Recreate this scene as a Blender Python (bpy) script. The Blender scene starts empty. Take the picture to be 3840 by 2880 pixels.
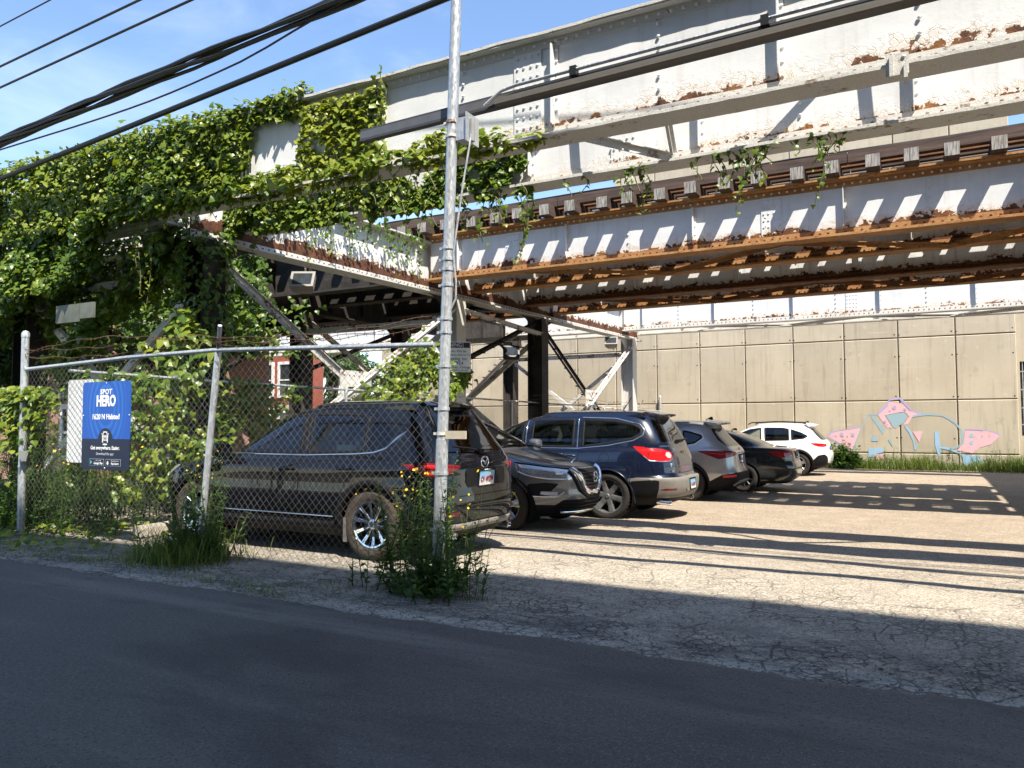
import bpy, math, random
import numpy as np
from mathutils import Vector, Matrix, geometry

random.seed(7)
RNG = np.random.default_rng(11)
SC = bpy.context.scene
COL = SC.collection

# ------------------------------------------------------------------ camera
TILT, ROLL = math.radians(2.84), 0.003
cam_d = bpy.data.cameras.new('camera')
cam = bpy.data.objects.new('camera', cam_d)
COL.objects.link(cam)
fwd = Vector((-.477 * math.cos(TILT), .879 * math.cos(TILT), math.sin(TILT))).normalized()
rgt = Vector((.879, .477, 0)).normalized()
upv = rgt.cross(fwd).normalized()
r2 = rgt * math.cos(ROLL) - upv * math.sin(ROLL)
u2 = upv * math.cos(ROLL) + rgt * math.sin(ROLL)
cam.matrix_world = Matrix(((r2.x, u2.x, -fwd.x, 0), (r2.y, u2.y, -fwd.y, 0), (r2.z, u2.z, -fwd.z, 1.5), (0, 0, 0, 1)))
cam_d.sensor_width = 36
cam_d.lens = 36 * .7514
cam_d.clip_start = .05
cam_d.clip_end = 3000
SC.camera = cam

# ------------------------------------------------------------------ sky, sun, exposure
RAY = Vector((-.50, .43, -1.0)).normalized()
EL = math.asin(-RAY.z)
world = bpy.data.worlds.new("World")
SC.world = world
world.use_nodes = True
wn = world.node_tree
bg = wn.nodes['Background']
sky = wn.nodes.new('ShaderNodeTexSky')
sky.sky_type = 'NISHITA'
sky.sun_disc = False
sky.sun_elevation = EL
sky.sun_rotation = math.atan2(-RAY.x, -RAY.y)
sky.air_density = 1.0
sky.dust_density = 0.15
sky.ozone_density = 3.2
# faint high haze and wisps of cloud all over the sky
wtc = wn.nodes.new('ShaderNodeTexCoord'); wmp = wn.nodes.new('ShaderNodeMapping'); wmp.inputs['Scale'].default_value = (1.6, 1.6, 4.2)
wnz = wn.nodes.new('ShaderNodeTexNoise'); wnz.inputs['Scale'].default_value = 2.2; wnz.inputs['Detail'].default_value = 7; wnz.inputs['Roughness'].default_value = .58; wnz.inputs['Distortion'].default_value = .4
wmr = wn.nodes.new('ShaderNodeMapRange'); wmr.interpolation_type = 'SMOOTHSTEP'
for a_, b_ in ((1, .46), (2, .78), (3, .0), (4, .22)): wmr.inputs[a_].default_value = b_
wmx = wn.nodes.new('ShaderNodeMix'); wmx.data_type = 'RGBA'; wmx.inputs[7].default_value = (5.6, 6.0, 6.6, 1)
wn.links.new(wtc.outputs['Generated'], wmp.inputs[0]); wn.links.new(wmp.outputs[0], wnz.inputs['Vector']); wn.links.new(wnz.outputs[0], wmr.inputs[0])
wn.links.new(wmr.outputs[0], wmx.inputs[0]); wn.links.new(sky.outputs[0], wmx.inputs[6]); wn.links.new(wmx.outputs[2], bg.inputs['Color'])
bg.inputs['Strength'].default_value = 0.108
sun_d = bpy.data.lights.new('sun', 'SUN')
sun_d.energy = 4.1
sun_d.angle = math.radians(.5)
sun_d.color = (1, .93, .82)
sun = bpy.data.objects.new('sun', sun_d)
sun.rotation_euler = RAY.to_track_quat('-Z', 'Y').to_euler()
COL.objects.link(sun)
SC.view_settings.view_transform = 'Standard'
SC.view_settings.look = 'None'
SC.view_settings.gamma = 1
SC.view_settings.use_curve_mapping = False
SC.view_settings.exposure = 1.42

# ------------------------------------------------------------------ helpers
def link(o):
    COL.objects.link(o)
    return o

def thing(name, label, cat, loc=(0, 0, 0), group=None, kind=None):
    o = bpy.data.objects.new(name, None)
    o.empty_display_size = .1
    o.location = loc
    tag(o, label, cat, group, kind)
    return link(o)

def tag(o, label=None, cat=None, group=None, kind=None):
    if label: o['label'] = label
    if cat: o['category'] = cat
    if group: o['group'] = group
    if kind: o['kind'] = kind
    return o

def local_mat(o):
    return Matrix.LocRotScale(o.location, o.rotation_euler, o.scale)

def world_of(o):
    m = local_mat(o)
    return world_of(o.parent) @ o.matrix_parent_inverse @ m if o.parent else m

def put(o, parent=None, keep=True):
    """link o; keep=True: o is laid out in world coordinates although its parent has a location"""
    if parent is not None:
        o.parent = parent
        if keep:
            o.matrix_parent_inverse = world_of(parent).inverted()
    return link(o)

class MB:
    def __init__(s):
        s.v, s.f, s.m = [], [], []
    def add(s, vs, fs, m=0):
        b = len(s.v)
        s.v.extend([tuple(x) for x in vs])
        for f in fs:
            s.f.append(tuple(i + b for i in f))
            s.m.append(m)
    def box(s, x0, x1, y0, y1, z0, z1, m=0):
        s.add([(x0, y0, z0), (x1, y0, z0), (x1, y1, z0), (x0, y1, z0), (x0, y0, z1), (x1, y0, z1), (x1, y1, z1), (x0, y1, z1)],
              [(3, 2, 1, 0), (4, 5, 6, 7), (0, 1, 5, 4), (1, 2, 6, 5), (2, 3, 7, 6), (3, 0, 4, 7)], m)
    def obox(s, c, sx, sy, sz, R, m=0):
        c = Vector(c)
        vs = [c + R @ Vector((dx * sx / 2, dy * sy / 2, dz * sz / 2)) for dz in (-1, 1) for dx, dy in ((-1, -1), (1, -1), (1, 1), (-1, 1))]
        s.add(vs, [(3, 2, 1, 0), (4, 5, 6, 7), (0, 1, 5, 4), (1, 2, 6, 5), (2, 3, 7, 6), (3, 0, 4, 7)], m)
    def bar(s, p, q, w, h, m=0, up=(0, 0, 1)):
        p, q = Vector(p), Vector(q)
        d = (q - p).normalized()
        u = Vector(up)
        if abs(d.dot(u)) > .98: u = Vector((1, 0, 0))
        a = d.cross(u).normalized()
        b = a.cross(d).normalized()
        vs = [c + a * (i * w / 2) + b * (j * h / 2) for c in (p, q) for i, j in ((-1, -1), (1, -1), (1, 1), (-1, 1))]
        s.add(vs, [(0, 1, 2, 3), (7, 6, 5, 4), (4, 5, 1, 0), (5, 6, 2, 1), (6, 7, 3, 2), (7, 4, 0, 3)], m)
    def tube(s, pts, r, n=8, m=0, cap=True, rs=None):
        pts = [Vector(p) for p in pts]
        k = len(pts)
        vs = []
        prev = None
        for i, p in enumerate(pts):
            d = (pts[min(i + 1, k - 1)] - pts[max(i - 1, 0)]).normalized()
            if prev is None:
                u = Vector((0, 0, 1)) if abs(d.z) < .9 else Vector((1, 0, 0))
                a = d.cross(u).normalized()
            else:
                a = (prev - d * prev.dot(d)).normalized()
            prev = a
            b = d.cross(a)
            rr = rs[i] if rs else r
            for j in range(n):
                t = 2 * math.pi * j / n
                vs.append(p + (a * math.cos(t) + b * math.sin(t)) * rr)
        fs = []
        for i in range(k - 1):
            for j in range(n):
                j2 = (j + 1) % n
                fs.append((i * n + j, i * n + j2, (i + 1) * n + j2, (i + 1) * n + j))
        if cap:
            fs.append(tuple(range(n - 1, -1, -1)))
            fs.append(tuple(range((k - 1) * n, k * n)))
        s.add(vs, fs, m)
    def lathe(s, prof, c, axis='z', n=24, m=0, closed=False):
        vs, fs = [], []
        k = len(prof)
        for r, h in prof:
            for j in range(n):
                t = 2 * math.pi * j / n
                a, b = r * math.cos(t), r * math.sin(t)
                vs.append((c[0] + a, c[1] + b, c[2] + h) if axis == 'z' else ((c[0] + a, c[1] + h, c[2] + b) if axis == 'y' else (c[0] + h, c[1] + a, c[2] + b)))
        for i in range(k - 1):
            for j in range(n):
                j2 = (j + 1) % n
                fs.append((i * n + j, i * n + j2, (i + 1) * n + j2, (i + 1) * n + j))
        s.add(vs, fs, m)
    def prism(s, poly, ax, a0, a1, m=0):
        """poly: 2D points; ax: axis of extrusion ('x': poly=(y,z), 'y': (x,z), 'z': (x,y))"""
        n = len(poly)
        def P(p, t):
            return (t, p[0], p[1]) if ax == 'x' else ((p[0], t, p[1]) if ax == 'y' else (p[0], p[1], t))
        vs = [P(p, a0) for p in poly] + [P(p, a1) for p in poly]
        fs = [tuple(range(n)), tuple(range(2 * n - 1, n - 1, -1))]
        fs += [(i, i + n, (i + 1) % n + n, (i + 1) % n) for i in range(n)]
        s.add(vs, fs, m)
    def rivet(s, c, nrm, r):
        c, nrm = Vector(c), Vector(nrm)
        u = Vector((0, 0, 1)) if abs(nrm.z) < .9 else Vector((1, 0, 0))
        a = nrm.cross(u).normalized()
        b = nrm.cross(a)
        vs = []
        for rr, h in ((1, 0), (.75, .55)):
            for j in range(6):
                t = j * math.pi / 3
                vs.append(c + (a * math.cos(t) + b * math.sin(t)) * r * rr + nrm * (h * r))
        vs.append(c + nrm * (.8 * r))
        fs = [(j, (j + 1) % 6, (j + 1) % 6 + 6, j + 6) for j in range(6)] + [(6 + j, 6 + (j + 1) % 6, 12) for j in range(6)]
        s.add(vs, fs)
    def mesh(s, name, mats, smooth=False):
        me = bpy.data.meshes.new(name)
        me.from_pydata(s.v, [], s.f)
        for mt in (mats if isinstance(mats, (list, tuple)) else [mats]):
            me.materials.append(mt)
        if len(me.materials) > 1:
            me.polygons.foreach_set('material_index', s.m)
        if smooth:
            me.shade_smooth()
            try: me.set_sharp_from_angle(angle=math.radians(40))
            except Exception: pass
        me.update()
        return me
    def build(s, name, mats, parent=None, smooth=False, keep=True):
        return put(bpy.data.objects.new(name, s.mesh(name, mats, smooth)), parent, keep)

def inst(name, me, parent, mw):
    """an object sharing mesh me at world matrix mw under parent"""
    o = bpy.data.objects.new(name, me)
    o.matrix_basis = mw
    return put(o, parent)

def np_mesh(name, V, F, mat, tint=None, smooth=False):
    me = bpy.data.meshes.new(name)
    V = np.asarray(V, np.float32); F = np.asarray(F, np.int32)
    k = F.shape[1]
    me.vertices.add(len(V)); me.vertices.foreach_set('co', V.ravel())
    me.loops.add(F.size); me.loops.foreach_set('vertex_index', F.ravel())
    me.polygons.add(len(F)); me.polygons.foreach_set('loop_start', np.arange(0, F.size, k, dtype=np.int32))
    try: me.polygons.foreach_set('loop_total', np.full(len(F), k, np.int32))
    except Exception: pass
    me.update(calc_edges=True); me.validate()
    if tint is not None:
        at = me.attributes.new('tint', 'FLOAT', 'POINT')
        at.data.foreach_set('value', np.asarray(tint, np.float32))
    me.materials.append(mat)
    if smooth: me.shade_smooth()
    return me

def text_mesh(txt, size, mat, align='CENTER', bold=0.0, sx=1.0, depth=.001, space=1.0):
    cu = bpy.data.curves.new('text', 'FONT')
    cu.body = txt; cu.size = size; cu.align_x = align; cu.align_y = 'CENTER'
    cu.offset = bold; cu.extrude = depth; cu.resolution_u = 3; cu.space_character = space
    o = bpy.data.objects.new('text', cu)
    COL.objects.link(o)
    dg = bpy.context.evaluated_depsgraph_get()
    me = bpy.data.meshes.new_from_object(o.evaluated_get(dg))
    bpy.data.objects.remove(o); bpy.data.curves.remove(cu)
    me.materials.clear(); me.materials.append(mat)
    if sx != 1: me.transform(Matrix.Diagonal((sx, 1, 1, 1)))
    return me

def GZ(y):
    return float(np.interp(y, [-60, -3, 2, 4.7, 7, 12, 17, 60], [.02, .02, .03, .05, .10, -.06, -.14, -.14]))

def pchip(xs, ys):
    xs, ys = np.asarray(xs, float), np.asarray(ys, float)
    h = np.diff(xs); d = np.diff(ys) / h
    m = np.zeros_like(ys)
    m[0], m[-1] = d[0], d[-1]
    for i in range(1, len(xs) - 1):
        if d[i - 1] * d[i] > 0:
            w1, w2 = 2 * h[i] + h[i - 1], h[i] + 2 * h[i - 1]
            m[i] = (w1 + w2) / (w1 / d[i - 1] + w2 / d[i])
    def f(x):
        x = np.clip(x, xs[0], xs[-1])
        k = np.clip(np.searchsorted(xs, x, 'right') - 1, 0, len(h) - 1)
        t = (x - xs[k]) / h[k]
        return (ys[k] * (1 + 2 * t) * (1 - t) ** 2 + m[k] * h[k] * t * (1 - t) ** 2 + ys[k + 1] * t * t * (3 - 2 * t) + m[k + 1] * h[k] * t * t * (t - 1))
    return f

# ------------------------------------------------------------------ node helper
class NT:
    def __init__(s, name):
        s.mat = bpy.data.materials.new(name)
        s.mat.use_nodes = True
        s.t = s.mat.node_tree
        s.b = s.t.nodes['Principled BSDF']
        s.out = s.t.nodes['Material Output']
        s._tc = None
    def n(s, typ, out=0, _p=None, **inp):
        nd = s.t.nodes.new('ShaderNode' + typ)
        for k, v in (_p or {}).items(): setattr(nd, k, v)
        for k, v in inp.items():
            key = int(k[1:]) if k[0] == '_' else k.replace('_', ' ')
            s.set(nd.inputs[key], v)
        return nd.outputs[out]
    def set(s, sock, v):
        if isinstance(v, bpy.types.NodeSocket): s.t.links.new(v, sock)
        else:
            if isinstance(v, tuple) and len(v) == 3 and sock.type == 'RGBA': v = v + (1,)
            sock.default_value = v
    def tc(s, what=None):
        if what is None: return s.t.nodes.new('ShaderNodeNewGeometry').outputs[0]
        if s._tc is None: s._tc = s.t.nodes.new('ShaderNodeTexCoord')
        return s._tc.outputs[what]
    def map(s, vec, scale=(1, 1, 1), loc=(0, 0, 0)):
        return s.n('Mapping', Vector=vec, Scale=scale, Location=loc)
    def noise(s, vec, scale, detail=5, rough=.55, dist=0.0, out=0):
        return s.n('TexNoise', out, Vector=vec, Scale=scale, Detail=detail, Roughness=rough, Distortion=dist)
    def math(s, op, a, b=0.0, c=0.0, clamp=False):
        return s.n('Math', 0, {'operation': op, 'use_clamp': clamp}, _0=a, _1=b, _2=c)
    def ss(s, x, a, b):
        return s.n('MapRange', 0, {'interpolation_type': 'SMOOTHSTEP'}, Value=x, From_Min=a, From_Max=b)
    def lin(s, x, a, b, c=0.0, d=1.0):
        return s.n('MapRange', 0, None, Value=x, From_Min=a, From_Max=b, To_Min=c, To_Max=d)
    def mix(s, f, a, b, mode='MIX'):
        nd = s.t.nodes.new('ShaderNodeMix')
        nd.data_type = 'RGBA'; nd.blend_type = mode
        s.set(nd.inputs[0], f); s.set(nd.inputs[6], a); s.set(nd.inputs[7], b)
        return nd.outputs[2]
    def xyz(s, v):
        nd = s.t.nodes.new('ShaderNodeSeparateXYZ')
        s.set(nd.inputs[0], v)
        return nd.outputs
    def bump(s, h, strength=.3, dist=.02, normal=None):
        nd = s.t.nodes.new('ShaderNodeBump')
        nd.inputs['Strength'].default_value = strength
        nd.inputs['Distance'].default_value = dist
        s.set(nd.inputs['Height'], h)
        if normal is not None: s.set(nd.inputs['Normal'], normal)
        return nd.outputs[0]
    def p(s, **kw):
        for k, v in kw.items(): s.set(s.b.inputs[k.replace('_', ' ')], v)
        return s.mat

def flat(name, col, rough=.5, metal=0.0, coat=0.0, spec=None, var=.12, vs=12.0):
    t = NT(name)
    o = t.tc()
    nz = t.noise(o, vs, 4)
    k = t.lin(nz, .25, .75, 1 - var, 1 + var)
    c = t.mix(1.0, col, t.n('CombineColor', 0, None, Red=k, Green=k, Blue=k), 'MULTIPLY')
    t.p(Base_Color=c, Roughness=rough, Metallic=metal, Coat_Weight=coat)
    if spec is not None: t.p(Specular_IOR_Level=spec)
    return t.mat
# ------------------------------------------------------------------ materials
def m_asphalt():
    t = NT('fresh_asphalt'); o = t.tc()
    big = t.noise(o, .35, 4); streak = t.noise(t.map(o, (.12, 1.6, 1)), 1.0, 4, .6)
    fine = t.noise(o, 90, 3, .7); grit = t.n('TexVoronoi', 0, None, Vector=o, Scale=130.0)
    base = t.mix(t.ss(big, .3, .7), (.090, .082, .074), (.125, .115, .104))
    base = t.mix(t.math('MULTIPLY', t.ss(streak, .53, .68), .7), base, (.20, .18, .16))
    base = t.mix(t.math('MULTIPLY', t.ss(fine, .52, .66), .65), base, (.25, .22, .19))
    f2 = t.noise(o, 48, 3, .75)
    base = t.mix(t.math('MULTIPLY', t.ss(f2, .48, .34), .6), base, (.028, .026, .024))
    patch = t.ss(t.noise(t.map(o, (.5, 1.1, 1)), .9, 5, .6, .3), .50, .62)
    base = t.mix(t.math('MULTIPLY', patch, .45), base, (.045, .043, .042))
    speck = t.n('TexVoronoi', 0, None, Vector=o, Scale=22.0)
    base = t.mix(t.ss(speck, .055, .03), base, (.30, .29, .27))
    oil = t.ss(t.noise(o, 1.7, 3, .5, .4), .70, .76)
    base = t.mix(t.math('MULTIPLY', oil, .8), base, (.022, .022, .025))
    h = t.math('ADD', t.math('MULTIPLY', grit, .6), fine)
    t.p(Base_Color=base, Roughness=.82, Specular_IOR_Level=.35, Normal=t.bump(h, .8, .006))
    return t.mat

def m_lot():
    t = NT('worn_aggregate_paving'); o = t.tc(); x, y, z = t.xyz(o)
    big = t.noise(o, .30, 4, .6); mid = t.noise(o, 2.2, 5, .65); fine = t.noise(o, 42, 4, .75)
    peb = t.n('TexVoronoi', 1, None, Vector=o, Scale=85.0)
    pv = t.n('SeparateColor', 0, None, Color=peb)
    warp = t.mix(.10, o, t.noise(o, 3.0, 3, .5, 0.0, 1), 'ADD')
    warp = t.mix(.035, warp, t.noise(o, 14.0, 3, .6, 0.0, 1), 'ADD')
    c1 = t.n('TexVoronoi', 0, {'feature': 'DISTANCE_TO_EDGE'}, Vector=warp, Scale=1.15)
    c2 = t.n('TexVoronoi', 0, {'feature': 'DISTANCE_TO_EDGE'}, Vector=warp, Scale=4.6)
    g1 = t.ss(t.noise(o, 1.6, 4, .6), .45, .58)
    near = t.ss(y, 11.5, 5.5)
    gate = t.ss(t.noise(o, .8, 3), .40, .56)
    c3 = t.n('TexVoronoi', 0, {'feature': 'DISTANCE_TO_EDGE'}, Vector=t.mix(.03, o, t.noise(o, 22.0, 3, .6, 0.0, 1), 'ADD'), Scale=11.0)
    gate3 = t.ss(t.noise(o, 2.6, 5, .7), .44, .60)
    k1 = t.math('MULTIPLY', t.math('MULTIPLY', t.ss(c1, .014, .003), g1), t.lin(near, 0, 1, .25, .8))
    k2 = t.math('MULTIPLY', t.math('MULTIPLY', t.ss(c2, .035, .008), gate), t.lin(near, 0, 1, .10, .7))
    k3 = t.math('MULTIPLY', t.math('MULTIPLY', t.ss(c3, .10, .02), gate3), t.math('MULTIPLY', t.ss(y, 7.6, 5.4), .85))
    crack = t.math('MAXIMUM', t.math('MAXIMUM', k1, k2), k3)
    far = t.mix(t.ss(mid, .3, .7), (.29, .222, .155), (.37, .292, .212))
    nr = t.mix(t.ss(mid, .3, .7), (.33, .288, .228), (.42, .372, .30))
    base = t.mix(near, far, nr)
    base = t.mix(t.math('MULTIPLY', t.ss(big, .48, .7), .5), base, (.24, .195, .15))
    base = t.mix(t.math('MULTIPLY', t.ss(pv, .62, .95), .50), base, (.62, .57, .48))
    base = t.mix(t.math('MULTIPLY', t.ss(pv, .33, .08), .62), base, (.10, .090, .075))
    base = t.mix(t.math('MULTIPLY', t.ss(fine, .52, .64), .6), base, (.12, .105, .085))
    # crumbling dark grit towards the alley
    edge = t.math('MULTIPLY', t.ss(y, 6.2, 4.9), t.ss(t.noise(t.map(o, (.6, 1.5, 1)), 2.6, 6, .75), .40, .60))
    base = t.mix(t.math('MULTIPLY', edge, .75), base, t.mix(t.ss(fine, .4, .6), (.045, .044, .044), (.16, .155, .15)))
    lip = t.math('MULTIPLY', t.ss(y, 4.98, 4.74), t.ss(t.noise(t.map(o, (.8, 2.5, 1)), 1.7, 5, .65), .42, .52))
    base = t.mix(t.math('MULTIPLY', lip, .8), base, t.mix(t.ss(fine, .4, .6), (.34, .32, .28), (.50, .47, .42)))
    base = t.mix(t.math('MULTIPLY', crack, .8), base, (.035, .032, .028))
    h = t.math('ADD', t.math('MULTIPLY', fine, .7), t.math('SUBTRACT', t.math('MULTIPLY', pv, .35), t.math('MULTIPLY', crack, 1.2)))
    t.p(Base_Color=base, Roughness=.9, Specular_IOR_Level=.25, Normal=t.bump(h, .9, .012))
    return t.mat

def m_ground():
    t = NT('dry_soil'); o = t.tc()
    a = t.noise(o, 1.2, 6, .65); f = t.noise(o, 30, 4, .7)
    base = t.mix(t.ss(a, .35, .65), (.10, .085, .06), (.17, .15, .11))
    base = t.mix(t.math('MULTIPLY', t.ss(f, .5, .7), .5), base, (.07, .085, .035))
    t.p(Base_Color=base, Roughness=.95, Normal=t.bump(f, .8, .03))
    return t.mat

def m_concrete():
    t = NT('cast_concrete_panel'); o = t.tc(); x, y, z = t.xyz(o)
    a = t.noise(o, .55, 5, .6); b = t.noise(o, 3.2, 6, .65); f = t.noise(o, 45, 3, .7)
    st = t.noise(t.map(o, (3.2, 1, .28)), 1.6, 5, .65)
    hz = t.noise(t.map(o, (.35, 1, 5.0)), 1.4, 4, .6)
    base = t.mix(t.ss(a, .3, .7), (.41, .355, .265), (.485, .425, .325))
    base = t.mix(t.math('MULTIPLY', t.ss(st, .5, .72), .5), base, (.30, .25, .19))
    base = t.mix(t.math('MULTIPLY', t.ss(hz, .60, .72), .5), base, (.56, .48, .35))
    base = t.mix(t.math('MULTIPLY', t.ss(b, .60, .72), .55), base, (.56, .50, .39))
    base = t.mix(t.math('MULTIPLY', t.ss(b, .42, .30), .3), base, (.27, .225, .17))
    rnd = t.n('ObjectInfo', 5)
    kk = t.lin(rnd, 0, 1, .86, 1.08)
    drip = t.math('MULTIPLY', t.ss(t.noise(t.map(o, (6.5, 1, .12)), 1.3, 4, .6), .56, .74), .35)
    base = t.mix(drip, base, (.22, .185, .14))
    base = t.mix(1.0, base, t.n('CombineColor', 0, None, Red=kk, Green=kk, Blue=kk), 'MULTIPLY')
    t.p(Base_Color=base, Roughness=.88, Specular_IOR_Level=.3, Normal=t.bump(t.math('ADD', f, b), .35, .01))
    return t.mat

def m_steel_paint(name, z0, z1, amt, rusty, dirt, streak=.4):
    """old light paint on a steel web between z0 and z1; peeling to rust from the bottom (amt = height share)"""
    t = NT(name); o = t.tc(); x, y, z = t.xyz(o)
    h = t.lin(z, z0, z1)
    n1 = t.noise(t.map(o, (1.3, 1.3, 2.2)), 1.0, 7, .65); n2 = t.noise(o, 7.5, 6, .7); n3 = t.noise(o, 34, 4, .7)
    vor = t.n('TexVoronoi', 0, {'feature': 'DISTANCE_TO_EDGE'}, Vector=t.mix(.13, o, t.noise(o, 7, 3, .5, 0, 1), 'ADD'), Scale=19.0)
    vc = t.n('SeparateColor', 0, None, Color=t.n('TexVoronoi', 1, None, Vector=t.mix(.13, o, t.noise(o, 7, 3, .5, 0, 1), 'ADD'), Scale=15.0))
    lvl = t.math('ADD', t.math('ADD', t.math('MULTIPLY', n1, 1.0), t.math('MULTIPLY', n2, .5)), t.math('MULTIPLY', vc, .24))  # about .86
    # rust where lvl is above a bar that climbs with height
    bar = t.math('ADD', t.math('MULTIPLY', t.math('MAXIMUM', t.math('SUBTRACT', h, amt), -.4), 2.5), .86)
    rust = t.ss(t.math('SUBTRACT', lvl, bar), -.015, .03)
    stain = t.ss(t.math('SUBTRACT', lvl, bar), -.30, .03)
    white = t.mix(t.ss(n1, .3, .7), (.60, .61, .61), (.71, .72, .715))
    dst = t.noise(t.map(o, (9, 9, .45)), 1.0, 4, .6)
    white = t.mix(t.math('MULTIPLY', t.ss(dst, .50, .75), dirt), white, (.40, .37, .32))
    white = t.mix(t.math('MULTIPLY', stain, streak), white, (.52, .34, .16))
    crk = t.math('MULTIPLY', t.ss(vor, .045, .01), t.ss(t.math('SUBTRACT', lvl, bar), -.42, -.1))
    white = t.mix(t.math('MULTIPLY', crk, .40), white, (.33, .22, .13))
    dark = t.mix(t.ss(n2, .35, .65), (.055, .022, .014), (.11, .045, .025))
    orng = t.mix(t.ss(n3, .4, .62), (.30, .115, .028), (.42, .20, .06))
    rc = t.mix(t.math('MULTIPLY', t.ss(t.noise(o, 3.1, 5), .42, .6), rusty), dark, orng)
    base = t.mix(rust, white, rc)
    near = t.ss(t.math('SUBTRACT', lvl, bar), -.42, -.05)
    hgt = t.math('SUBTRACT', t.math('MULTIPLY', t.math('MULTIPLY', t.ss(vor, 0.0, .08), near), .5), t.math('MULTIPLY', rust, 1.0))
    t.p(Base_Color=base, Roughness=t.lin(rust, 0, 1, .55, .9), Specular_IOR_Level=.35, Normal=t.bump(t.math('ADD', hgt, t.math('MULTIPLY', n3, .3)), .5, .01))
    return t.mat

def m_ruststeel(name, c1, c2, c3, white=0.0):
    t = NT(name); o = t.tc()
    a = t.noise(t.map(o, (1.2, 2, 2)), 1.6, 6, .65); b = t.noise(o, 14, 5, .7); f = t.noise(o, 60, 3, .7)
    base = t.mix(t.ss(a, .35, .65), c1, c2)
    base = t.mix(t.math('MULTIPLY', t.ss(b, .50, .68), .8), base, c3)
    if white:
        w = t.ss(t.math('ADD', t.math('MULTIPLY', a, .7), t.math('MULTIPLY', b, .5)), .62 - white * .25, .68 - white * .25)
        base = t.mix(w, base, t.mix(t.ss(f, .3, .7), (.46, .45, .42), (.60, .59, .55)))
    t.p(Base_Color=base, Roughness=.82, Specular_IOR_Level=.3, Normal=t.bump(t.math('ADD', b, f), .5, .008))
    return t.mat

def m_galv():
    t = NT('galvanised_steel'); o = t.tc()
    v = t.n('TexVoronoi', 1, None, Vector=t.map(o, (1, 1, .35)), Scale=70.0)
    vv = t.n('SeparateColor', 0, None, Color=v)
    s = t.noise(t.map(o, (6, 6, .8)), 2.0, 5, .7)
    base = t.mix(vv, (.42, .44, .46), (.60, .62, .63))
    base = t.mix(t.math('MULTIPLY', t.ss(s, .56, .72), .55), base, (.30, .29, .27))
    t.p(Base_Color=base, Metallic=.55, Roughness=t.lin(vv, 0, 1, .34, .52), Normal=t.bump(s, .15, .004))
    return t.mat

def m_wire():
    t = NT('weathered_fence_wire'); o = t.tc()
    a = t.noise(o, 3.0, 5, .7)
    base = t.mix(t.ss(a, .35, .65), (.11, .10, .09), (.23, .215, .195))
    t.p(Base_Color=base, Metallic=.35, Roughness=.6)
    return t.mat

def m_wood(name, c1, c2, along=(1, 14, 14)):
    t = NT(name); o = t.tc()
    g = t.noise(t.map(o, along), 1.5, 6, .65); b = t.noise(o, 2.0, 4)
    base = t.mix(t.ss(g, .3, .7), c1, c2)
    base = t.mix(t.math('MULTIPLY', t.ss(b, .5, .7), .4), base, tuple(.5 * q for q in c1))
    t.p(Base_Color=base, Roughness=.85, Normal=t.bump(g, .7, .01))
    return t.mat

def m_tie_end():
    t = NT('weathered_tie_end'); o = t.tc()
    g = t.noise(t.map(o, (22, 1, 2.0)), 2.0, 4, .6); b = t.noise(o, 9, 4)
    base = t.mix(t.ss(g, .35, .65), (.12, .11, .10), (.38, .36, .33))
    base = t.mix(t.math('MULTIPLY', t.ss(b, .58, .7), .6), base, (.25, .14, .07))
    t.p(Base_Color=base, Roughness=.8)
    return t.mat

def m_leaf(name, c0, c1, c2, trans=.35, rough=.38, spec=.45):
    t = NT(name)
    at = t.n('Attribute', 2, {'attribute_name': 'tint'})
    o = t.tc()
    nz = t.noise(o, 30, 2)
    f = t.math('ADD', at, t.lin(nz, .3, .7, -.1, .1))
    ramp = t.t.nodes.new('ShaderNodeValToRGB')
    t.set(ramp.inputs[0], f)
    e = ramp.color_ramp.elements
    e[0].color = c0 + (1,); e[1].color = c2 + (1,)
    m = e.new(.5); m.color = c1 + (1,)
    base = ramp.outputs[0]
    t.p(Base_Color=base, Roughness=rough, Specular_IOR_Level=spec)
    tr = t.n('BsdfTranslucent', 0, None, Color=t.mix(1.0, base, (1.5, 1.45, .6), 'MULTIPLY'))
    mx = t.t.nodes.new('ShaderNodeMixShader')
    mx.inputs[0].default_value = trans
    t.t.links.new(t.b.outputs[0], mx.inputs[1]); t.t.links.new(tr, mx.inputs[2])
    t.t.links.new(mx.outputs[0], t.out.inputs[0])
    return t.mat

def m_paint(name, col, metal=.0, flake=.0, rough=.28, dust=.06):
    t = NT(name); o = t.tc(); x, y, z = t.xyz(o)
    fl = t.n('TexVoronoi', 1, None, Vector=o, Scale=900.0)
    fv = t.n('SeparateColor', 0, None, Color=fl)
    base = t.mix(t.math('MULTIPLY', fv, flake), col, tuple(min(1, c * 2.2 + .02) for c in col))
    d = t.math('MULTIPLY', t.ss(t.noise(o, 5, 5, .7), .35, .8), dust)
    d = t.math('ADD', d, t.math('MULTIPLY', t.ss(z, .75, .25), dust * 1.5))
    base = t.mix(d, base, (.30, .26, .21))
    t.p(Base_Color=base, Metallic=metal, Roughness=rough, Coat_Weight=1.0, Coat_Roughness=t.lin(d, 0, .3, .012, .12), Specular_IOR_Level=(.0 if metal == 0 else .35))
    return t.mat

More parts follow.
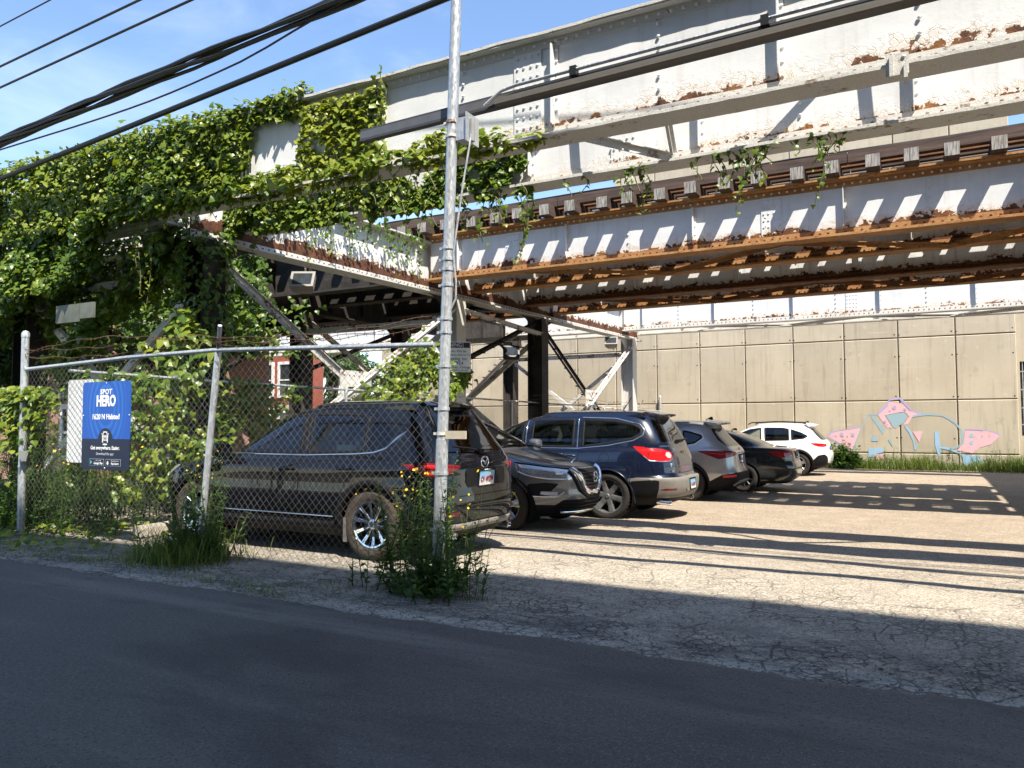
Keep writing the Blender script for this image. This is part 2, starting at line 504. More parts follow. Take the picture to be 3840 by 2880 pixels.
def m_glass(name, tint, refl=1.0):
    t = NT(name)
    tr = t.n('BsdfTransparent', 0, None, Color=tint)
    gl = t.n('BsdfGlossy', 0, None, Color=(.95, .97, 1.0), Roughness=.01)
    fr = t.n('Fresnel', 0, None, IOR=1.55)
    mx = t.t.nodes.new('ShaderNodeMixShader')
    t.set(mx.inputs[0], t.math('MULTIPLY', fr, refl, clamp=True))
    t.t.links.new(tr, mx.inputs[1]); t.t.links.new(gl, mx.inputs[2])
    t.t.links.new(mx.outputs[0], t.out.inputs[0])
    return t.mat

def m_brick(name, c1, c2, mortar, scale=1.0, ax='xz'):
    t = NT(name); o = t.tc(); x, y, z = t.xyz(o)
    v = t.n('CombineXYZ', 0, None, X=t.math('ADD', x, y), Y=z, Z=0.0)
    br = t.t.nodes.new('ShaderNodeTexBrick')
    t.set(br.inputs['Vector'], v)
    br.inputs['Scale'].default_value = 4.6 * scale
    br.inputs['Mortar Size'].default_value = .018
    t.set(br.inputs['Color1'], c1); t.set(br.inputs['Color2'], c2); t.set(br.inputs['Mortar'], mortar)
    n = t.noise(o, .8, 5, .65)
    base = t.mix(t.math('MULTIPLY', t.ss(n, .5, .75), .35), br.outputs[0], tuple(.55 * q for q in c1))
    t.p(Base_Color=base, Roughness=.9, Normal=t.bump(t.math('SUBTRACT', 1.0, br.outputs[1]), .4, .006))
    return t.mat

def m_spray(name, col, cover=.6):
    """worn spray paint on concrete: flat colour broken by the concrete colour"""
    t = NT(name); o = t.tc()
    a = t.noise(o, 6, 5, .7); st = t.noise(t.map(o, (8, 1, .8)), 1.5, 4, .6)
    k = t.math('MULTIPLY', t.ss(a, .78, .50), t.ss(st, .84, .56))
    base = t.mix(t.math('MULTIPLY', k, cover), (.40, .335, .25), col)
    t.p(Base_Color=base, Roughness=.8)
    return t.mat

ZB, HA, HB = 4.58, 1.20, .99
M = {}
M['asphalt'] = m_asphalt(); M['lot'] = m_lot(); M['ground'] = m_ground(); M['concrete'] = m_concrete()
M['webA'] = m_steel_paint('peeling_white_paint', ZB, ZB + HA, .13, .45, .25)
M['webA2'] = m_steel_paint('flaking_pale_grey_paint', ZB, ZB + HA, .10, .6, .3)
M['webB'] = m_steel_paint('rust_eaten_grey_paint', ZB, ZB + HB, .20, .45, .45, .5)
M['webC'] = m_steel_paint('sooty_grey_paint', ZB, ZB + HB, .20, .4, .9)
M['webX'] = m_steel_paint('peeling_paint_over_red_oxide', ZB - .18, ZB + .9, .26, .1, .6, .3)
M['webD'] = m_steel_paint('bright_white_paint_with_rust_foot', ZB, ZB + HA, .13, .6, .2)
M['flA'] = m_ruststeel('painted_flange_steel', (.25, .20, .15), (.36, .31, .25), (.11, .065, .04), .62)
M['flB'] = m_ruststeel('orange_rusted_flange', (.32, .155, .058), (.41, .235, .098), (.17, .07, .028))
M['flC'] = m_ruststeel('brown_rusted_flange', (.15, .065, .028), (.24, .11, .04), (.07, .032, .018))
M['column'] = m_ruststeel('weathered_grey_column_steel', (.16, .10, .07), (.30, .29, .27), (.09, .05, .035), .8)
M['dark'] = m_ruststeel('sooty_shaded_steel', (.030, .026, .024), (.055, .048, .042), (.018, .014, .012))  # soot plus the shade under the tracks, both put into this colour
M['brace'] = m_ruststeel('peeling_white_brace', (.16, .09, .06), (.24, .17, .13), (.10, .05, .035), .45)
M['galv'] = m_galv(); M['wire'] = m_wire()
M['barb'] = m_ruststeel('rusty_barbed_wire', (.09, .05, .03), (.15, .09, .05), (.05, .03, .02))
M['rustpipe'] = m_ruststeel('rusted_pipe', (.20, .10, .06), (.30, .18, .12), (.13, .06, .035), .35)
M['tie'] = m_wood('creosote_timber', (.035, .024, .018), (.085, .055, .042), (10, 1, 10))
M['tie_end'] = m_tie_end()
M['guard'] = m_wood('old_brown_guard_timber', (.048, .030, .024), (.105, .066, .052), (1, 14, 14))
M['rail'] = m_ruststeel('rusty_rail', (.12, .06, .035), (.18, .09, .05), (.08, .04, .025))
M['deck'] = flat('grey_deck_steel', (.09, .085, .08), .8)
M['black_metal'] = flat('black_painted_metal', (.012, .013, .015), .42)
M['strut'] = flat('dull_grey_strut_steel', (.12, .122, .13), .5, .3)
M['cable'] = flat('black_rubber_cable', (.010, .011, .012), .5)
M['white_paint'] = flat('white_paint', (.74, .74, .72), .55)
M['grey_plastic'] = flat('grey_plastic', (.26, .27, .28), .5)
M['ivy'] = m_leaf('ivy_leaf', (.024, .058, .012), (.095, .165, .022), (.27, .30, .035), .36, .36, .4)
M['weed'] = m_leaf('weed_leaf', (.020, .055, .012), (.055, .115, .022), (.13, .18, .035), .30, .5)
M['grass'] = m_leaf('grass_blade', (.035, .075, .012), (.10, .155, .025), (.26, .27, .09), .35, .5)
M['tree'] = m_leaf('tree_leaf', (.020, .050, .012), (.055, .11, .02), (.13, .18, .03), .30, .45)
M['spruce'] = m_leaf('spruce_needle', (.035, .055, .045), (.10, .14, .125), (.24, .29, .27), .1, .6)
M['stem'] = flat('green_brown_stem', (.10, .095, .04), .7)
M['bark'] = m_wood('bark', (.05, .038, .028), (.12, .09, .065), (12, 12, 1))
M['flower'] = flat('yellow_petal', (.62, .40, .02), .6)
M['brick_dark'] = m_brick('dark_brown_brick', (.085, .055, .042), (.065, .042, .032), (.09, .08, .07))  # brick kept dark so the car sides reflect it as black
M['brick_red'] = m_brick('red_brick', (.36, .075, .038), (.28, .055, .03), (.25, .16, .12))
M['brick_pink'] = m_brick('faded_pink_brick', (.40, .21, .15), (.33, .165, .12), (.36, .31, .26))
M['brick_tan'] = m_brick('tan_brick', (.30, .22, .15), (.24, .17, .115), (.28, .25, .21))
M['stone'] = flat('pale_limestone_trim', (.46, .43, .37), .8)
M['winglass'] = flat('dark_window_glass', (.03, .035, .04), .06, spec=.6)
M['roofing'] = flat('tar_roofing', (.05, .05, .05), .9)
M['concrete_plain'] = flat('plain_concrete', (.40, .36, .29), .85, var=.25, vs=4)
M['yellow'] = flat('yellow_enamel', (.60, .36, .02), .45)
M['blackpl'] = flat('black_trim_plastic', (.009, .009, .010), .6, var=.2, spec=.15)
M['greypl'] = flat('grey_bumper_plastic', (.17, .155, .135), .6)
M['tyre'] = flat('dusty_tyre_rubber', (.032, .029, .027), .9, var=.35, vs=6, spec=.15)
M['tyre_mud'] = flat('mud_dusted_tyre_rubber', (.070, .058, .048), .95, var=.35, vs=6, spec=.1)
M['alloy'] = flat('silver_alloy', (.50, .50, .51), .3, .85)
M['alloy_mid'] = flat('grey_alloy', (.26, .26, .265), .35, .7)
M['alloy_dark'] = flat('dark_alloy', (.05, .05, .055), .35, .6)
M['chrome'] = flat('chrome', (.82, .83, .85), .08, 1.0, var=.03)
M['under'] = flat('black_underbody', (.006, .006, .006), .95, spec=.05)
M['red_lens'] = m_paint('red_lens', (.42, .008, .010), rough=.15, dust=.03)
M['red_dark'] = m_paint('dark_red_lens', (.13, .006, .010), rough=.15, dust=.03)
M['clear_lens'] = m_paint('clear_lens', (.55, .56, .58), .3, rough=.15, dust=.02)
M['lamp_dark'] = m_paint('chromed_lamp_interior', (.50, .51, .53), .8, rough=.16, dust=.01)
M['amber'] = m_paint('amber_lens', (.30, .07, .008), rough=.15, dust=.02)
M['glass'] = m_glass('green_tinted_car_glass', (.78, .84, .81), 1.3)
M['glass_dark'] = m_glass('privacy_car_glass', (.13, .145, .15), 1.1)
M['seat'] = flat('beige_seat_cloth', (.26, .24, .20), .8)
M['seat_dark'] = flat('black_seat_cloth', (.03, .03, .032), .8)
M['p_black'] = m_paint('black_car_paint', (.004, .005, .008), .0, .05, .2, .006)
M['p_grey'] = m_paint('dark_grey_metallic_paint', (.125, .130, .138), .6, .35, .30, .012)
M['p_navy'] = m_paint('navy_blue_metallic_paint', (.0025, .006, .020), .1, .15, .25, .008)
M['p_silver'] = m_paint('mid_grey_metallic_paint', (.30, .305, .31), .6, .35, .32, .02)
M['p_teal'] = m_paint('very_dark_blue_green_paint', (.010, .018, .022), .2, .2, .22, .06)
M['p_white'] = m_paint('white_car_paint', (.72, .73, .73), .0, .0, .3, .05)
# ------------------------------------------------------------------ ground, lot, alley
def sheet(name, xs, ys, zf, mat, label=None):
    xs, ys = np.asarray(xs), np.asarray(ys)
    X, Y = np.meshgrid(xs, ys)
    Z = zf(X, Y)
    n, m = len(xs), len(ys)
    idx = np.arange(n * m).reshape(m, n)
    F = np.stack([idx[:-1, :-1], idx[:-1, 1:], idx[1:, 1:], idx[1:, :-1]], -1).reshape(-1, 4)
    me = np_mesh(name, np.stack([X, Y, Z], -1).reshape(-1, 3), F, mat, smooth=True)
    o = link(bpy.data.objects.new(name, me))
    return tag(o, label, None, None, 'structure')

GZv = np.vectorize(GZ)
def wob(X, Y, s, seed=0):
    return (np.sin(X * 1.7 * s + seed) * np.sin(Y * 1.3 * s + 1.3 + seed) + .6 * np.sin(X * 3.9 * s + Y * 2.1 * s + seed * 2) + .4 * np.sin(X * 8.3 * s - Y * 7.1 * s + seed * 3)) / 2

sheet('ground', np.linspace(-600, 600, 13), [-600, -200, -60, -3, 2, 4.7, 7, 12, 17, 60, 200, 600], lambda X, Y: GZv(Y) - .035, M['ground'])
sheet('parking_lot', np.arange(-13, 24.1, .25), np.arange(4.2, 29.9, .2), lambda X, Y: GZv(Y) + .010 * wob(X, Y, 1.0), M['lot'], 'cracked tan aggregate paving of the parking lot')

def alley_z(X, Y):
    return GZv(Y) + .016 + .010 * np.cos((Y - 1.8) / 3.1 * 1.4) + .004 * wob(X, Y, .5, 2)
xs = np.concatenate([np.arange(-70, -16, 2.0), np.arange(-16, 6, .06), np.arange(6, 70, 2.0)])
ys = np.concatenate([np.arange(-1.3, 4.0, .2), [4.2, 4.4, 4.5, 4.58, 4.63, 4.645]])
X, Y = np.meshgrid(xs, ys)
edge = .035 * np.sin(X * 2.1) + .02 * np.sin(X * 5.7 + 1) + .012 * np.sin(X * 13.1) + .010 * np.sin(X * 31.0 + 2) + .006 * np.sin(X * 67.0)
Y = Y + edge * np.clip((Y - 3.8) / .8, 0, 1)
Z = alley_z(X, Y)
Z[-1] = GZv(Y[-1]) - .03
n, m = len(xs), len(ys)
idx = np.arange(n * m).reshape(m, n)
F = np.stack([idx[:-1, :-1], idx[:-1, 1:], idx[1:, 1:], idx[1:, :-1]], -1).reshape(-1, 4)
al = link(bpy.data.objects.new('alley_road', np_mesh('alley_road', np.stack([X, Y, Z], -1).reshape(-1, 3), F, M['asphalt'], smooth=True)))
tag(al, 'freshly laid black asphalt of the alley', None, None, 'structure')

def stones(name, pts, sizes, mat, label):
    """irregular small stones, one joined mass"""
    base = np.array([(1, 0, 0), (-.5, .85, .1), (-.6, -.8, 0), (.2, .1, .75), (.1, -.1, -.6)])
    fc = np.array([(0, 1, 3), (1, 2, 3), (2, 0, 3), (1, 0, 4), (2, 1, 4), (0, 2, 4)])
    k = len(pts)
    ang = RNG.uniform(0, 6.28, k)
    c, s = np.cos(ang), np.sin(ang)
    b = base[None] * RNG.uniform(.55, 1.2, (k, 5, 1)) * sizes[:, None, None]
    V = np.stack([b[..., 0] * c[:, None] - b[..., 1] * s[:, None], b[..., 0] * s[:, None] + b[..., 1] * c[:, None], b[..., 2] * .6], -1) + pts[:, None, :]
    F = (fc[None] + (np.arange(k) * 5)[:, None, None]).reshape(-1, 3)
    o = link(bpy.data.objects.new(name, np_mesh(name, V.reshape(-1, 3), F, mat)))
    return tag(o, label, None, None, 'stuff')

k = 5200
sy = 4.62 + np.abs(RNG.normal(0, .38, k)); sx = RNG.uniform(-12, 5, k)
stones('gravel', np.stack([sx, sy, GZv(sy) + .008], -1), RNG.uniform(.004, .018, k) * (1 + (RNG.random(k) < .04)), flat('pale_gravel', (.33, .31, .28), .9, var=.5, vs=40), 'loose pale grit along the broken edge of the lot')
k = 260
sy = RNG.uniform(1.5, 4.5, k); sx = RNG.uniform(-12, 3, k)
stones('asphalt_crumbs', np.stack([sx, sy, alley_z(sx, sy) + .002], -1), RNG.uniform(.002, .006, k), flat('pale_crumbs', (.30, .29, .27), .9), 'pale crumbs scattered over the black asphalt')

# ------------------------------------------------------------------ panelled concrete building
bl = thing('concrete_building', 'long tan building of square concrete panels behind the parking lot', 'building', (-4, 30.2, 0))
PX0, PW = -11.35, 1.738
rows = [(-.25, .39), (.39, 2.21), (2.21, 4.39), (4.39, 6.57), (6.57, 8.75), (8.75, 10.93), (10.93, 13.1)]
core = MB()
core.box(PX0 - 7 * PW, PX0, 30.02, 38, -.5, 6.5); core.box(PX0, PX0 + 8 * PW - .01, 30.02, 42, -.5, 13.0)
core.build('wall_core', M['concrete_plain'], bl)
pm = {}
for i in range(-7, 8):
    for r, (z0, z1) in enumerate(rows):
        if i < 0 and z1 > 6.6: continue
        h = z1 - z0
        key = round(h, 2)
        if key not in pm:
            b = MB(); w = PW - .028; hh = h - .028; c = .022
            vs = []
            for yy, ins in ((.03, 0), (-.045, 0), (-.07, c)):
                vs += [(-w / 2 + ins, yy, -hh / 2 + ins), (w / 2 - ins, yy, -hh / 2 + ins), (w / 2 - ins, yy, hh / 2 - ins), (-w / 2 + ins, yy, hh / 2 - ins)]
            fs = [(8, 9, 10, 11)]
            for a in (0, 4):
                fs += [(a + j, a + (j + 1) % 4, a + 4 + (j + 1) % 4, a + 4 + j) for j in range(4)]
            b.add(vs, fs)
            pm[key] = b.mesh('panel', M['concrete'])
        inst('panel', pm[key], bl, Matrix.Translation((PX0 + (i + .5) * PW, 30.0 + random.uniform(-.004, .004), (z0 + z1) / 2)))
hb = MB()
for i in range(-7, 8):
    for z in (.92, 2.34, 3.72, 4.52, 5.9):
        for dx in (-.48, .44):
            hb.lathe([(.0, -.0015), (.022, -.0015), (.026, 0)], (PX0 + (i + .5 + dx) * PW, 29.928, z + random.uniform(-.03, .03)), 'y', 8)
o = hb.build('tie_holes', flat('dark_hole', (.03, .026, .022), .9), bl); o['kind'] = 'stuff'
# recessed end bay with a barred window
eb = MB(); eb.box(PX0 + 8 * PW + .0, 12, 30.25, 40, -.5, 1.0); eb.box(PX0 + 8 * PW, 12, 30.25, 40, 3.45, 9)
eb.box(PX0 + 8 * PW, PX0 + 8 * PW + .09, 30.25, 40, 1.0, 3.45); eb.box(4.6, 12, 30.25, 40, 1.0, 3.45)
eb.build('end_bay_wall', M['concrete'], bl)
wf = MB(); wf.box(PX0 + 8 * PW + .09, 4.6, 30.42, 30.45, 1.0, 3.45)
win = wf.build('window', M['winglass'], bl)
bb = MB()
for k in range(12): bb.tube([(2.72 + k * .16, 30.3, 1.0), (2.72 + k * .16, 30.3, 3.45)], .014, 6)
for z in (1.35, 1.9, 2.5, 3.1): bb.box(2.66, 4.6, 30.285, 30.30, z, z + .04)
bb.build('window_bars', M['galv'], win)
# spray painted lettering
SP = {'pink': m_spray('pink_spray', (.74, .42, .47), .95), 'purple': m_spray('violet_spray', (.38, .33, .58), .95), 'teal': m_spray('teal_spray', (.26, .40, .47), .92), 'blue': m_spray('blue_spray', (.28, .47, .66), .95)}
GRAF = [('p','pink',[(-3.27,0.94),(-3.15,1.06),(-2.81,1.16),(-2.18,1.25),(-2.48,0.44),(-2.63,0.51),(-2.95,0.77)]),('l','purple',0.035,[(-3.3,0.92),(-3.15,1.08),(-2.81,1.19),(-2.18,1.28)]),('l','purple',0.03,[(-3.28,0.92),(-2.95,0.76),(-2.65,0.47)]),('l','teal',0.03,[(-2.51,0.22),(-2.38,0.62),(-2.15,1.23),(-1.95,1.7),(-1.85,1.74),(-1.6,1.7)]),('p','teal',[(-1.85,1.68),(-1.73,1.7),(-1.39,1.2),(-1.46,1.02),(-1.63,1.31)]),('p','pink',[(-1.61,1.72),(-1.34,1.98),(-1.24,2.16),(-0.83,2.1),(-0.61,1.84),(-0.21,1.7),(-0.55,1.63),(-0.68,1.38),(-0.82,1.37),(-0.63,1.65),(-0.77,1.82),(-0.99,1.79),(-1.4,1.7),(-1.16,1.26),(-1.34,1.27)]),('l','purple',0.05,[(-1.61,1.74),(-1.34,2.02),(-1.24,2.23),(-0.9,2.29),(-0.71,2.05),(-0.55,1.84),(-0.21,1.71)]),('p','teal',[(-1.37,1.7),(-0.99,1.77),(-0.77,1.8),(-0.68,1.66),(-0.83,1.42),(-0.94,1.35),(-1.07,1.24),(-1.16,1.31)]),('l','teal',0.045,[(-0.52,1.66),(-0.09,1.73),(0.36,1.68),(0.57,1.57),(0.75,1.42),(0.89,1.21),(0.94,0.98),(0.91,0.74),(0.78,0.6),(0.51,0.56)]),('p','teal',[(0.84,1.32),(0.96,1.15),(0.99,0.91),(0.87,0.67),(0.93,0.98)]),('l','blue',0.045,[(-0.77,1.35),(-0.61,1.1),(-0.52,0.82),(-0.46,0.51)]),('p','teal',[(-0.37,0.75),(-0.43,0.51),(-0.5,0.66)]),('p','pink',[(-0.54,1.14),(-0.24,1.14),(-0.35,0.77)]),('l','blue',0.09,[(0.18,1.14),(0.2,0.69),(0.25,0.31)]),('l','blue',0.05,[(0.18,0.62),(0.45,0.58),(0.87,0.41)]),('p','blue',[(-1.94,0.55),(-1.5,0.56),(-1.42,0.42),(-1.63,0.37),(-1.75,0.24),(-1.95,0.23)]),('p','pink',[(-1.74,0.34),(-1.42,0.35),(-1.5,-0.12),(-1.69,-0.08)]),('p','teal',[(-1.85,0.79),(-1.76,1.06),(-1.61,0.79)]),('p','teal',[(-1.31,0.85),(-1.21,0.88),(-1.16,0.58)]),('p','pink',[(1.02,1.18),(1.71,1.15),(2.01,1.02),(1.77,0.73),(1.43,0.61),(1.22,0.42),(0.75,0.5),(0.96,0.74)]),('l','purple',0.03,[(1.02,1.21),(1.48,1.2),(1.74,1.15),(2.01,1.03)]),('p','blue',[(0.87,0.4),(1.4,0.32),(1.66,0.14),(1.25,-0.09),(0.96,0.02)]),('p','purple',[(-2.73,1.01),(-2.75,0.96),(-2.8,0.94),(-2.84,0.96),(-2.86,1.01),(-2.84,1.06),(-2.8,1.09),(-2.75,1.06)]),('p','purple',[(-2.97,0.97),(-2.98,0.95),(-3.0,0.94),(-3.02,0.95),(-3.03,0.97),(-3.02,0.99),(-3.0,1.0),(-2.98,1.0)]),('p','purple',[(-2.37,1.01),(-2.39,0.96),(-2.43,0.94),(-2.47,0.96),(-2.49,1.0),(-2.47,1.05),(-2.43,1.07),(-2.39,1.05)]),('p','purple',[(-1.02,1.96),(-1.04,1.91),(-1.08,1.89),(-1.13,1.91),(-1.15,1.96),(-1.13,2.01),(-1.08,2.03),(-1.04,2.01)]),('p','purple',[(-1.2,1.86),(-1.21,1.83),(-1.23,1.82),(-1.25,1.83),(-1.26,1.86),(-1.25,1.88),(-1.23,1.89),(-1.21,1.88)]),('p','purple',[(-0.71,1.9),(-0.72,1.87),(-0.75,1.85),(-0.79,1.87),(-0.8,1.9),(-0.79,1.94),(-0.75,1.95),(-0.72,1.93)]),('p','purple',[(-1.34,1.48),(-1.36,1.44),(-1.39,1.43),(-1.42,1.44),(-1.43,1.48),(-1.42,1.51),(-1.39,1.53),(-1.36,1.51)]),('p','purple',[(-1.3,1.38),(-1.31,1.36),(-1.32,1.36),(-1.34,1.36),(-1.34,1.38),(-1.34,1.39),(-1.32,1.4),(-1.31,1.39)]),('p','purple',[(1.52,0.99),(1.52,0.97),(1.5,0.96),(1.48,0.97),(1.47,0.99),(1.48,1.01),(1.5,1.02),(1.52,1.01)]),('p','blue',[(1.26,1.01),(1.24,0.96),(1.19,0.94),(1.15,0.96),(1.13,1.01),(1.15,1.06),(1.19,1.09),(1.24,1.07)]),('p','blue',[(1.25,0.78),(1.23,0.73),(1.19,0.71),(1.15,0.73),(1.13,0.77),(1.15,0.82),(1.19,0.84),(1.23,0.82)])]

gb = MB(); gm = list(SP); lay = 0
for g in GRAF:
    lay += 1
    y = 29.927 - .0004 * lay
    if g[0] == 'p': gb.add([(px, y, pz) for px, pz in g[2]], [tuple(range(len(g[2])))], gm.index(g[1]))
    else:
        pts = [Vector((p[0], y, p[1])) for p in g[3]]
        vs = []
        for i, p in enumerate(pts):
            d = (pts[min(i + 1, len(pts) - 1)] - pts[max(i - 1, 0)]).normalized()
            s = Vector((-d.z, 0, d.x)) * g[2] / 2 * (1.35 + .5 * math.sin(i * 2.3))
            vs += [p + s, p - s]
        gb.add(vs, [(2 * i, 2 * i + 1, 2 * i + 3, 2 * i + 2) for i in range(len(pts) - 1)], gm.index(g[1]))
gb.build('graffiti', [SP[q] for q in gm], bl)

# ------------------------------------------------------------------ brick building across the alley (behind the viewer; shades the alley)
lb = thing('brick_building', 'tall brick loft building lining the near side of the alley', 'building', (0, -1.4, 0))
w = MB(); w.box(-7, 5.1, -14, -1.4, -.1, 16.75); w.box(5.1, 40, -14, -1.4, -.1, 17.75)
w.build('wall', M['brick_dark'], lb)
pb = MB(); pb.box(-7.1, 5.1, -1.75, -1.3, 16.75, 16.9); pb.box(5.1, 40, -1.75, -1.3, 17.75, 17.9)
pb.build('parapet', M['stone'], lb)
wb = MB()
wb.box(-.75, .75, -.02, .05, 0, 2.1, 1)
for a, b_, c, d in ((-.85, -.75, -.1, 2.2), (.75, .85, -.1, 2.2), (-.75, .75, -.1, 0), (-.75, .75, 2.1, 2.2), (-.03, .03, 0, 2.1)): wb.box(a, b_, -.02, .08, c, d, 0)
wme = wb.mesh('window', [M['white_paint'], M['winglass']])
for st in range(4):
    for k in range(-1, 8): inst('window', wme, lb, Matrix.Translation((k * 3.1, -1.4, 1.5 + st * 3.9)))

# ------------------------------------------------------------------ houses far behind on the left
def house(loc, sx, sy, h, wall, label, wins, band=None):
    t = thing('brick_house', label, 'house', loc)
    x0, y0 = loc[0], loc[1]
    m = MB(); m.box(x0, x0 + sx, y0, y0 + sy, -.2, h); m.build('wall', wall, t)
    m = MB(); m.box(x0 - .2, x0 + sx + .2, y0 - .2, y0 + sy + .2, h, h + .35); m.build('cornice', M['stone'], t)
    for bz in band or ():
        m = MB(); m.box(x0 - .05, x0 + sx + .05, y0 - .06, y0, bz, bz + .28); m.build('stone_band', M['stone'], t)
    for wx, wz, ww, wh in wins:
        f = MB()
        for a, b_, c, d in ((wx - .14, wx, wz - .1, wz + wh + .14), (wx + ww, wx + ww + .14, wz - .1, wz + wh + .14), (wx, wx + ww, wz - .1, wz), (wx, wx + ww, wz + wh, wz + wh + .14), (wx, wx + ww, wz + wh * .5 - .03, wz + wh * .5 + .03)):
            f.box(x0 + a, x0 + b_, y0 - .08, y0 - .001, c, d)
        fr = f.build('window_frame', M['white_paint'], t)
        g = MB(); g.box(x0 + wx, x0 + wx + ww, y0 - .03, y0 - .002, wz, wz + wh); g.build('pane', M['winglass'], fr)
    return t
house((-32.0, 28.2, 0), 4.9, 1.6, 6.2, M['brick_red'], 'red brick house with white window frames seen under the railway', [(.5, 2.85, .8, 1.55), (2.2, 2.85, .8, 1.55), (3.55, 2.85, .8, 1.55), (2.2, .3, .8, 1.5), (3.55, .1, .9, 1.9), (.5, .3, .8, 1.5)], (2.1,))
house((-24.6, 13.0, 0), 4.9, 6, 4.6, M['brick_pink'], 'faded pink brick house behind the vines and blue sign', [(1.4, 2.7, .8, 1.3), (3.3, 2.7, .8, 1.3), (3.3, .6, .8, 1.3)], (2.2,))
house((-48, 20, 0), 11, 9, 5.2, M['brick_tan'], 'low tan brick house at the far left edge', [(2, 1.2, 1, 1.4), (5, 1.2, 1, 1.4), (8, 1.2, 1, 1.4)])
# ------------------------------------------------------------------ elevated railway
VI = thing('railway_viaduct', 'old riveted steel elevated railway with peeling paint crossing over the parked cars', 'railway bridge', (-9.8, 16, 0))
def bx(y): return -9.95 + .0437 * (y - 8.2)          # the slightly skewed bent line

stf_cache = {}
def stiff_mesh(h, mat):
    k = (round(h, 2), mat.name)
    if k not in stf_cache:
        b = MB()
        b.box(-.045, .045, -.018, -.006, 0, h); b.box(-.006, .006, -.115, -.018, 0, h)
        stf_cache[k] = b.mesh('stiffener', mat)
    return stf_cache[k]

def girder(y, xa, xb, h, web, fl, x0, pitch, odd, splices=(), label=None, riv=True, faces=(-1,), fw=.36, legrivets=True, ft=None):
    g = MB(); g.box(xa, xb, y - .006, y + .006, ZB + .03, ZB + h - .03)
    gd = g.build('plate_girder', web, VI)
    if label: gd['label'] = label
    for lo in (True, False):
        f = MB()
        z = ZB if lo else ZB + h
        a, b = (z, z + .032) if lo else (z - .032, z)
        n = max(2, int((xb - xa) / (.13 if y < 8 else .35)))
        # plate with a slightly corroded, uneven lip
        fwid = fw if lo or ft is None else ft
        px = [xa + (xb - xa) * i / n for i in range(n + 1)]
        jy = [random.uniform(-.004, .006) for _ in px]; jz = [random.uniform(-.004, .004) + (0 if lo or y > 8 else .008 * math.sin(q * 1.3) * math.sin(q * 4.1)) for q in px]
        vs = []
        for i, x in enumerate(px):
            vs += [(x, y - fwid / 2 + jy[i], a + jz[i]), (x, y + fwid / 2 - jy[i], a), (x, y + fwid / 2 - jy[i], b), (x, y - fwid / 2 + jy[i], b + jz[i])]
        fs = []
        for i in range(n):
            for q in range(4): fs.append((4 * i + q, 4 * (i + 1) + q, 4 * (i + 1) + (q + 1) % 4, 4 * i + (q + 1) % 4))
        fs += [(3, 2, 1, 0), tuple(4 * n + q for q in range(4))]
        f.add(vs, fs)
        lz = (z + .032, z + .15) if lo else (z - .15, z - .032)
        for s in (-1, 1):
            ya, yb = sorted((y + s * .007, y + s * .020)); f.box(xa, xb, ya, yb, *lz)
            ya, yb = sorted((y + s * .020, y + s * (.150 if lo or ft is None else ft / 2 - .012))); zz = (z + .034, z + .047) if lo else (z - .047, z - .034)
            f.box(xa, xb, ya, yb, *zz)
        f.build('flange', fl, gd)
    if riv:
        r = MB()
        for s in faces:
            yy = y + s * .020
            if legrivets:
                n = int((xb - xa) / .13)
                for i in range(n):
                    x = xa + .06 + i * .13
                    if x < -17 or x > 4.5: continue
                    for z in (ZB + h - .092, ZB + .092):
                        r.rivet((x, yy, z), (0, s, 0), .021)
                    if s < 0: r.rivet((x + .06, y + s * .09, ZB + .047), (0, 0, 1), .020)
        k = 0
        x = x0
        while x > xa + .2:
            if x < xb - .1 and x > -17:
                nz = int((h - .36) / .135)
                for i in range(nz + 1):
                    for s in faces: r.rivet((x + (.0 if k % 2 != odd else .028), y + s * .018, ZB + .19 + i * (h - .38) / nz), (0, s, 0), .021)
            x -= pitch; k += 1
        for sx in splices:
            m = MB(); m.box(sx - .17, sx + .17, y - .022, y - .0065, ZB + .15, ZB + h - .15); m.build('splice_plate', web, gd)
            nz = int((h - .4) / .10)
            for i in range(nz + 1):
                for c in (-.125, -.045, .045, .125): r.rivet((sx + c, y - .022, ZB + .2 + i * (h - .4) / nz), (0, -1, 0), .020)
        if r.v:
            o = r.build('rivets', fl if fl is M['flB'] and False else web, gd, smooth=False); o['kind'] = 'stuff'
    x, k = x0, 0
    sm = stiff_mesh(h - .30, web)
    while x > xa + .2:
        if x < xb - .1:
            for s in (-1, 1):
                if k % 2 == odd: 
                    mw = Matrix.Translation((x, y, ZB + .15)) @ (Matrix.Rotation(math.pi, 4, 'Z') if s > 0 else Matrix())
                    inst('stiffener', sm, gd, mw)
        x -= pitch; k += 1
    return gd

YA, YA2, YB, YB2, YC, YC2, YD, YD2 = 7.52, 8.94, 13.88, 15.6, 18.15, 19.9, 24.8, 26.15
RX = 16.0
girder(YA, -10.2, RX, HA, M['webA'], M['flA'], 3.55, 1.18, 0, (-3.86, 3.2), ft=.27)
girder(YA2, -9.75, RX, HA, M['webA2'], M['flA'], 3.3, 1.12, 1, (-3.25,), faces=(-1, 1), ft=.27)
girder(YB, -9.55, RX, HB, M['webB'], M['flB'], 3.9, 1.27, 0, (-2.35, -7.5))
girder(YB2, -9.5, RX, HB, M['webB'], M['flB'], 3.6, 1.27, 1)
girder(YC, -9.4, RX, HB, M['webC'], M['flC'], 3.8, 1.27, 0)
girder(YC2, -9.3, RX, HB, M['webB'], M['flB'], 3.5, 1.27, 1)
girder(YD, -9.1, RX, HA, M['webD'], M['flA'], 3.6, 1.2, 0, (-1.95,))
girder(YD2, -9.05, RX, HA, M['webD'], M['flA'], 3.4, 1.2, 1, riv=False)
X2 = -4.7
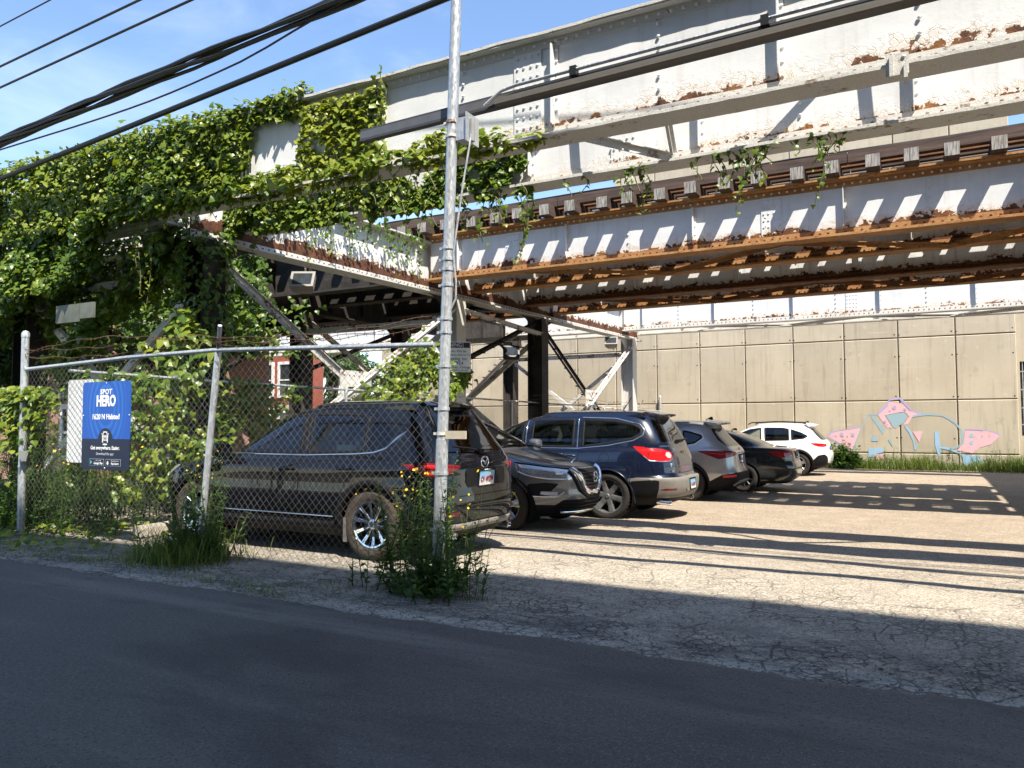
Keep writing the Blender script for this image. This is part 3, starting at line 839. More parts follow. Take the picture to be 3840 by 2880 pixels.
for y, h, wm, fm in ((YA + .35, HA, 'webA2', 'flA'), (YA2, HA, 'webA2', 'flA'), (YB, HB, 'dark', 'dark'), (YB2, HB, 'dark', 'dark'), (YC, HB, 'dark', 'dark'), (YC2, HB, 'webC', 'flC'), (YD, HA, 'webD', 'flA'), (YD2, HA, 'webD', 'flA')):
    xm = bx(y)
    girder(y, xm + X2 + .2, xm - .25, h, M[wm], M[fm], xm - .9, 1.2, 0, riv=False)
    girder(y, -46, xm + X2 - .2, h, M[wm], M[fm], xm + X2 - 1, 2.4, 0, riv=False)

# cross girders, columns, bracing of the two bents
for dx in (0, X2):
    m = MB()
    def P(y, off): return (bx(y) + dx + off, y)
    y0, y1 = 7.95, 26.3
    def slab(ya, yb, za, zb, o0, o1):
        a0, a1, b0, b1 = P(ya, o0), P(ya, o1), P(yb, o0), P(yb, o1)
        vs = [(*a0, za), (*a1, za), (*b1, za), (*b0, za), (*a0, zb), (*a1, zb), (*b1, zb), (*b0, zb)]
        m.add(vs, [(0, 3, 2, 1), (4, 5, 6, 7), (0, 1, 5, 4), (1, 2, 6, 5), (2, 3, 7, 6), (3, 0, 4, 7)])
    slab(y0, y1, 4.40, 5.42, -.007, .007)
    WX = M['webX'] if dx == 0 else M['dark']
    cg = m.build('cross_girder', WX, VI)
    if dx == 0: cg['label'] = 'rust-streaked white cross girder between the tracks'
    m = MB()
    slab(y0, y1, 4.36, 4.395, -.19, .19); slab(y0, y1, 5.425, 5.46, -.19, .19)
    slab(y0, y1, 4.395, 4.50, .008, .022); slab(y0, y1, 5.32, 5.425, .008, .022)
    m.build('flange', M['flA'] if dx == 0 else M['dark'], cg)
    yy = y0 + .5
    while yy < y1:
        m = MB(); slab(yy, yy + .012, 4.51, 5.31, .0185, .10); slab(yy, yy + .09, 4.51, 5.31, .008, .018); m.build('stiffener', WX, cg)
        yy += 1.25
    r = MB(); yy = y0 + .1
    while yy < y1 and dx == 0:
        r.rivet((bx(yy) + dx + .022, yy, 4.45), (1, 0, 0), .02); r.rivet((bx(yy) + dx + .022, yy, 5.37), (1, 0, 0), .02); yy += .13
    if r.v:
        o = r.build('rivets', M['webX'], cg); o['kind'] = 'stuff'
    cols = (8.25, 14.95, 18.98, 25.5)
    for ci, cy in enumerate(cols):
        cx = bx(cy) + dx
        g = GZ(cy) - .05
        m = MB()
        m.box(cx - .20, cx + .20, cy - .006, cy + .006, g, 4.35)
        for s in (-1, 1):
            m.box(cx + s * .21 - .010, cx + s * .21 + .010, cy - .20, cy + .20, g, 4.35)
            for q in (-1, 1):
                m.box(*sorted((cx + s * .12, cx + s * .199)), *sorted((cy + q * .007, cy + q * .02)), g, 4.34)
        m.box(cx - .3, cx + .3, cy - .3, cy + .3, g, g + .07)
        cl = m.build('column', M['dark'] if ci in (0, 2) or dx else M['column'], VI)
        # curved knee brackets under the cross girder
        kb = MB()
        for s in (-1, 1):
            if (ci == 0 and s < 0) or (ci == 3 and s > 0): continue
            R_ = .85
            pts = [(cy + s * .2, 4.35), (cy + s * (.2 + R_), 4.35)] + [(cy + s * (.2 + R_ - R_ * math.sin(t)), 4.35 - R_ + R_ * math.cos(t)) for t in np.linspace(.0, math.pi / 2, 8)][0:] 
            kb.prism(pts[:1] + pts[1:], 'x', cx - .012, cx + .012)
        if kb.v: kb.build('knee_bracket', M['dark'] if ci in (0, 1, 2) or dx else M['column'], VI)
    def brace(ya, za, yb, zb, mat, off=0.0, w=.08):
        b = MB()
        for q in (-1, 1):
            a_ = (bx(ya) + dx + q * .05 + off, ya, za); b_ = (bx(yb) + dx + q * .05 + off, yb, zb)
            b.bar(a_, b_, .016, w); 
            b.bar((a_[0] + q * .03, ya, za + .035), (b_[0] + q * .03, yb, zb + .035), .05, .014)
        L = math.hypot(yb - ya, zb - za); n = int(L / .45)
        for i in range(1, n):
            t = i / n
            c = Vector((bx(ya) + dx + off, ya + (yb - ya) * t, za + (zb - za) * t))
            b.obox(c, .09, .05, .04, Matrix.Identity(3))
        return b.build('brace', mat, VI)
    for a_, b_, mt in ((0, 1, 'brace'), (2, 3, 'brace')):
        ya, yb = cols[a_] + .2, cols[b_] - .2
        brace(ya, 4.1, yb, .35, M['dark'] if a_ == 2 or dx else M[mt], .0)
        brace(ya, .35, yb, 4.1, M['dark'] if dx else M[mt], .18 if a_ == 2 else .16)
        b = MB(); ym = (ya + yb) / 2
        b.obox((bx(ym) + dx + .08, ym, 2.22), .03, .9, .55, Matrix.Identity(3))
        b.obox((bx(ym) + dx + .10, ym, 2.22), .10, .5, .08, Matrix.Identity(3))
        for i in range(6): b.rivet((bx(ym) + dx + .095, ym - .35 + .14 * i, 2.42), (1, 0, 0), .025); b.rivet((bx(ym) + dx + .095, ym - .35 + .14 * i, 2.03), (1, 0, 0), .025)
        b.build('gusset_plate', M['brace'], VI)
    brace(18.8, 4.2, 15.1, 2.85, M['dark'])
    brace(15.1, 4.1, 18.8, 2.2 if dx else 3.9, M['brace'], .15)
# lengthwise bracing of the tower
for cy in (8.25, 14.95, 18.98, 25.5):
    xa, xb = bx(cy), bx(cy) + X2
    for za, zb in ((3.7, .5), (.5, 3.7)):
        b = MB(); b.bar((xa - .2, cy + (.05 if za > 1 else -.05), za), (xb + .2, cy + (.05 if za > 1 else -.05), zb), .09, .12); b.build('brace', M['brace'], VI)
    b = MB(); b.bar((xa - .2, cy, 3.85), (xb + .2, cy, 3.85), .16, .14); b.build('strut', M['brace'], VI)
# lateral zigzag bracing between girder pairs
for ya, yb, z, mt, xs0, xs1, st in ((YA, YA2, ZB + HA - .06, 'flA', -9.4, 8, 1.7), (YB, YB2, ZB + .06, 'flB', -9, 8, 2.54), (YC, YC2, ZB + .06, 'flC', -9, 8, 2.54), (YD, YD2, ZB + .06, 'flA', -8.8, 8, 2.4), (YD, YD2, ZB + HA - .06, 'flA', -8.8, 8, 1.9)):
    x, k = xs1, 0
    while x > xs0 + st:
        b = MB()
        p, q = ((x, ya + .06, z), (x - st, yb - .06, z)) if k % 2 == 0 else ((x, yb - .06, z), (x - st, ya + .06, z))
        b.bar(p, q, .085, .012); b.bar((p[0], p[1], p[2] - .045), (q[0], q[1], q[2] - .045), .012, .08)
        b.build('brace', M[mt], VI)
        x -= st; k += 1

for p, q in (((-3.32, YA + .1, ZB + .09), (-2.62, YA2 - .12, ZB + .09)), ((-2.45, YA + .1, ZB + HA - .2), (-2.60, YA2 - .10, ZB + .12))):
    b = MB(); b.bar(p, q, .085, .012); b.bar((p[0], p[1], p[2] - .045), (q[0], q[1], q[2] - .045), .012, .08); b.build('brace', M['flA'], VI)
# two tracks with open timber ties
tie_me = MB()
tie_me.box(-.105, .105, -1.25, 1.25, 0, .21, 0)
tie_me.box(-.103, .103, -1.262, -1.2505, .002, .208, 1); tie_me.box(-.103, .103, 1.2505, 1.262, .002, .208, 1)
tie_me = tie_me.mesh('tie', [M['tie'], M['tie_end']])
ZT = ZB + HB
for tc in ((YB + YB2) / 2, (YC + YC2) / 2):
    x = 3.95
    while x > -40:
        mw = Matrix.Translation((x + random.uniform(-.03, .03), tc + random.uniform(-.07, .05), ZT + .002)) @ Matrix.Rotation(random.uniform(-.012, .012), 4, 'Z')
        o = inst('tie', tie_me, VI, mw)
        x -= .585 if random.random() > .06 else .42
    for s in (-1, 1):
        def run(name, dy, w, z0, z1, mat, seg=5.3):
            xx = 4.2
            while xx > -44:
                b = MB(); b.box(xx - seg + .012, xx, tc + s * dy - w / 2, tc + s * dy + w / 2, z0, z1)
                b.build(name, mat, VI); xx -= seg
        run('guard_timber', .97, .15, ZT + .214, ZT + .40, M['guard'])
        run('inner_guard_timber', .48, .12, ZT + .214, ZT + .33, M['guard'])
        run('walkway_shade_plank', .14, .24, ZT + .213, ZT + .255, M['guard'], 4.7)  # planks added inside each track to thin the sun patches below
        b = MB()
        yy = tc + s * .73
        prof = [(yy - .07, ZT + .214), (yy + .07, ZT + .214), (yy + .07, ZT + .228), (yy + .012, ZT + .25), (yy + .012, ZT + .33), (yy + .036, ZT + .345), (yy + .036, ZT + .375), (yy - .036, ZT + .375), (yy - .036, ZT + .345), (yy - .012, ZT + .33), (yy - .012, ZT + .25), (yy - .07, ZT + .228)]
        b.prism(prof, 'x', -46, 14); b.build('rail', M['rail'], VI)
    b = MB(); b.tube([(4 - i * 1.2, tc - 1.0 + .02 * math.sin(i * 2.1), ZT + .415 + .012 * math.sin(i * 1.7)) for i in range(38)], .018, 6)
    b.build('power_cable', M['cable'], VI)
# boarded walkway between the two tracks
for k in range(5):
    yy = 16.12 + k * .33
    xx = 4.2
    while xx > -44:
        b = MB(); b.box(xx - 4.88, xx, yy, yy + .32, ZT + .22 + random.uniform(0, .006), ZT + .265); b.build('walkway_shade_plank', M['guard'], VI); xx -= 4.9
xx = 3.2
while xx > -44:
    b = MB(); b.box(xx - .07, xx + .07, 15.85, 17.9, ZT + .06, ZT + .216); b.build('walkway_bearer', M['tie'], VI); xx -= 1.17
# closed deck of the next span over the street (just out of view on the right; shades the lot there)
b = MB(); b.box(4.45, 15.5, YA - .2, YD2 + .3, ZT + .42, ZT + .55); b.build('closed_deck', M['deck'], VI)
b = MB(); b.bar((2.42, YA2 - .03, ZB + HA * .5), (2.42, YA2 - .03, ZB + .4), .1, .1)

# small rusty clamp hanging on the near flange
cb = MB(); cx, cy = (-.17, YA - .19)
cb.box(cx - .09, cx + .09, cy - .035, cy - .005, ZB - .10, ZB + .09); cb.box(cx - .06, cx - .03, cy - .08, cy - .035, ZB - .12, ZB + .07); cb.box(cx + .05, cx + .08, cy - .06, cy + .1, ZB - .14, ZB - .02)
for dx in (-.05, .05): cb.rivet((cx + dx, cy - .035, ZB + .05), (0, -1, 0), .02)
cb.build('beam_clamp', M['rustpipe'], VI)

# ------------------------------------------------------------------ overhead cables along the alley
def hang(x, dy, z): return Vector((x, 6.3 - .0515 * (x + 4.21) + dy, z))
def cable(name, label, pts, r, mat, group=None, sag=.0, parent=None, n=8):
    b = MB()
    P0, P1 = hang(*pts[0]), hang(*pts[-1])
    N = 40
    path = []
    for i in range(N + 1):
        t = i / N
        p = P0.lerp(P1, t); p.z -= sag * 4 * t * (1 - t)
        path.append(p)
    b.tube(path, r, n)
    o = b.build(name, mat, parent, smooth=True)
    if parent is None: tag(o, label, 'cable', group)
    return o
cable('overhead_cable', 'thickest single black cable running lowest in front of the ivy', [(-26, 0, 4.89), (7, 0, 6.19)], .036, M['cable'])
purp = flat('weathered_purple_wire', (.045, .028, .035), .6)
cable('overhead_wire', 'upper of the two middling black wires in the open sky', [(-30, 0, 7.29), (7, 0, 7.24)], .017, M['cable'])
cable('overhead_wire', 'lower of the two middling black wires in the open sky', [(-30, 0, 6.86), (7, 0, 6.98)], .017, M['cable'])
cable('overhead_wire', 'thin highest wire crossing the upper left corner of sky', [(-30, 0, 7.99), (7, 0, 7.89)], .011, purp)
bd = thing('cable_bundle', 'thick bundle of twisted black cables strung across the sky', 'cables', (-8.2, 6.4, 5.8))
for k in range(9):
    b = MB(); path = []
    ph = k * .7; rr = .062 if k < 6 else .035
    for i in range(71):
        t = i / 70
        x = -26 + 32 * t
        z = 6.159 + (x + 5.6) * .0218 - .10
        a = ph + .55 * x * (1 if k % 2 else .8)
        path.append(hang(x, rr * math.cos(a), z + .10 + rr * 1.15 * math.sin(a) + .012 * math.sin(3.1 * x + k)))
    b.tube(path, .020 if k % 3 else .028, 6); b.build('cable', M['cable'], bd, smooth=True)
hw = pchip([-26, -18, -13, -9.28, -7.4, -5.6, -4.4, 7], [6.2, 6.05, 5.897, 5.807, 5.879, 6.117, 6.17, 6.4])
b = MB(); path = []
for i in range(71):
    x = -26 + 32 * i / 70
    path.append(hang(x, .02, hw(x)))
b.tube(path, .012, 6); b.build('hanging_wire', purp, bd, smooth=True)

# ------------------------------------------------------------------ gate track beam on the tall pole
gt = thing('gate_track_beam', 'long dark steel gate track beam clamped to the tall pole', 'beam', (-3.6, 5.82, 4.2))
def gz(x): return 4.262 + (x + 4.85) * .022
b = MB()
def ch(xa, xb, y0, y1, z0, z1):
    vs = []
    for x in (xa, xb):
        for yy, zz in ((y0, z0), (y1, z0), (y1, z1), (y0, z1)): vs.append((x, yy, gz(x) + zz))
    b.add(vs, [(0, 1, 2, 3), (7, 6, 5, 4), (4, 5, 1, 0), (5, 6, 2, 1), (6, 7, 3, 2), (7, 4, 0, 3)])
ch(-4.86, 7, 5.84, 5.90, .098, .118); ch(-4.86, 7, 5.83, 5.90, 0, .024); ch(-4.86, 7, 5.888, 5.90, .024, .098)
b.build('channel', flat('dark_strut_steel', (.045, .046, .05), .5), gt)
b = MB(); ch(-4.86, 7, 5.834, 5.848, .025, .097); b.build('web_face', M['strut'], gt)
b = MB(); ch(-3.3, 7, 5.76, 5.828, -.004, .014); ch(-3.3, 7, 5.76, 5.772, .0145, .045); b.build('lower_track', flat('tan_dusty_steel', (.11, .10, .085), .7), gt)
b = MB(); b.tube([(-3.42, 5.80, gz(-3.42) + .02), (-3.25, 5.80, gz(-3.25) + .12)] + [(x, 5.80, gz(x) + .137) for x in (-3.1, -1, 2, 7)], .016, 8); b.build('conduit', M['galv'], gt, smooth=True)
b = MB()
for x in (-2.55, -1.0, .55, 2.1): b.box(x - .03, x + .03, 5.775, 5.838, gz(x) + .085, gz(x) + .165)
b.build('conduit_clamps', M['black_metal'], gt)
# ------------------------------------------------------------------ tall pole
PB, PT = Vector((-3.86, 5.72, .0)), Vector((-3.635, 5.68, 5.36))
pole = thing('steel_pole', 'tall leaning galvanised steel pole at the open corner of the fence', 'pole', tuple(PB))
def on_pole(z): return PB.lerp(PT, (z - PB.z) / (PT.z - PB.z))
b = MB(); b.tube([PB, on_pole(1.35)], .056, 20); b.tube([on_pole(1.35), PT], .049, 20); b.build('shaft', M['galv'], pole, smooth=True)
b = MB(); q = PT; b.lathe([(.049, -.03), (.058, -.03), (.058, .03), (.05, .055), (.025, .075), (0, .08)], tuple(q), 'z', 20); b.build('cap', M['galv'], pole, smooth=True)
for z in (.55, 1.05, 1.40, 1.62, 2.0, 2.3, 2.42, 2.72, 2.86, 2.95, 3.05, 4.05, 4.18):
    q = on_pole(z); r = .060 if z < 1.35 else .053
    b = MB(); b.lathe([(r - .004, -.013), (r + .004, -.013), (r + .004, .013), (r - .004, .013)], tuple(q), 'z', 20)
    b.box(q.x - r - .035, q.x - r + .004, q.y - .012, q.y + .012, q.z - .012, q.z + .012)
    b.build('band_clamp', M['rustpipe'] if z > 4 or z == 1.40 else M['galv'], pole)
b = MB(); q = on_pole(4.1); b.box(q.x + .05, q.x + .17, q.y - .02, q.y + .13, q.z - .10, q.z + .10); b.box(q.x + .17, q.x + .18, q.y - .05, q.y + .16, q.z - .13, q.z + .13); b.build('beam_bracket', M['galv'], pole)
b = MB(); q = on_pole(1.39); b.box(q.x + .05, q.x + .26, q.y - .03, q.y - .012, q.z - .035, q.z + .035); b.build('latch_arm', flat('sunbleached_wood', (.46, .40, .31), .8), pole)
b = MB(); q0, q1 = on_pole(4.02), on_pole(2.5)
b.tube([(q0.x + .20, q0.y + .02, 4.16), (q0.x + .20, q0.y, 4.02), (q0.x + .13, q0.y - .02, 3.6), (q1.x + .085, q1.y - .02, 3.0), (q1.x + .10, q1.y, 2.75), (q1.x + .10, q1.y, 2.6), (q1.x + .03, q1.y, 2.47)], .0085, 8)
b.build('conduit', M['galv'], pole, smooth=True)
b = MB(); b.tube([(q0.x + .20, q0.y + .02, 3.98), (q0.x + .205, q0.y + .02, 4.18)], .025, 10); b.build('conduit_fitting', M['grey_plastic'], pole, smooth=True)

# ------------------------------------------------------------------ chain link fence along the alley
FY = 5.74
fn = thing('chain_link_fence', 'rusty chain link fence between the alley and the black SUV', 'fence', (-7, FY, 0))
def mesh_panel(P, Q, z0, z1, pitch, r, name, parent, bulge=0.0, mat=None, ragged=0.0):
    """woven wire: zigzag wires, each one bent around its neighbours (geometry, 3-sided wires)"""
    P, Q = np.array(P), np.array(Q)
    L = np.linalg.norm(Q - P); d = (Q - P) / L
    nrm = np.array([-d[1], d[0]])
    half = pitch / 2
    nw = int(L / half)
    V, F = [], []
    tri = [(math.cos(a), math.sin(a)) for a in (math.pi / 2, math.pi * 7 / 6, math.pi * 11 / 6)]
    nseg = int((z1 - z0) / half)
    kk = np.arange(nseg + 1)
    vb = 0
    for w in range(nw):
        s0 = w * half
        side = (kk + w) % 2
        s = s0 + np.where(side == 0, .02 * half, .98 * half)
        z = z0 + kk * (z1 - z0) / nseg
        off = np.where(side == 0, -1, 1) * r * .9
        bl = bulge * np.sin(np.pi * s / L) * np.sin(np.pi * (z - z0) / (z1 - z0)) + .012 * np.sin(s * 3.1) * np.sin(z * 2.3 + s)
        if ragged:
            z = np.where(kk == 0, z + ragged * (.5 + .5 * np.sin(s * 2.2)), z)
        off = off + bl
        x = P[0] + d[0] * s + nrm[0] * off; y = P[1] + d[1] * s + nrm[1] * off
        s_prev = None
        for a, bz in tri:
            V.append(np.stack([x + d[0] * a * r + nrm[0] * bz * r, y + d[1] * a * r + nrm[1] * bz * r, z], -1))
        i = np.arange(nseg)
        for q in range(3):
            a0 = vb + q * (nseg + 1) + i; b0 = vb + ((q + 1) % 3) * (nseg + 1) + i
            F.append(np.stack([a0, b0, b0 + 1, a0 + 1], -1))
        vb += 3 * (nseg + 1)
    me = np_mesh(name, np.concatenate(V), np.concatenate(F), mat or M['wire'])
    o = put(bpy.data.objects.new(name, me), parent); o['kind'] = 'stuff'
    return o
XL, XM, XP = -10.3, -6.93, -3.93
mesh_panel((XL, FY), (XP, FY), .14, 2.24, .089, .0021, 'wire_mesh', fn, .03, ragged=-.06)
def post(pts, r, name='post', mat=None, parent=None, cap=True):
    b = MB(); b.tube(pts, r, 14); p = Vector(pts[-1])
    if cap: b.lathe([(r + .004, -.05), (r + .005, .0), (r * .7, .03), (0, .04)], tuple(p), 'z', 14)
    return b.build(name, mat or M['galv'], parent, smooth=True)
post([(XL, FY, -.05), (XL - .01, FY, 2.67)], .045, parent=fn)
post([(XM - .06, FY + .02, -.05), (XM + .20, FY + .02, 2.27)], .036, parent=fn, cap=False)
b = MB(); b.tube([(XM + .20, FY + .02, 2.25), (XM + .36, FY - .10, 2.53)], .022, 10); b.build('barb_arm', M['brace'], fn, smooth=True)
b = MB(); b.tube([(XL, FY, 2.20), (-9.3, FY + .01, 2.235), (-8.2, FY, 2.27), (XM + .2, FY, 2.285), (-5.4, FY, 2.245), (XP + .02, FY, 2.20)], .024, 12); b.build('top_rail', M['galv'], fn, smooth=True)
for x in np.arange(XL + .3, XP, .45):
    pass
for zz in (.35, .95, 1.5): 
    b = MB(); b.lathe([(.047, -.015), (.051, -.015), (.051, .015), (.047, .015)], (XL, FY, zz), 'z', 14); b.build('tension_band', M['galv'], fn)
for k, (z0, sag, dz) in enumerate(((2.36, .05, .0), (2.46, .07, .02), (2.40, -.02, .10))):
    b = MB(); pts = []
    N = 60
    for i in range(N + 1):
        t = i / N; x = XL + (XP - XL) * t
        seg = (t * 2) % 1
        pts.append((x, FY - .02 - .04 * k * math.sin(math.pi * t), z0 + dz * math.sin(math.pi * t * 2) - sag * 4 * seg * (1 - seg) + .012 * math.sin(x * 9 + k)))
    b.tube(pts, .0035, 4)
    for i in range(0, N, 1):
        p = Vector(pts[i]); a = random.uniform(0, 3)
        for q in (0, 1.7): b.tube([p - Vector((.01, math.cos(a + q) * .022, math.sin(a + q) * .022)), p + Vector((.01, math.cos(a + q) * .022, math.sin(a + q) * .022))], .0022, 3)
    b.build('barbed_wire', M['barb'], fn)
b = MB(); b.box(XL + .04, XL + .12, FY - .07, FY + .0, 1.02, 1.16); b.tube([(XL + .055, FY - .035, 1.16), (XL + .055, FY - .035, 1.22), (XL + .105, FY - .035, 1.22), (XL + .105, FY - .035, 1.16)], .006, 6)
tag(b.build('padlock', M['grey_plastic']), 'grey padlock box hung on the leftmost fence post', 'padlock')

# ------------------------------------------------------------------ side fence along the front of the parking row
SX = -9.45
sf = thing('chain_link_fence', 'lower chain link fence behind the noses of the parked cars', 'fence', (SX, 16, 0))
mesh_panel((SX, 5.9), (SX, 17.5), .1, 2.05, .089, .0024, 'wire_mesh', sf, .02)
mesh_panel((SX, 17.5), (SX, 29.9), .0, 1.93, .11, .0035, 'wire_mesh', sf, .02)
b = MB(); b.tube([(SX, 5.8, 2.16), (SX, 8, 2.13), (SX, 12, 2.10)], .021, 10); b.build('top_rail', M['galv'], sf, smooth=True)
b = MB(); b.tube([(SX, 12, 2.10), (SX, 17, 2.05), (SX, 22, 2.0), (SX, 25, 1.95)], .021, 10); b.build('top_rail', M['rustpipe'], sf, smooth=True)
b = MB(); b.tube([(SX, 25, 1.95), (SX, 29.9, 1.92)], .021, 10); b.build('top_rail', M['galv'], sf, smooth=True)
for y in (8.0, 11.0, 14.2, 17.4, 20.6, 23.8, 27.0):
    post([(SX, y, GZ(y) - .05), (SX, y, 2.12 - .012 * (y - 8))], .028, parent=sf)
post([(SX, 29.8, -.2), (SX, 29.8, 2.5)], .05, parent=sf)
for y in (23.8, 27.0, 25.4):
    b = MB(); b.tube([(SX, y, 1.95), (SX + .25, y, 2.28)], .016, 6); b.build('barb_arm', M['rustpipe'], sf)
for k in range(2):
    b = MB(); b.tube([(SX + .12 + .1 * k, y, 2.10 + .1 * k - .01 * (y - 20) + .03 * math.sin(y * 2 + k)) for y in np.arange(18, 30, .5)], .004, 4); b.build('barbed_wire', M['barb'], sf)

# ------------------------------------------------------------------ blue sign
SGX, SGY, SGZ = -8.55, FY - .035, 1.475
sgn = thing('parking_sign', 'blue parking sign board wired to the chain link fence', 'sign', (SGX, SGY, SGZ))
def rrect(w, h, r, n=6):
    pts = []
    for cx, cy, a0 in ((w / 2 - r, h / 2 - r, 0), (-w / 2 + r, h / 2 - r, 90), (-w / 2 + r, -h / 2 + r, 180), (w / 2 - r, -h / 2 + r, 270)):
        for i in range(n + 1):
            a = math.radians(a0 + 90 * i / n); pts.append((cx + r * math.cos(a), cy + r * math.sin(a)))
    return pts
SW, SH = .90, 1.04
sgn.rotation_euler = (0, 0, 0)
def smat(name, col): return flat(name, col, .42, var=.04)
t = NT('sign_blue'); o_ = t.tc(); x_, y_, z_ = t.xyz(o_)
cz = SGZ + .10
rad = t.math('POWER', t.math('ADD', t.math('POWER', t.math('MULTIPLY', t.math('SUBTRACT', x_, SGX), 1.12), 2.0), t.math('POWER', t.math('MULTIPLY', t.math('SUBTRACT', z_, SGZ + .22), .72), 2.0)), .5)
ringm = t.math('MULTIPLY', t.ss(t.math('SINE', t.math('MULTIPLY', rad, 78.0)), .1, .3), t.math('MULTIPLY', t.ss(rad, .43, .40), t.ss(rad, .10, .13)))
base = t.mix(t.math('MULTIPLY', ringm, .5), (.010, .085, .40), (.030, .19, .60))
base = t.mix(t.ss(z_, SGZ - .155, SGZ - .16), base, (.006, .012, .035))
fl = t.math('SINE', t.math('MULTIPLY', x_, 520.0))
t.p(Base_Color=base, Roughness=.45, Normal=t.bump(fl, .12, .002))
b = MB(); b.prism([(SGX + a, SGZ + c) for a, c in rrect(SW, SH, .045)], 'y', SGY - .004, SGY + .004); b.build('board', t.mat, sgn)
navy = smat('sign_navy', (.006, .012, .035)); wht = smat('sign_white', (.80, .80, .80)); lgr = smat('sign_grey', (.42, .45, .48)); lbl = smat('sign_light_blue', (.12, .42, .50))
b = MB(); b.prism([(SGX + .135 * math.cos(a) * 1.0, SGZ - .165 + .135 * math.sin(a) * 1.0) for a in np.linspace(0, math.pi, 20)], 'y', SGY - .0056, SGY - .0044); b.build('emblem_disc', navy, sgn)
def sign_text(txt, x, z, size, mat, sx=1.0, bold=0.0, space=1.0, name='lettering', parent=None, y=None, base=None):
    me = text_mesh(txt, size, mat, sx=sx, bold=bold, space=space)
    return inst(name, me, parent or sgn, Matrix.Translation((x, (SGY - .0062) if y is None else y, z)) @ Matrix.Rotation(math.pi / 2, 4, 'X'))
sign_text('SPOT', SGX, SGZ + .395, .085, wht, 1.0, .003, 1.12)
sign_text('HERO', SGX, SGZ + .285, .175, wht, .78, .008)
sign_text('1620 N Halsted', SGX, SGZ + .10, .088, wht, .92, .0022)
sign_text('Get everywhere. Easier.', SGX, SGZ - .265, .062, wht, .90, .001)
sign_text('Download the app:', SGX, SGZ - .335, .045, lgr, .95)
for dx, l1, l2 in ((-.155, 'GET IT ON', 'Google Play'), (.155, 'Download on the', 'App Store')):
    b = MB(); b.prism([(SGX + dx + a, SGZ - .435 + c) for a, c in rrect(.28, .082, .01, 3)], 'y', SGY - .0054, SGY - .0042); bo = b.build('badge', lgr, sgn)
    b = MB(); b.prism([(SGX + dx + a, SGZ - .435 + c) for a, c in rrect(.274, .076, .01, 3)], 'y', SGY - .0062, SGY - .0055); b.build('badge_face', navy, bo)
    sign_text(l1, SGX + dx + .035, SGZ - .415, .020, lgr, 1.0, parent=bo, y=SGY - .0074)
    sign_text(l2, SGX + dx + .035, SGZ - .447, .040, wht, .85, parent=bo, y=SGY - .0074)
    b = MB()
    if dx < 0: b.add([(SGX + dx - .118, SGY - .0075, SGZ - .410), (SGX + dx - .118, SGY - .0075, SGZ - .460), (SGX + dx - .078, SGY - .0075, SGZ - .435)], [(0, 1, 2)])
    else:
        b.add([(SGX + dx - .098 + .018 * math.cos(a) * (1 if abs(math.cos(a)) < .9 else .9), SGY - .0075, SGZ - .440 + .021 * math.sin(a)) for a in np.linspace(0, 2 * math.pi, 14)[:-1]], [tuple(range(12, -1, -1))])
        b.add([(SGX + dx - .097, SGY - .0075, SGZ - .416), (SGX + dx - .090, SGY - .0075, SGZ - .408), (SGX + dx - .088, SGY - .0075, SGZ - .413)], [(0, 1, 2)])
    b.build('badge_icon', lbl if dx < 0 else wht, bo)
# little car emblem
b = MB()
def pl(pts): b.add([(SGX + a, SGY - .0075, SGZ - .135 + c) for a, c in pts], [tuple(range(len(pts)))])
pl([(-.045, .02), (-.035, .065), (.035, .065), (.045, .02), (.032, .02), (.026, .052), (-.026, .052), (-.032, .02)])
pl([(-.058, .0), (-.058, .02), (.058, .02), (.058, .0), (.04, -.005), (-.04, -.005)])
for s in (-1, 1): pl([(s * .054, -.002), (s * .054, -.065), (s * .036, -.065), (s * .036, -.002)]); pl([(s * .066, .03), (s * .066, .045), (s * .048, .042), (s * .048, .03)]); pl([(s * .014, .018), (s * .014, -.045), (s * .028, -.045), (s * .028, .018)])
pl([(-.036, -.045), (.036, -.045), (.036, -.03), (-.036, -.03)])
b.add([(SGX + .045 * math.cos(a), SGY - .0075, SGZ - .222 + .010 * math.sin(a)) for a in np.linspace(0, 6.283, 13)[:-1]], [tuple(range(12))])
b.build('car_emblem', wht, sgn)
for dx, dz in ((0, .50), (0, -.50), (-.43, .12), (.43, .12)):
    b = MB(); b.rivet((SGX + dx, SGY - .005, SGZ + dz), (0, -1, 0), .010); b.build('bolt', M['galv'], sgn)

# plain white board behind it, towing notice on the column, yellow board
b = MB(); b.prism([(-9.46 + .25 + a, 1.53 + c) for a, c in rrect(.50, 1.02, .04)], 'y', 5.80, 5.812)
wbd = b.build('white_board', M['white_paint']); tag(wbd, 'blank white sign board half hidden behind the blue sign', 'sign board')
tow = thing('towing_notice', 'white towing warning notice on the grey column behind the pole', 'sign', (-9.3, 14.9, 2.9))
ty = 14.55; tx = -9.40
Rn = Matrix.Rotation(math.radians(40), 4, 'Z')
def tow_obj(me, x, z, name, dy=0.0): return inst(name, me, tow, Matrix.Translation((tx, ty, 0)) @ Rn @ Matrix.Translation((x, dy, z)))
b = MB(); b.box(-.40, .40, 0, .008, 2.63, 3.32); tow_obj(b.mesh('notice_board', M['white_paint']), 0, 0, 'notice_board')
blk = smat('notice_black', (.02, .02, .02))
b = MB(); b.box(-.38, .22, -.003, -.001, 3.18, 3.30); b.box(.23, .38, -.003, -.001, 3.18, 3.30); tow_obj(b.mesh('notice_header', blk), 0, 0, 'notice_header')
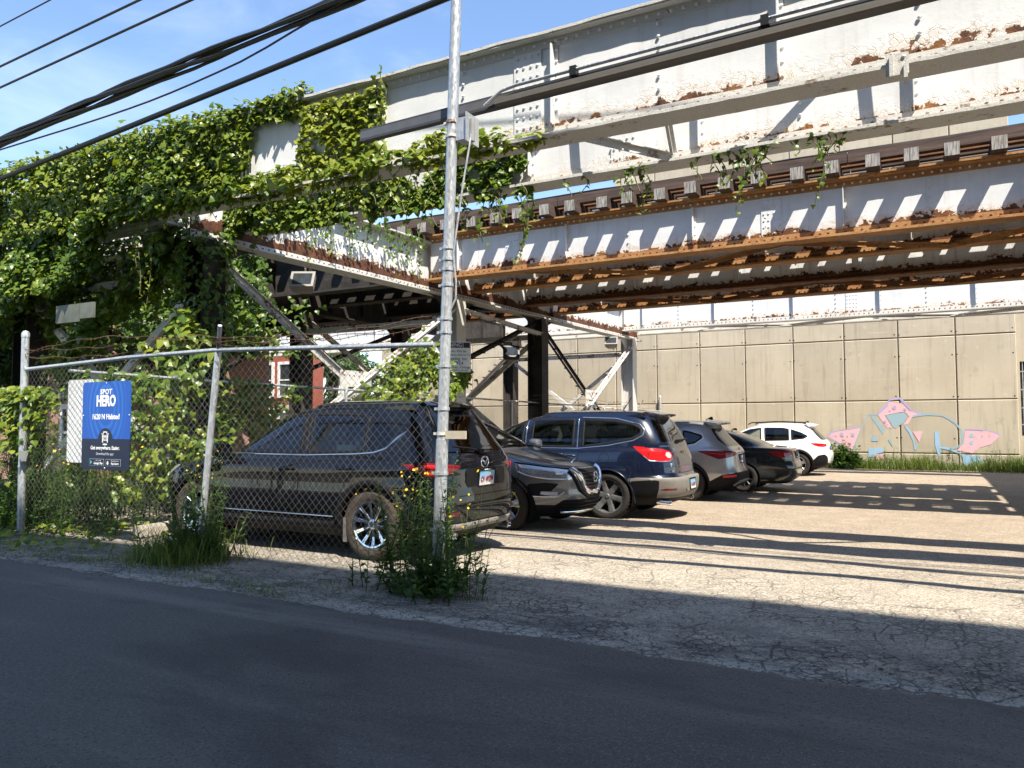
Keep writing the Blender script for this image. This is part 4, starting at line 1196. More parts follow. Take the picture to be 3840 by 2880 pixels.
for s, x, z, sz, mt in (('WARNING', -.08, 3.24, .115, wht), ('All Vehicles Will Be', 0, 3.10, .075, blk), ('Removed At Owners Expense To:', 0, 3.02, .055, blk), ('Towing, Inc.', .10, 2.93, .095, blk), ('2954', .12, 2.83, .11, blk), ('California Ave., Chicago', .03, 2.74, .075, blk), ('Motorcycles Call For Pricing', .03, 2.67, .05, blk)):
    me = text_mesh(s, sz, mt); me.transform(Matrix.Rotation(math.pi / 2, 4, 'X')); tow_obj(me, x, z, 'lettering', -.0042)
# ------------------------------------------------------------------ small things
def floodlight(loc, rz, tilt, label, mat):
    t = thing('floodlight', label, 'floodlight', loc, 'floodlights under the railway')
    R = (Matrix.Rotation(rz, 3, 'Z') @ Matrix.Rotation(tilt, 3, 'X'))
    c = Vector(loc)
    b = MB(); vs = []
    for y, w, h in ((-.16, .21, .17), (.0, .19, .15), (.14, .11, .09)):
        vs += [c + R @ Vector((dx * w, y, dz * h)) for dx, dz in ((-1, -1), (1, -1), (1, 1), (-1, 1))]
    b.add(vs, [(3, 2, 1, 0), (8, 9, 10, 11)] + [(a + j, a + (j + 1) % 4, a + 4 + (j + 1) % 4, a + 4 + j) for a in (0, 4) for j in range(4)])
    b.build('housing', mat, t)
    b = MB(); b.add([c + R @ Vector((dx * .165, -.163, dz * .125)) for dx, dz in ((-1, -1), (1, -1), (1, 1), (-1, 1))], [(3, 2, 1, 0)]); b.build('lens', M['winglass'], t)
    b = MB(); b.tube([c + R @ Vector((0, .05, .12)), c + Vector((0, .02, .30))], .018, 8); b.build('bracket', mat, t)
FLG = flat('weathered_grey_enamel', (.24, .22, .19), .6)
floodlight((-9.35, 17.2, 3.22), .5, -.5, 'black floodlight hung under the dark diagonal brace', M['black_metal'])
floodlight((-9.1, 23.6, 4.05), .3, -.7, 'small pale grey floodlight below the cross girder near the wall', FLG)
floodlight((-9.60, 10.05, 3.92), .5, -.55, 'pale grey floodlight box hanging beneath the ivy', FLG)
ws = MB(); ws.prism([(-.09, 0), (.09, 0), (.07, .10), (.05, .13), (-.05, .13), (-.07, .10)], 'y', -.9, .9)
o = tag(ws.build('wheel_stop', M['concrete_plain']), 'concrete wheel stop lying before the black SUV', 'wheel stop'); o.location = (-8.75, 7.1, GZ(7.1)); o.rotation_euler = (0, 0, .12)
bt = thing('plastic_bottle', 'blue plastic bottle lying on the paving behind the fence', 'bottle', (-7.85, 6.15, GZ(6.15) + .035))
b = MB(); b.lathe([(0, -.10), (.03, -.10), (.033, -.09), (.033, .05), (.03, .06), (.014, .095), (.013, .11)], (0, 0, 0), 'x', 12)
o = b.build('bottle_body', flat('blue_bottle', (.06, .12, .42), .15), bt, smooth=True, keep=False)
b = MB(); b.lathe([(.015, .11), (.015, .13), (0, .13)], (0, 0, 0), 'x', 12); b.build('cap', M['white_paint'], bt, keep=False)
b = MB(); b.lathe([(.034, -.03), (.0345, .03)], (0, 0, 0), 'x', 12); b.build('bottle_label', M['white_paint'], bt, keep=False)
yb_ = thing('yellow_board', 'yellow board with black marks behind the side fence', 'sign', (-12.6, 17.3, 0))
b = MB(); b.box(-13.1, -12.15, 17.3, 17.33, 1.15, 1.75); b.build('board', M['yellow'], yb_)
me = text_mesh('CAF', .42, blk, bold=.012); me.transform(Matrix.Rotation(math.pi / 2, 4, 'X')); inst('lettering', me, yb_, Matrix.Translation((-12.6, 17.294, 1.45)))
b = MB(); b.box(-13.0, -12.94, 17.33, 17.38, -.1, 1.2); b.box(-12.3, -12.24, 17.33, 17.38, -.1, 1.2); b.build('legs', M['galv'], yb_)
panel = MB(); panel.box(-12.15, -11.55, 7.22, 7.26, 3.08, 3.36); panel.box(-11.53, -11.2, 7.22, 7.26, 3.12, 3.36)
tag(panel.build('cabinet_panel', flat('toned_white_panel', (.12, .13, .105), .6, var=.4, vs=4)), 'dull white panel hanging in the ivy on the left', 'panel')  # white panel toned down in colour, as the sun made it too bright
# ------------------------------------------------------------------ car kit: one smooth analytic shell per car, cut along panel and glass lines
def in_poly(px, py, poly):
    ins = np.zeros(px.shape, bool)
    n = len(poly)
    for k in range(n):
        x1, y1 = poly[k]; x2, y2 = poly[(k + 1) % n]
        c = (y1 > py) != (y2 > py)
        ins ^= c & (px < (x2 - x1) * (py - y1) / ((y2 - y1) if y2 != y1 else 1e-9) + x1)
    return ins

class Car:
    def __init__(s, name, label, rows, caph, paint, loc, rot, ds=.028, cat='car', group='cars parked nose in under the railway', roofx=None, sweep=0.0):
        s.sweep = sweep
        s.root = thing(name, label, cat, loc, group)
        s.root.rotation_euler = (0, 0, rot)
        s.paint = paint
        r = np.array(rows, float)
        s.z0, s.z1 = r[0, 0], r[-1, 0]
        s.f = [pchip(r[:, 0], r[:, k]) for k in range(1, 6)]
        # z levels
        zz = np.linspace(s.z0, s.z1, 3000)
        L = np.sqrt(np.diff(zz) ** 2 + (.6 * np.diff(s.f[0](zz))) ** 2 + (.6 * np.diff(s.f[1](zz))) ** 2 + np.diff(s.f[2](zz)) ** 2)
        L = np.concatenate([[0], np.cumsum(L)])
        s.Z = np.interp(np.linspace(0, L[-1], int(L[-1] / ds) + 2), L, zz)
        zm = .7
        xf, xr, w, nf, nr = [q(zm) for q in s.f]
        a = (xf - xr) / 2
        def quad(n):
            u = 2 ** (-1 / n)
            ky = max(4, int(w * u / ds)); kx = max(6, int(a * u / ds))
            t1 = [math.asin(min(1, (u * i / ky) ** (n / 2))) for i in range(ky)]
            t2 = [math.acos(min(1, (u * (1 - i / kx)) ** (n / 2))) for i in range(kx)]
            return t1 + t2
        q1, q2 = quad(float(nf)), quad(float(nr))
        th = q1 + [math.pi / 2] + [math.pi - t for t in q2[::-1]]
        th = th[:-1] if abs(th[-1] - math.pi) < 1e-9 else th
        half = th
        full = half + [math.pi] + [2 * math.pi - t for t in half[:0:-1]]
        s.TH = np.array(full); s.N = len(full)
        s.THx = np.concatenate([s.TH[-6:] - 2 * math.pi, s.TH, s.TH[:6] + 2 * math.pi])
        s.Ix = np.arange(-6, s.N + 6)
        s.caph = caph
        s.roofx = roofx
        s.regions = []
    def P(s, th, z):
        xf, xr, w, nf, nr = [q(z) for q in s.f]
        c, sn = np.cos(th), np.sin(th)
        n = np.where(c > 0, nf, nr)
        a = (xf - xr) / 2
        x = (xf + xr) / 2 + a * np.sign(c) * np.abs(c) ** (2 / n)
        v = np.abs(sn) ** (2 / n)
        y = w * np.sign(sn) * v
        if s.sweep:
            t = np.clip((x - 1.25) / .8, 0, 1)
            x = x - s.sweep * t * t * (3 - 2 * t) * v * v * np.clip((1.12 - z) / .15, 0, 1)
        return np.stack([x, y, z + 0 * x], -1)
    def E(s, i, j):
        i = np.mod(np.asarray(i, float), s.N)
        th = np.interp(i, s.Ix, s.THx)
        z = np.interp(j, np.arange(len(s.Z)), s.Z)
        return s.P(th, z)
    def Nrm(s, i, j):
        i, j = np.asarray(i, float), np.asarray(j, float)
        jm, jp = np.clip(j - .6, 0, len(s.Z) - 1), np.clip(j + .6, 0, len(s.Z) - 1)
        a = s.E(i + .6, j) - s.E(i - .6, j); b = s.E(i, jp) - s.E(i, jm)
        n = np.cross(a, b)
        return n / (np.linalg.norm(n, axis=-1, keepdims=True) + 1e-12)
    def ij(s, kind, a, z, side=1):
        z = float(np.clip(z, s.z0, s.z1))
        xf, xr, w, nf, nr = [float(q(z)) for q in s.f]
        j = float(np.interp(z, s.Z, np.arange(len(s.Z))))
        if kind == 's':
            u = (a - (xf + xr) / 2) / ((xf - xr) / 2)
            u = max(-1, min(1, u)); n = nf if u > 0 else nr
            th = math.acos(math.copysign(abs(u) ** (n / 2), u))
            if side < 0: th = 2 * math.pi - th
        else:
            n = nf if kind == 'f' else nr
            t = math.asin(min(1, abs(a) / w) ** (n / 2))
            t = math.copysign(t, a * (1 if side > 0 else -1))
            th = (t if kind == 'f' else math.pi - t) % (2 * math.pi)
        i = float(np.interp(th, s.THx, s.Ix))
        if kind == 's' and False: pass
        return i, j
    def path(s, pts, side=1, closed=False, wrapf=None, sub=8):
        """pts: (kind, a, z); returns dense index-space polyline"""
        if wrapf is None: wrapf = any(p[0] == 'f' for p in pts)
        out = []
        n = len(pts)
        for k in range(n if closed else n - 1):
            p, q = pts[k], pts[(k + 1) % n]
            if p[0] == q[0]:
                for t in range(sub): out.append(s.ij(p[0], p[1] + (q[1] - p[1]) * t / sub, p[2] + (q[2] - p[2]) * t / sub, side))
            else:
                A, B = s.ij(*p, side), s.ij(*q, side)
                if wrapf: A, B = [(v[0] - s.N if v[0] > s.N / 2 else v[0], v[1]) for v in (A, B)]
                for t in range(sub): out.append((A[0] + (B[0] - A[0]) * t / sub, A[1] + (B[1] - A[1]) * t / sub))
        if not closed: out.append(s.ij(*pts[-1], side))
        if wrapf: out = [(v[0] - s.N if v[0] > s.N / 2 else v[0], v[1]) for v in out]
        return out
    def region(s, name, pts, mat, sides=(1, -1), off=0.0, label=None, full=False):
        """cut a panel; sides: mirrored copies; full: band all round given as (z0, z1)"""
        for sd in sides:
            if full:
                j0 = float(np.interp(pts[0], s.Z, np.arange(len(s.Z)))) if pts[0] > s.z0 else -1
                j1 = float(np.interp(pts[1], s.Z, np.arange(len(s.Z))))
                poly = [(-2, j0), (s.N + 2, j0), (s.N + 2, j1), (-2, j1)]; wr = False
            else:
                wr = any(p[0] == 'f' for p in pts)
                poly = s.path(pts, sd, True, wr)
            s.regions.append((name, np.array(poly), wr, mat, off, label, sd))
    def hole(s, xw, zw, R):
        for sd in (1, -1):
            pts = [('s', xw + R * math.cos(t), zw + R * math.sin(t)) for t in np.linspace(-.9, math.pi + .9, 44)]
            s.regions.append(('hole', np.array([s.ij(*p, sd) for p in pts]), False, None, 0, None, sd))
    def finish(s):
        N, Mj = s.N, len(s.Z)
        I, J = np.meshgrid(np.arange(N, dtype=float), np.arange(Mj, dtype=float))
        SN = np.zeros(I.shape, bool)
        for name, poly, wr, *_ in s.regions:
            Iw = np.where(I > N / 2, I - N, I) if wr else I.copy()
            best = np.full(I.shape, 9.0); BI, BJ = Iw.copy(), J.copy()
            m = len(poly)
            lo, hi = poly.min(0) - 1.5, poly.max(0) + 1.5
            sel = (Iw >= lo[0]) & (Iw <= hi[0]) & (J >= lo[1]) & (J <= hi[1])
            if not sel.any(): continue
            pi, pj = Iw[sel], J[sel]
            bd, bi, bj = np.full(pi.shape, 9.0), pi.copy(), pj.copy()
            for k in range(m):
                a, b = poly[k], poly[(k + 1) % m]
                d = b - a; l2 = d @ d
                if l2 < 1e-12: continue
                t = np.clip(((pi - a[0]) * d[0] + (pj - a[1]) * d[1]) / l2, 0, 1)
                qi, qj = a[0] + t * d[0], a[1] + t * d[1]
                dist = np.hypot(pi - qi, pj - qj)
                u = dist < bd
                bd[u], bi[u], bj[u] = dist[u], qi[u], qj[u]
            ok = bd < .52
            SN[sel] |= ok
            bi = np.where(ok, bi, pi); bj = np.where(ok, np.clip(bj, 0, Mj - 1), pj)
            Inew = Iw.copy(); Inew[sel] = bi
            I = np.where(sel, np.mod(Inew, N) if wr else Inew, I)
            Jn = J.copy(); Jn[sel] = bj; J = Jn
        V = s.E(I, J); NR = s.Nrm(I, J)
        owner = np.full((2, Mj - 1, N), -1)
        I2 = np.concatenate([I, I[:, :1]], 1)
        # centres in a frame without the seam jump
        def centre(A):
            A4 = np.stack([A[:-1], np.roll(A, -1, 1)[:-1], np.roll(A, -1, 1)[1:], A[1:]], 0)
            return A4
        cj4 = centre(J); sn4 = centre(SN)
        d13 = (sn4[1] & sn4[3]) & ~(sn4[0] & sn4[2])
        ci4 = centre(I)
        ref = np.arange(N)[None, None, :] + .5
        ci4 = np.where(ci4 - ref > N / 2, ci4 - N, np.where(ref - ci4 > N / 2, ci4 + N, ci4))
        def tri(A):
            t02 = np.stack([(A[0] + A[1] + A[2]) / 3, (A[0] + A[2] + A[3]) / 3]); t13 = np.stack([(A[0] + A[1] + A[3]) / 3, (A[1] + A[2] + A[3]) / 3])
            return np.where(d13[None], t13, t02)
        ci, cj = tri(ci4), tri(cj4)
        for r, (name, poly, wr, *_) in enumerate(s.regions):
            c = np.where(ci > N / 2, ci - N, ci) if wr else ci
            owner[in_poly(c, cj, poly)] = r
        idx = np.arange(N * Mj).reshape(Mj, N)
        Q = np.stack([idx[:-1], np.roll(idx, -1, 1)[:-1], np.roll(idx, -1, 1)[1:], idx[1:]], -1)
        TR = np.where(d13[None, ..., None], np.stack([Q[..., [0, 1, 3]], Q[..., [1, 2, 3]]]), np.stack([Q[..., [0, 1, 2]], Q[..., [0, 2, 3]]]))
        Vf, Nf = V.reshape(-1, 3), NR.reshape(-1, 3)
        # roof cap and floor
        capV, capF, capN = [], [], []
        xf, xr, w, nf, nr = [float(q(s.z1)) for q in s.f]
        K = 12
        base = V[-1]; cx = (xf + xr) / 2 if s.roofx is None else s.roofx
        ring = [idx[-1]]
        nv = len(Vf)
        for k in range(1, K + 1):
            a = k / K
            r_ = 1 - a ** 1.35 if k < K else .0005
            z = s.z1 + s.caph * (1 - r_ ** 2.3) ** (1 / 2.3)
            p = np.stack([cx + (base[:, 0] - cx) * r_, base[:, 1] * r_, np.full(N, z)], -1)
            capV.append(p); ring.append(np.arange(nv, nv + N)); nv += N
        Vall = np.concatenate([Vf] + capV)
        for k in range(K):
            a, b = ring[k], ring[k + 1]
            capF.append(np.stack([a, np.roll(a, -1), np.roll(b, -1), b], -1))
        groups = {}
        for r in range(-1, len(s.regions)):
            fs = TR[owner == r]
            if r >= 0 and s.regions[r][0] == 'hole': continue
            if r == -1: fs = np.concatenate([fs] + [q for cf in capF for q in (cf[:, [0, 1, 2]], cf[:, [0, 2, 3]])])
            if len(fs): groups[r] = fs
        # vertex normals of the whole shell (so that panels share reflections)
        allF = np.concatenate([Q.reshape(-1, 4)] + capF)
        fn = np.cross(Vall[allF[:, 2]] - Vall[allF[:, 0]], Vall[allF[:, 3]] - Vall[allF[:, 1]])
        VN = np.zeros_like(Vall)
        for c in range(4): np.add.at(VN, allF[:, c], fn)
        VN /= np.linalg.norm(VN, axis=1, keepdims=True) + 1e-12
        s.objs = {}
        for r, fs in groups.items():
            name, mat, off, label = ('body', s.paint, 0, None) if r < 0 else (s.regions[r][0], s.regions[r][3], s.regions[r][4], s.regions[r][5])
            u, inv = np.unique(fs, return_inverse=True)
            me = np_mesh(name, Vall[u] + VN[u] * off, inv.reshape(fs.shape), mat, smooth=True)
            if len(me.vertices) == len(u):
                try: me.normals_split_custom_set_from_vertices([tuple(q) for q in VN[u]])
                except Exception: pass
            o = put(bpy.data.objects.new(name, me), s.root, False)
            if label: o['label'] = label
            s.objs.setdefault(name, []).append(o)
        return s
    # details that follow the shell
    def strip(s, name, pts, width, raise_, mat, sides=(1, -1), closed=False, parent=None, sub=8, taper=False, inset=.003):
        for sd in sides:
            p = s.path(pts, sd, closed, None, sub)
            i = np.array([q[0] for q in p]); j = np.array([q[1] for q in p])
            pos, nr = s.E(i, j), s.Nrm(i, j)
            k = len(p)
            if closed: tg = np.roll(pos, -1, 0) - np.roll(pos, 1, 0)
            else: tg = np.gradient(pos, axis=0)
            tg /= np.linalg.norm(tg, axis=1, keepdims=True) + 1e-9
            lat = np.cross(nr, tg); lat /= np.linalg.norm(lat, axis=1, keepdims=True) + 1e-9
            ww = np.full(k, width / 2)
            if taper: ww = ww * np.sin(np.linspace(.25, math.pi - .25, k))
            ww = ww[:, None]
            prof = [pos - lat * ww - nr * inset, pos - lat * ww * .85 + nr * raise_, pos + lat * ww * .85 + nr * raise_, pos + lat * ww - nr * inset]
            V = np.stack(prof, 1).reshape(-1, 3)
            F = []
            for a in range(k if closed else k - 1):
                b = (a + 1) % k
                for q in range(3): F.append((4 * a + q, 4 * b + q, 4 * b + q + 1, 4 * a + q + 1))
            me = np_mesh(name, V, F, mat, smooth=False)
            put(bpy.data.objects.new(name, me), parent or s.root, False)
    def at(s, kind, a, z, side=1):
        i, j = s.ij(kind, a, z, side)
        return Vector(s.E([i], [j])[0]), Vector(s.Nrm([i], [j])[0])
    def place(s, name, me, pos, facing='r', tilt=0.0, parent=None, yaw=0.0):
        R = Matrix(((0, 0, -1), (-1, 0, 0), (0, 1, 0))) if facing == 'r' else Matrix(((0, 0, 1), (1, 0, 0), (0, 1, 0)))
        if facing == 'L': R = Matrix(((-1, 0, 0), (0, 0, 1), (0, 1, 0)))
        if facing == 'R': R = Matrix(((1, 0, 0), (0, 0, -1), (0, 1, 0)))
        R = Matrix.Rotation(yaw, 3, 'Z') @ R @ Matrix.Rotation(tilt, 3, 'X')
        o = bpy.data.objects.new(name, me)
        o.matrix_basis = Matrix.Translation(pos) @ R.to_4x4()
        return put(o, parent or s.root, False)
    def mb(s, name, b, mat, smooth=False, parent=None):
        return b.build(name, mat, parent or s.root, smooth, keep=False)
    def wheel(s, x, yout, r, rr, wd, style, tyre, alloy, sd, rim_dark=None):
        """yout: outer face of the tyre (abs y)"""
        h = MB(); c = (x, 0, r)
        yo = sd * yout
        def ring(b, prof, m=0, n=36): b.lathe([(q, yo - sd * d) for q, d in prof], c, 'y', n, m)
        ring(h, [(0, .10), (.16, .10), (.16, .13), (0, .13)], 0, 20)
        wheel = s.mb('wheel', h, M['alloy_dark'])
        t = MB()
        ring(t, [(rr + .004, .014), (rr + .03, .002), (r - .05, -.004), (r - .022, .006), (r - .006, .022), (r, .045), (r, wd - .04), (r - .01, wd - .015), (r - .05, wd), (rr, wd)], 0, 48)
        ty = s.mb('tyre', t, tyre, True, wheel)
        g = MB()
        for k in range(40):
            a = 2 * math.pi * k / 40
            for dd in (.03, .09, .15):
                p = Vector((x + math.cos(a) * (r + .002), yo - sd * (dd + .02), r + math.sin(a) * (r + .002)))
                g.obox(p, .018, .045, .006, Matrix.Rotation(-a + math.pi / 2, 3, 'Y') @ Matrix.Rotation(.4 * sd * (1 if dd < .1 else -1), 3, 'Z'))
        o = s.mb('tread_blocks', g, tyre, False, wheel); o['kind'] = 'stuff'
        m = MB()
        ring(m, [(rr + .006, .008), (rr + .006, .018), (rr - .012, .022), (rr - .022, .05), (rr - .03, .14), (rr - .03, wd - .03)], 0, 40)
        dish = .035
        ns = style[0]
        for k in range(ns):
            a0 = 2 * math.pi * k / ns + .2
            for da in style[1]:
                a = a0 + da * .5; a2 = a0 + da
                vs = []
                for rad, ang, w_, d_, th_ in ((.045, a, style[2] * 1.15, .04, .05), (rr * .55, (a + a2) / 2, style[2], dish + .006, .035), (rr - .014, a2, style[3], .020, .03)):
                    ca, sa = math.cos(ang), math.sin(ang)
                    for e, dd in ((-1, th_), (-1, .006), (-.55, 0), (.55, 0), (1, .006), (1, th_)):
                        vs.append((x + ca * rad - sa * w_ * e / 2, yo - sd * (d_ + dd), r + sa * rad + ca * w_ * e / 2))
                fs = []
                for q in range(2):
                    for e in range(5): fs.append((6 * q + e, 6 * q + e + 1, 6 * q + e + 7, 6 * q + e + 6))
                m.add(vs, fs)
        ring(m, [(0, .028), (.03, .028), (.034, .034), (.055, .042), (.06, .07)], 0, 20)
        s.mb('rim', m, alloy, False, wheel)
        return wheel
    def wheels(s, xs, r, rr, style, tyre, alloy, wd=.225, tuck=.0, R=.40, zc=None):
        for x in xs:
            for sd in (1, -1):
                yo = float(s.at('s', x, r + .12)[0].y) if sd > 0 else -float(s.at('s', x, r + .12, -1)[0].y)
                yo = abs(float(s.at('s', x, min(.62, r + R))[0].y)) - .012 - tuck
                s.wheel(x, yo, r, rr, wd, style, tyre, alloy, sd)
                b = MB()
                w0, w1 = sd * (yo + .0), sd * (yo - .36)
                n = 18; vs = []
                for k in range(n + 1):
                    a = -.6 + (math.pi + 1.2) * k / n
                    vs += [(x + (R + .015) * math.cos(a), w0, r + (R + .015) * math.sin(a)), (x + (R + .015) * math.cos(a), w1, r + (R + .015) * math.sin(a))]
                b.add(vs, [(2 * k, 2 * k + 1, 2 * k + 3, 2 * k + 2) for k in range(n)])
                b.add([vs[2 * k + 1] for k in range(n + 1)], [tuple(range(n + 1))])
                s.mb('wheel_well', b, M['under'])
    def arch(s, xw, r, R, wd, raise_, mat, name='arch_trim', a0=-.35):
        s.strip(name, [('s', xw + (R + wd / 2 - .008) * math.cos(t), max(s.z0 + .01, r + (R + wd / 2 - .008) * math.sin(t))) for t in np.linspace(a0, math.pi - a0, 30)], wd, raise_, mat, sub=1, inset=.02)
    def underbody(s, zb=.24):
        xf, xr, w = [float(q(s.z0)) for q in s.f[:3]]
        b = MB(); b.box(xr + .25, xf - .25, -w + .26, w - .26, zb - .04, zb + .05); b.box(xr + .55, xf - .5, -.5, .5, zb + .05, zb + .25)
        s.mb('underbody', b, M['under'])
    def interior(s, seat, dash_x, rows, zs=.62, wheel_left=True):
        b = MB(); b.box(min(rows) - .75, dash_x + .45, -.62, .62, .36, .42); b.box(dash_x - .05, dash_x + .55, -.66, .66, .62, 1.02)
        s.mb('cabin_floor', b, M['seat_dark'])
        for x in rows:
            for y in (-.36, .36):
                c = MB()
                c.box(x - .26, x + .26, y - .25, y + .25, zs - .22, zs)
                R = Matrix.Rotation(-.28, 3, 'Y')
                c.obox((x - .34, y, zs + .28), .15, .48, .64, R)
                c.obox((x - .47, y, zs + .70), .10, .27, .19, R)
                o = s.mb('seat', c, seat)
        c = MB(); pts = [(dash_x - .18 + .06 * math.sin(a), .36 + .18 * math.cos(a), .98 + .17 * math.sin(a)) for a in np.linspace(0, 2 * math.pi, 20)]
        c.tube(pts, .014, 6, cap=False); c.bar((dash_x - .18, .2, .98), (dash_x - .18, .52, .98), .03, .04)
        s.mb('steering_wheel', c, M['seat_dark'])
    def mirror(s, x, z, mat, sides=(1, -1)):
        for sd in sides:
            p, n = s.at('s', x, z, sd)
            b = MB(); vs = []
            for dx, w_, h_ in ((.10, .05, .05), (.06, .11, .075), (-.03, .125, .085), (-.055, .118, .078)):
                for k in range(10):
                    a = 2 * math.pi * k / 10
                    vs.append((p.x + dx, p.y + sd * (.15 + w_ * math.copysign(abs(math.cos(a)) ** .7, math.cos(a))), p.z + .08 + h_ * math.copysign(abs(math.sin(a)) ** .7, math.sin(a))))
            fs = [tuple(range(9, -1, -1)), tuple(range(30, 40))] + [(a * 10 + k, a * 10 + (k + 1) % 10, a * 10 + 10 + (k + 1) % 10, a * 10 + 10 + k) for a in range(3) for k in range(10)]
            b.add(vs, fs); b.bar((p.x, p.y - sd * .02, p.z + .01), (p.x, p.y + sd * .10, p.z + .03), .09, .035)
            s.mb('mirror', b, mat, True)
    def handle(s, x, z, mat, parent=None, sides=(1, -1), tilt=.0):
        for sd in sides:
            p, n = s.at('s', x, z, sd)
            b = MB(); b.tube([p - Vector((.11, 0, 0)) + n * .004, p - Vector((.085, 0, 0)) + n * .03, p + Vector((.085, 0, tilt)) + n * .03, p + Vector((.11, 0, tilt)) + n * .004], .013, 8, rs=[.009, .014, .014, .009])
            s.mb('door_handle', b, mat, True)
    def plate(s, pos, facing, tilt, txt, holder=True):
        b = MB(); b.box(-.152, .152, -.076, .076, 0, .006)
        t = NT('licence_plate_print'); o = t.tc('Object'); x, y, z = t.xyz(o)
        c = t.mix(t.ss(y, -.07, .05), (.62, .60, .56), (.16, .40, .62)); t.p(Base_Color=c, Roughness=.4)
        me = b.mesh('licence_plate', t.mat); o = s.place('licence_plate', me, pos, facing, tilt)
        if holder:
            f = MB()
            for a in ((-.165, .165, .076, .100), (-.165, .165, -.094, -.076), (-.165, -.152, -.076, .076), (.152, .165, -.076, .076)): f.box(a[0], a[1], a[2], a[3], -.003, .010)
            put(bpy.data.objects.new('plate_frame', f.mesh('plate_frame', M['blackpl'])), o, False)
        if txt:
            for q, sz, dy, col, bold in txt:
                tm = text_mesh(q, sz, col, sx=.8 if sz > .05 else 1, bold=bold); to = bpy.data.objects.new('plate_text', tm); to.location = (0, dy, .0105); put(to, o, False)
        return o
# ------------------------------------------------------------------ the six cars
S, F_, R_ = 's', 'f', 'r'
def poly(kind, pts): return [(kind, a, z) for a, z in pts]
red_ink = flat('dark_red_ink', (.25, .02, .03), .5); white_ink = flat('white_ink', (.75, .75, .75), .5)
blk_gasket = M['blackpl']
MUD = M['tyre_mud']

# ---- 1 black compact SUV behind the fence (rear to the right)
#        z    xf     xr     w    nf   nr
rows = [(.21, 2.02, -2.02, .80, 4.6, 5.0), (.30, 2.14, -2.16, .865, 4.6, 5.2), (.40, 2.20, -2.20, .90, 4.6, 5.2), (.55, 2.245, -2.225, .918, 4.6, 5.4),
        (.66, 2.255, -2.215, .920, 4.6, 5.4), (.76, 2.235, -2.20, .912, 4.6, 6.0), (.86, 2.14, -2.195, .908, 4.6, 5.6), (.915, 2.00, -2.19, .905, 4.8, 5.8), (.96, 1.70, -2.18, .893, 5.0, 6.0),
        (1.00, 1.38, -2.165, .872, 5.2, 6.0), (1.035, 1.12, -2.145, .848, 5.4, 6.0), (1.075, .98, -2.125, .823, 5.6, 6.0), (1.18, .78, -2.045, .780, 5.6, 6.0), (1.30, .56, -1.955, .732, 5.6, 6.0), (1.42, .33, -1.87, .684, 5.6, 6.0), (1.50, .16, -1.81, .645, 5.6, 6.0), (1.55, .02, -1.775, .610, 5.4, 6.0), (1.58, -.12, -1.75, .575, 5.2, 6.0)]
c = Car('parked_suv', 'black SUV with dusty tyres behind the chain link fence', rows, .085, M['p_black'], (-6.41, 7.20, GZ(7.2) - .005), math.pi - .015, ds=.026, roofx=-.75)
fd = [(.93, .42), (1.00, .62), (1.00, .92), (.96, 1.04), (.84, 1.095), (.50, 1.305), (.22, 1.455), (.02, 1.525), (-.30, 1.552), (-.35, 1.10), (-.36, .42)]
rd = [(-.368, .42), (-.358, 1.10), (-.308, 1.552), (-.75, 1.558), (-1.05, 1.545), (-1.24, 1.51), (-1.24, 1.12), (-1.13, .92), (-1.02, .78), (-.93, .60), (-.90, .42)]
c.region('door', poly(S, fd), c.paint); c.region('door', poly(S, rd), c.paint)
c.region('window', poly(S, [(.80, 1.085), (.52, 1.265), (.26, 1.405), (.08, 1.475), (-.24, 1.500), (-.29, 1.085)]), M['glass'])
c.region('window', poly(S, [(-.42, 1.085), (-.36, 1.503), (-.72, 1.508), (-1.02, 1.492), (-1.15, 1.468), (-1.17, 1.115), (-1.1, 1.108)]), M['glass'])
c.region('quarter_window', poly(S, [(-1.25, 1.125), (-1.23, 1.445), (-1.42, 1.385), (-1.56, 1.315), (-1.60, 1.285), (-1.45, 1.165), (-1.36, 1.130)]), M['glass_dark'])
c.region('windshield', poly(F_, [(-.70, 1.09), (.70, 1.09), (.54, 1.50), (-.54, 1.50)]), M['glass'], (1,))
c.region('rear_window', poly(R_, [(-.66, 1.10), (.66, 1.10), (.62, 1.26), (.54, 1.475), (-.54, 1.475), (-.62, 1.26)]), M['glass_dark'], (1,))
c.region('lower_cladding', (0, .395), M['blackpl'], (1,), full=True)
c.region('taillight', [(S, -1.70, .985), (S, -1.96, 1.005), (R_, .76, 1.005), (R_, .44, .965), (R_, .58, .90), (R_, .76, .855), (S, -1.99, .860), (S, -1.90, .905)], M['red_dark'])
c.region('headlight', [(S, 1.72, .905), (S, 2.0, .885), (F_, .62, .84), (F_, .45, .775), (F_, .68, .735), (S, 2.05, .76), (S, 1.86, .825)], M['clear_lens'])
c.region('grille', poly(F_, [(-.42, .78), (.42, .78), (.38, .55), (.22, .46), (-.22, .46), (-.38, .55)]), M['blackpl'], (1,))
c.region('rear_reflector', [(R_, .70, .50), (R_, .52, .50), (R_, .52, .46), (R_, .70, .46)], M['red_dark'])
for x in (1.35, -1.35): c.hole(x, .365, .395)
c.finish()
for p in ([(.80, 1.085), (.52, 1.265), (.26, 1.405), (.08, 1.475), (-.24, 1.500), (-.29, 1.085)], [(-.42, 1.085), (-.36, 1.503), (-.72, 1.508), (-1.02, 1.492), (-1.15, 1.468), (-1.17, 1.115), (-1.1, 1.108)]):
    c.strip('window_gasket', poly(S, p), .035, .003, M['blackpl'], closed=True)
c.strip('pillar_trim', poly(S, [(-.35, 1.09), (-.30, 1.50)]), .07, .004, M['blackpl'])
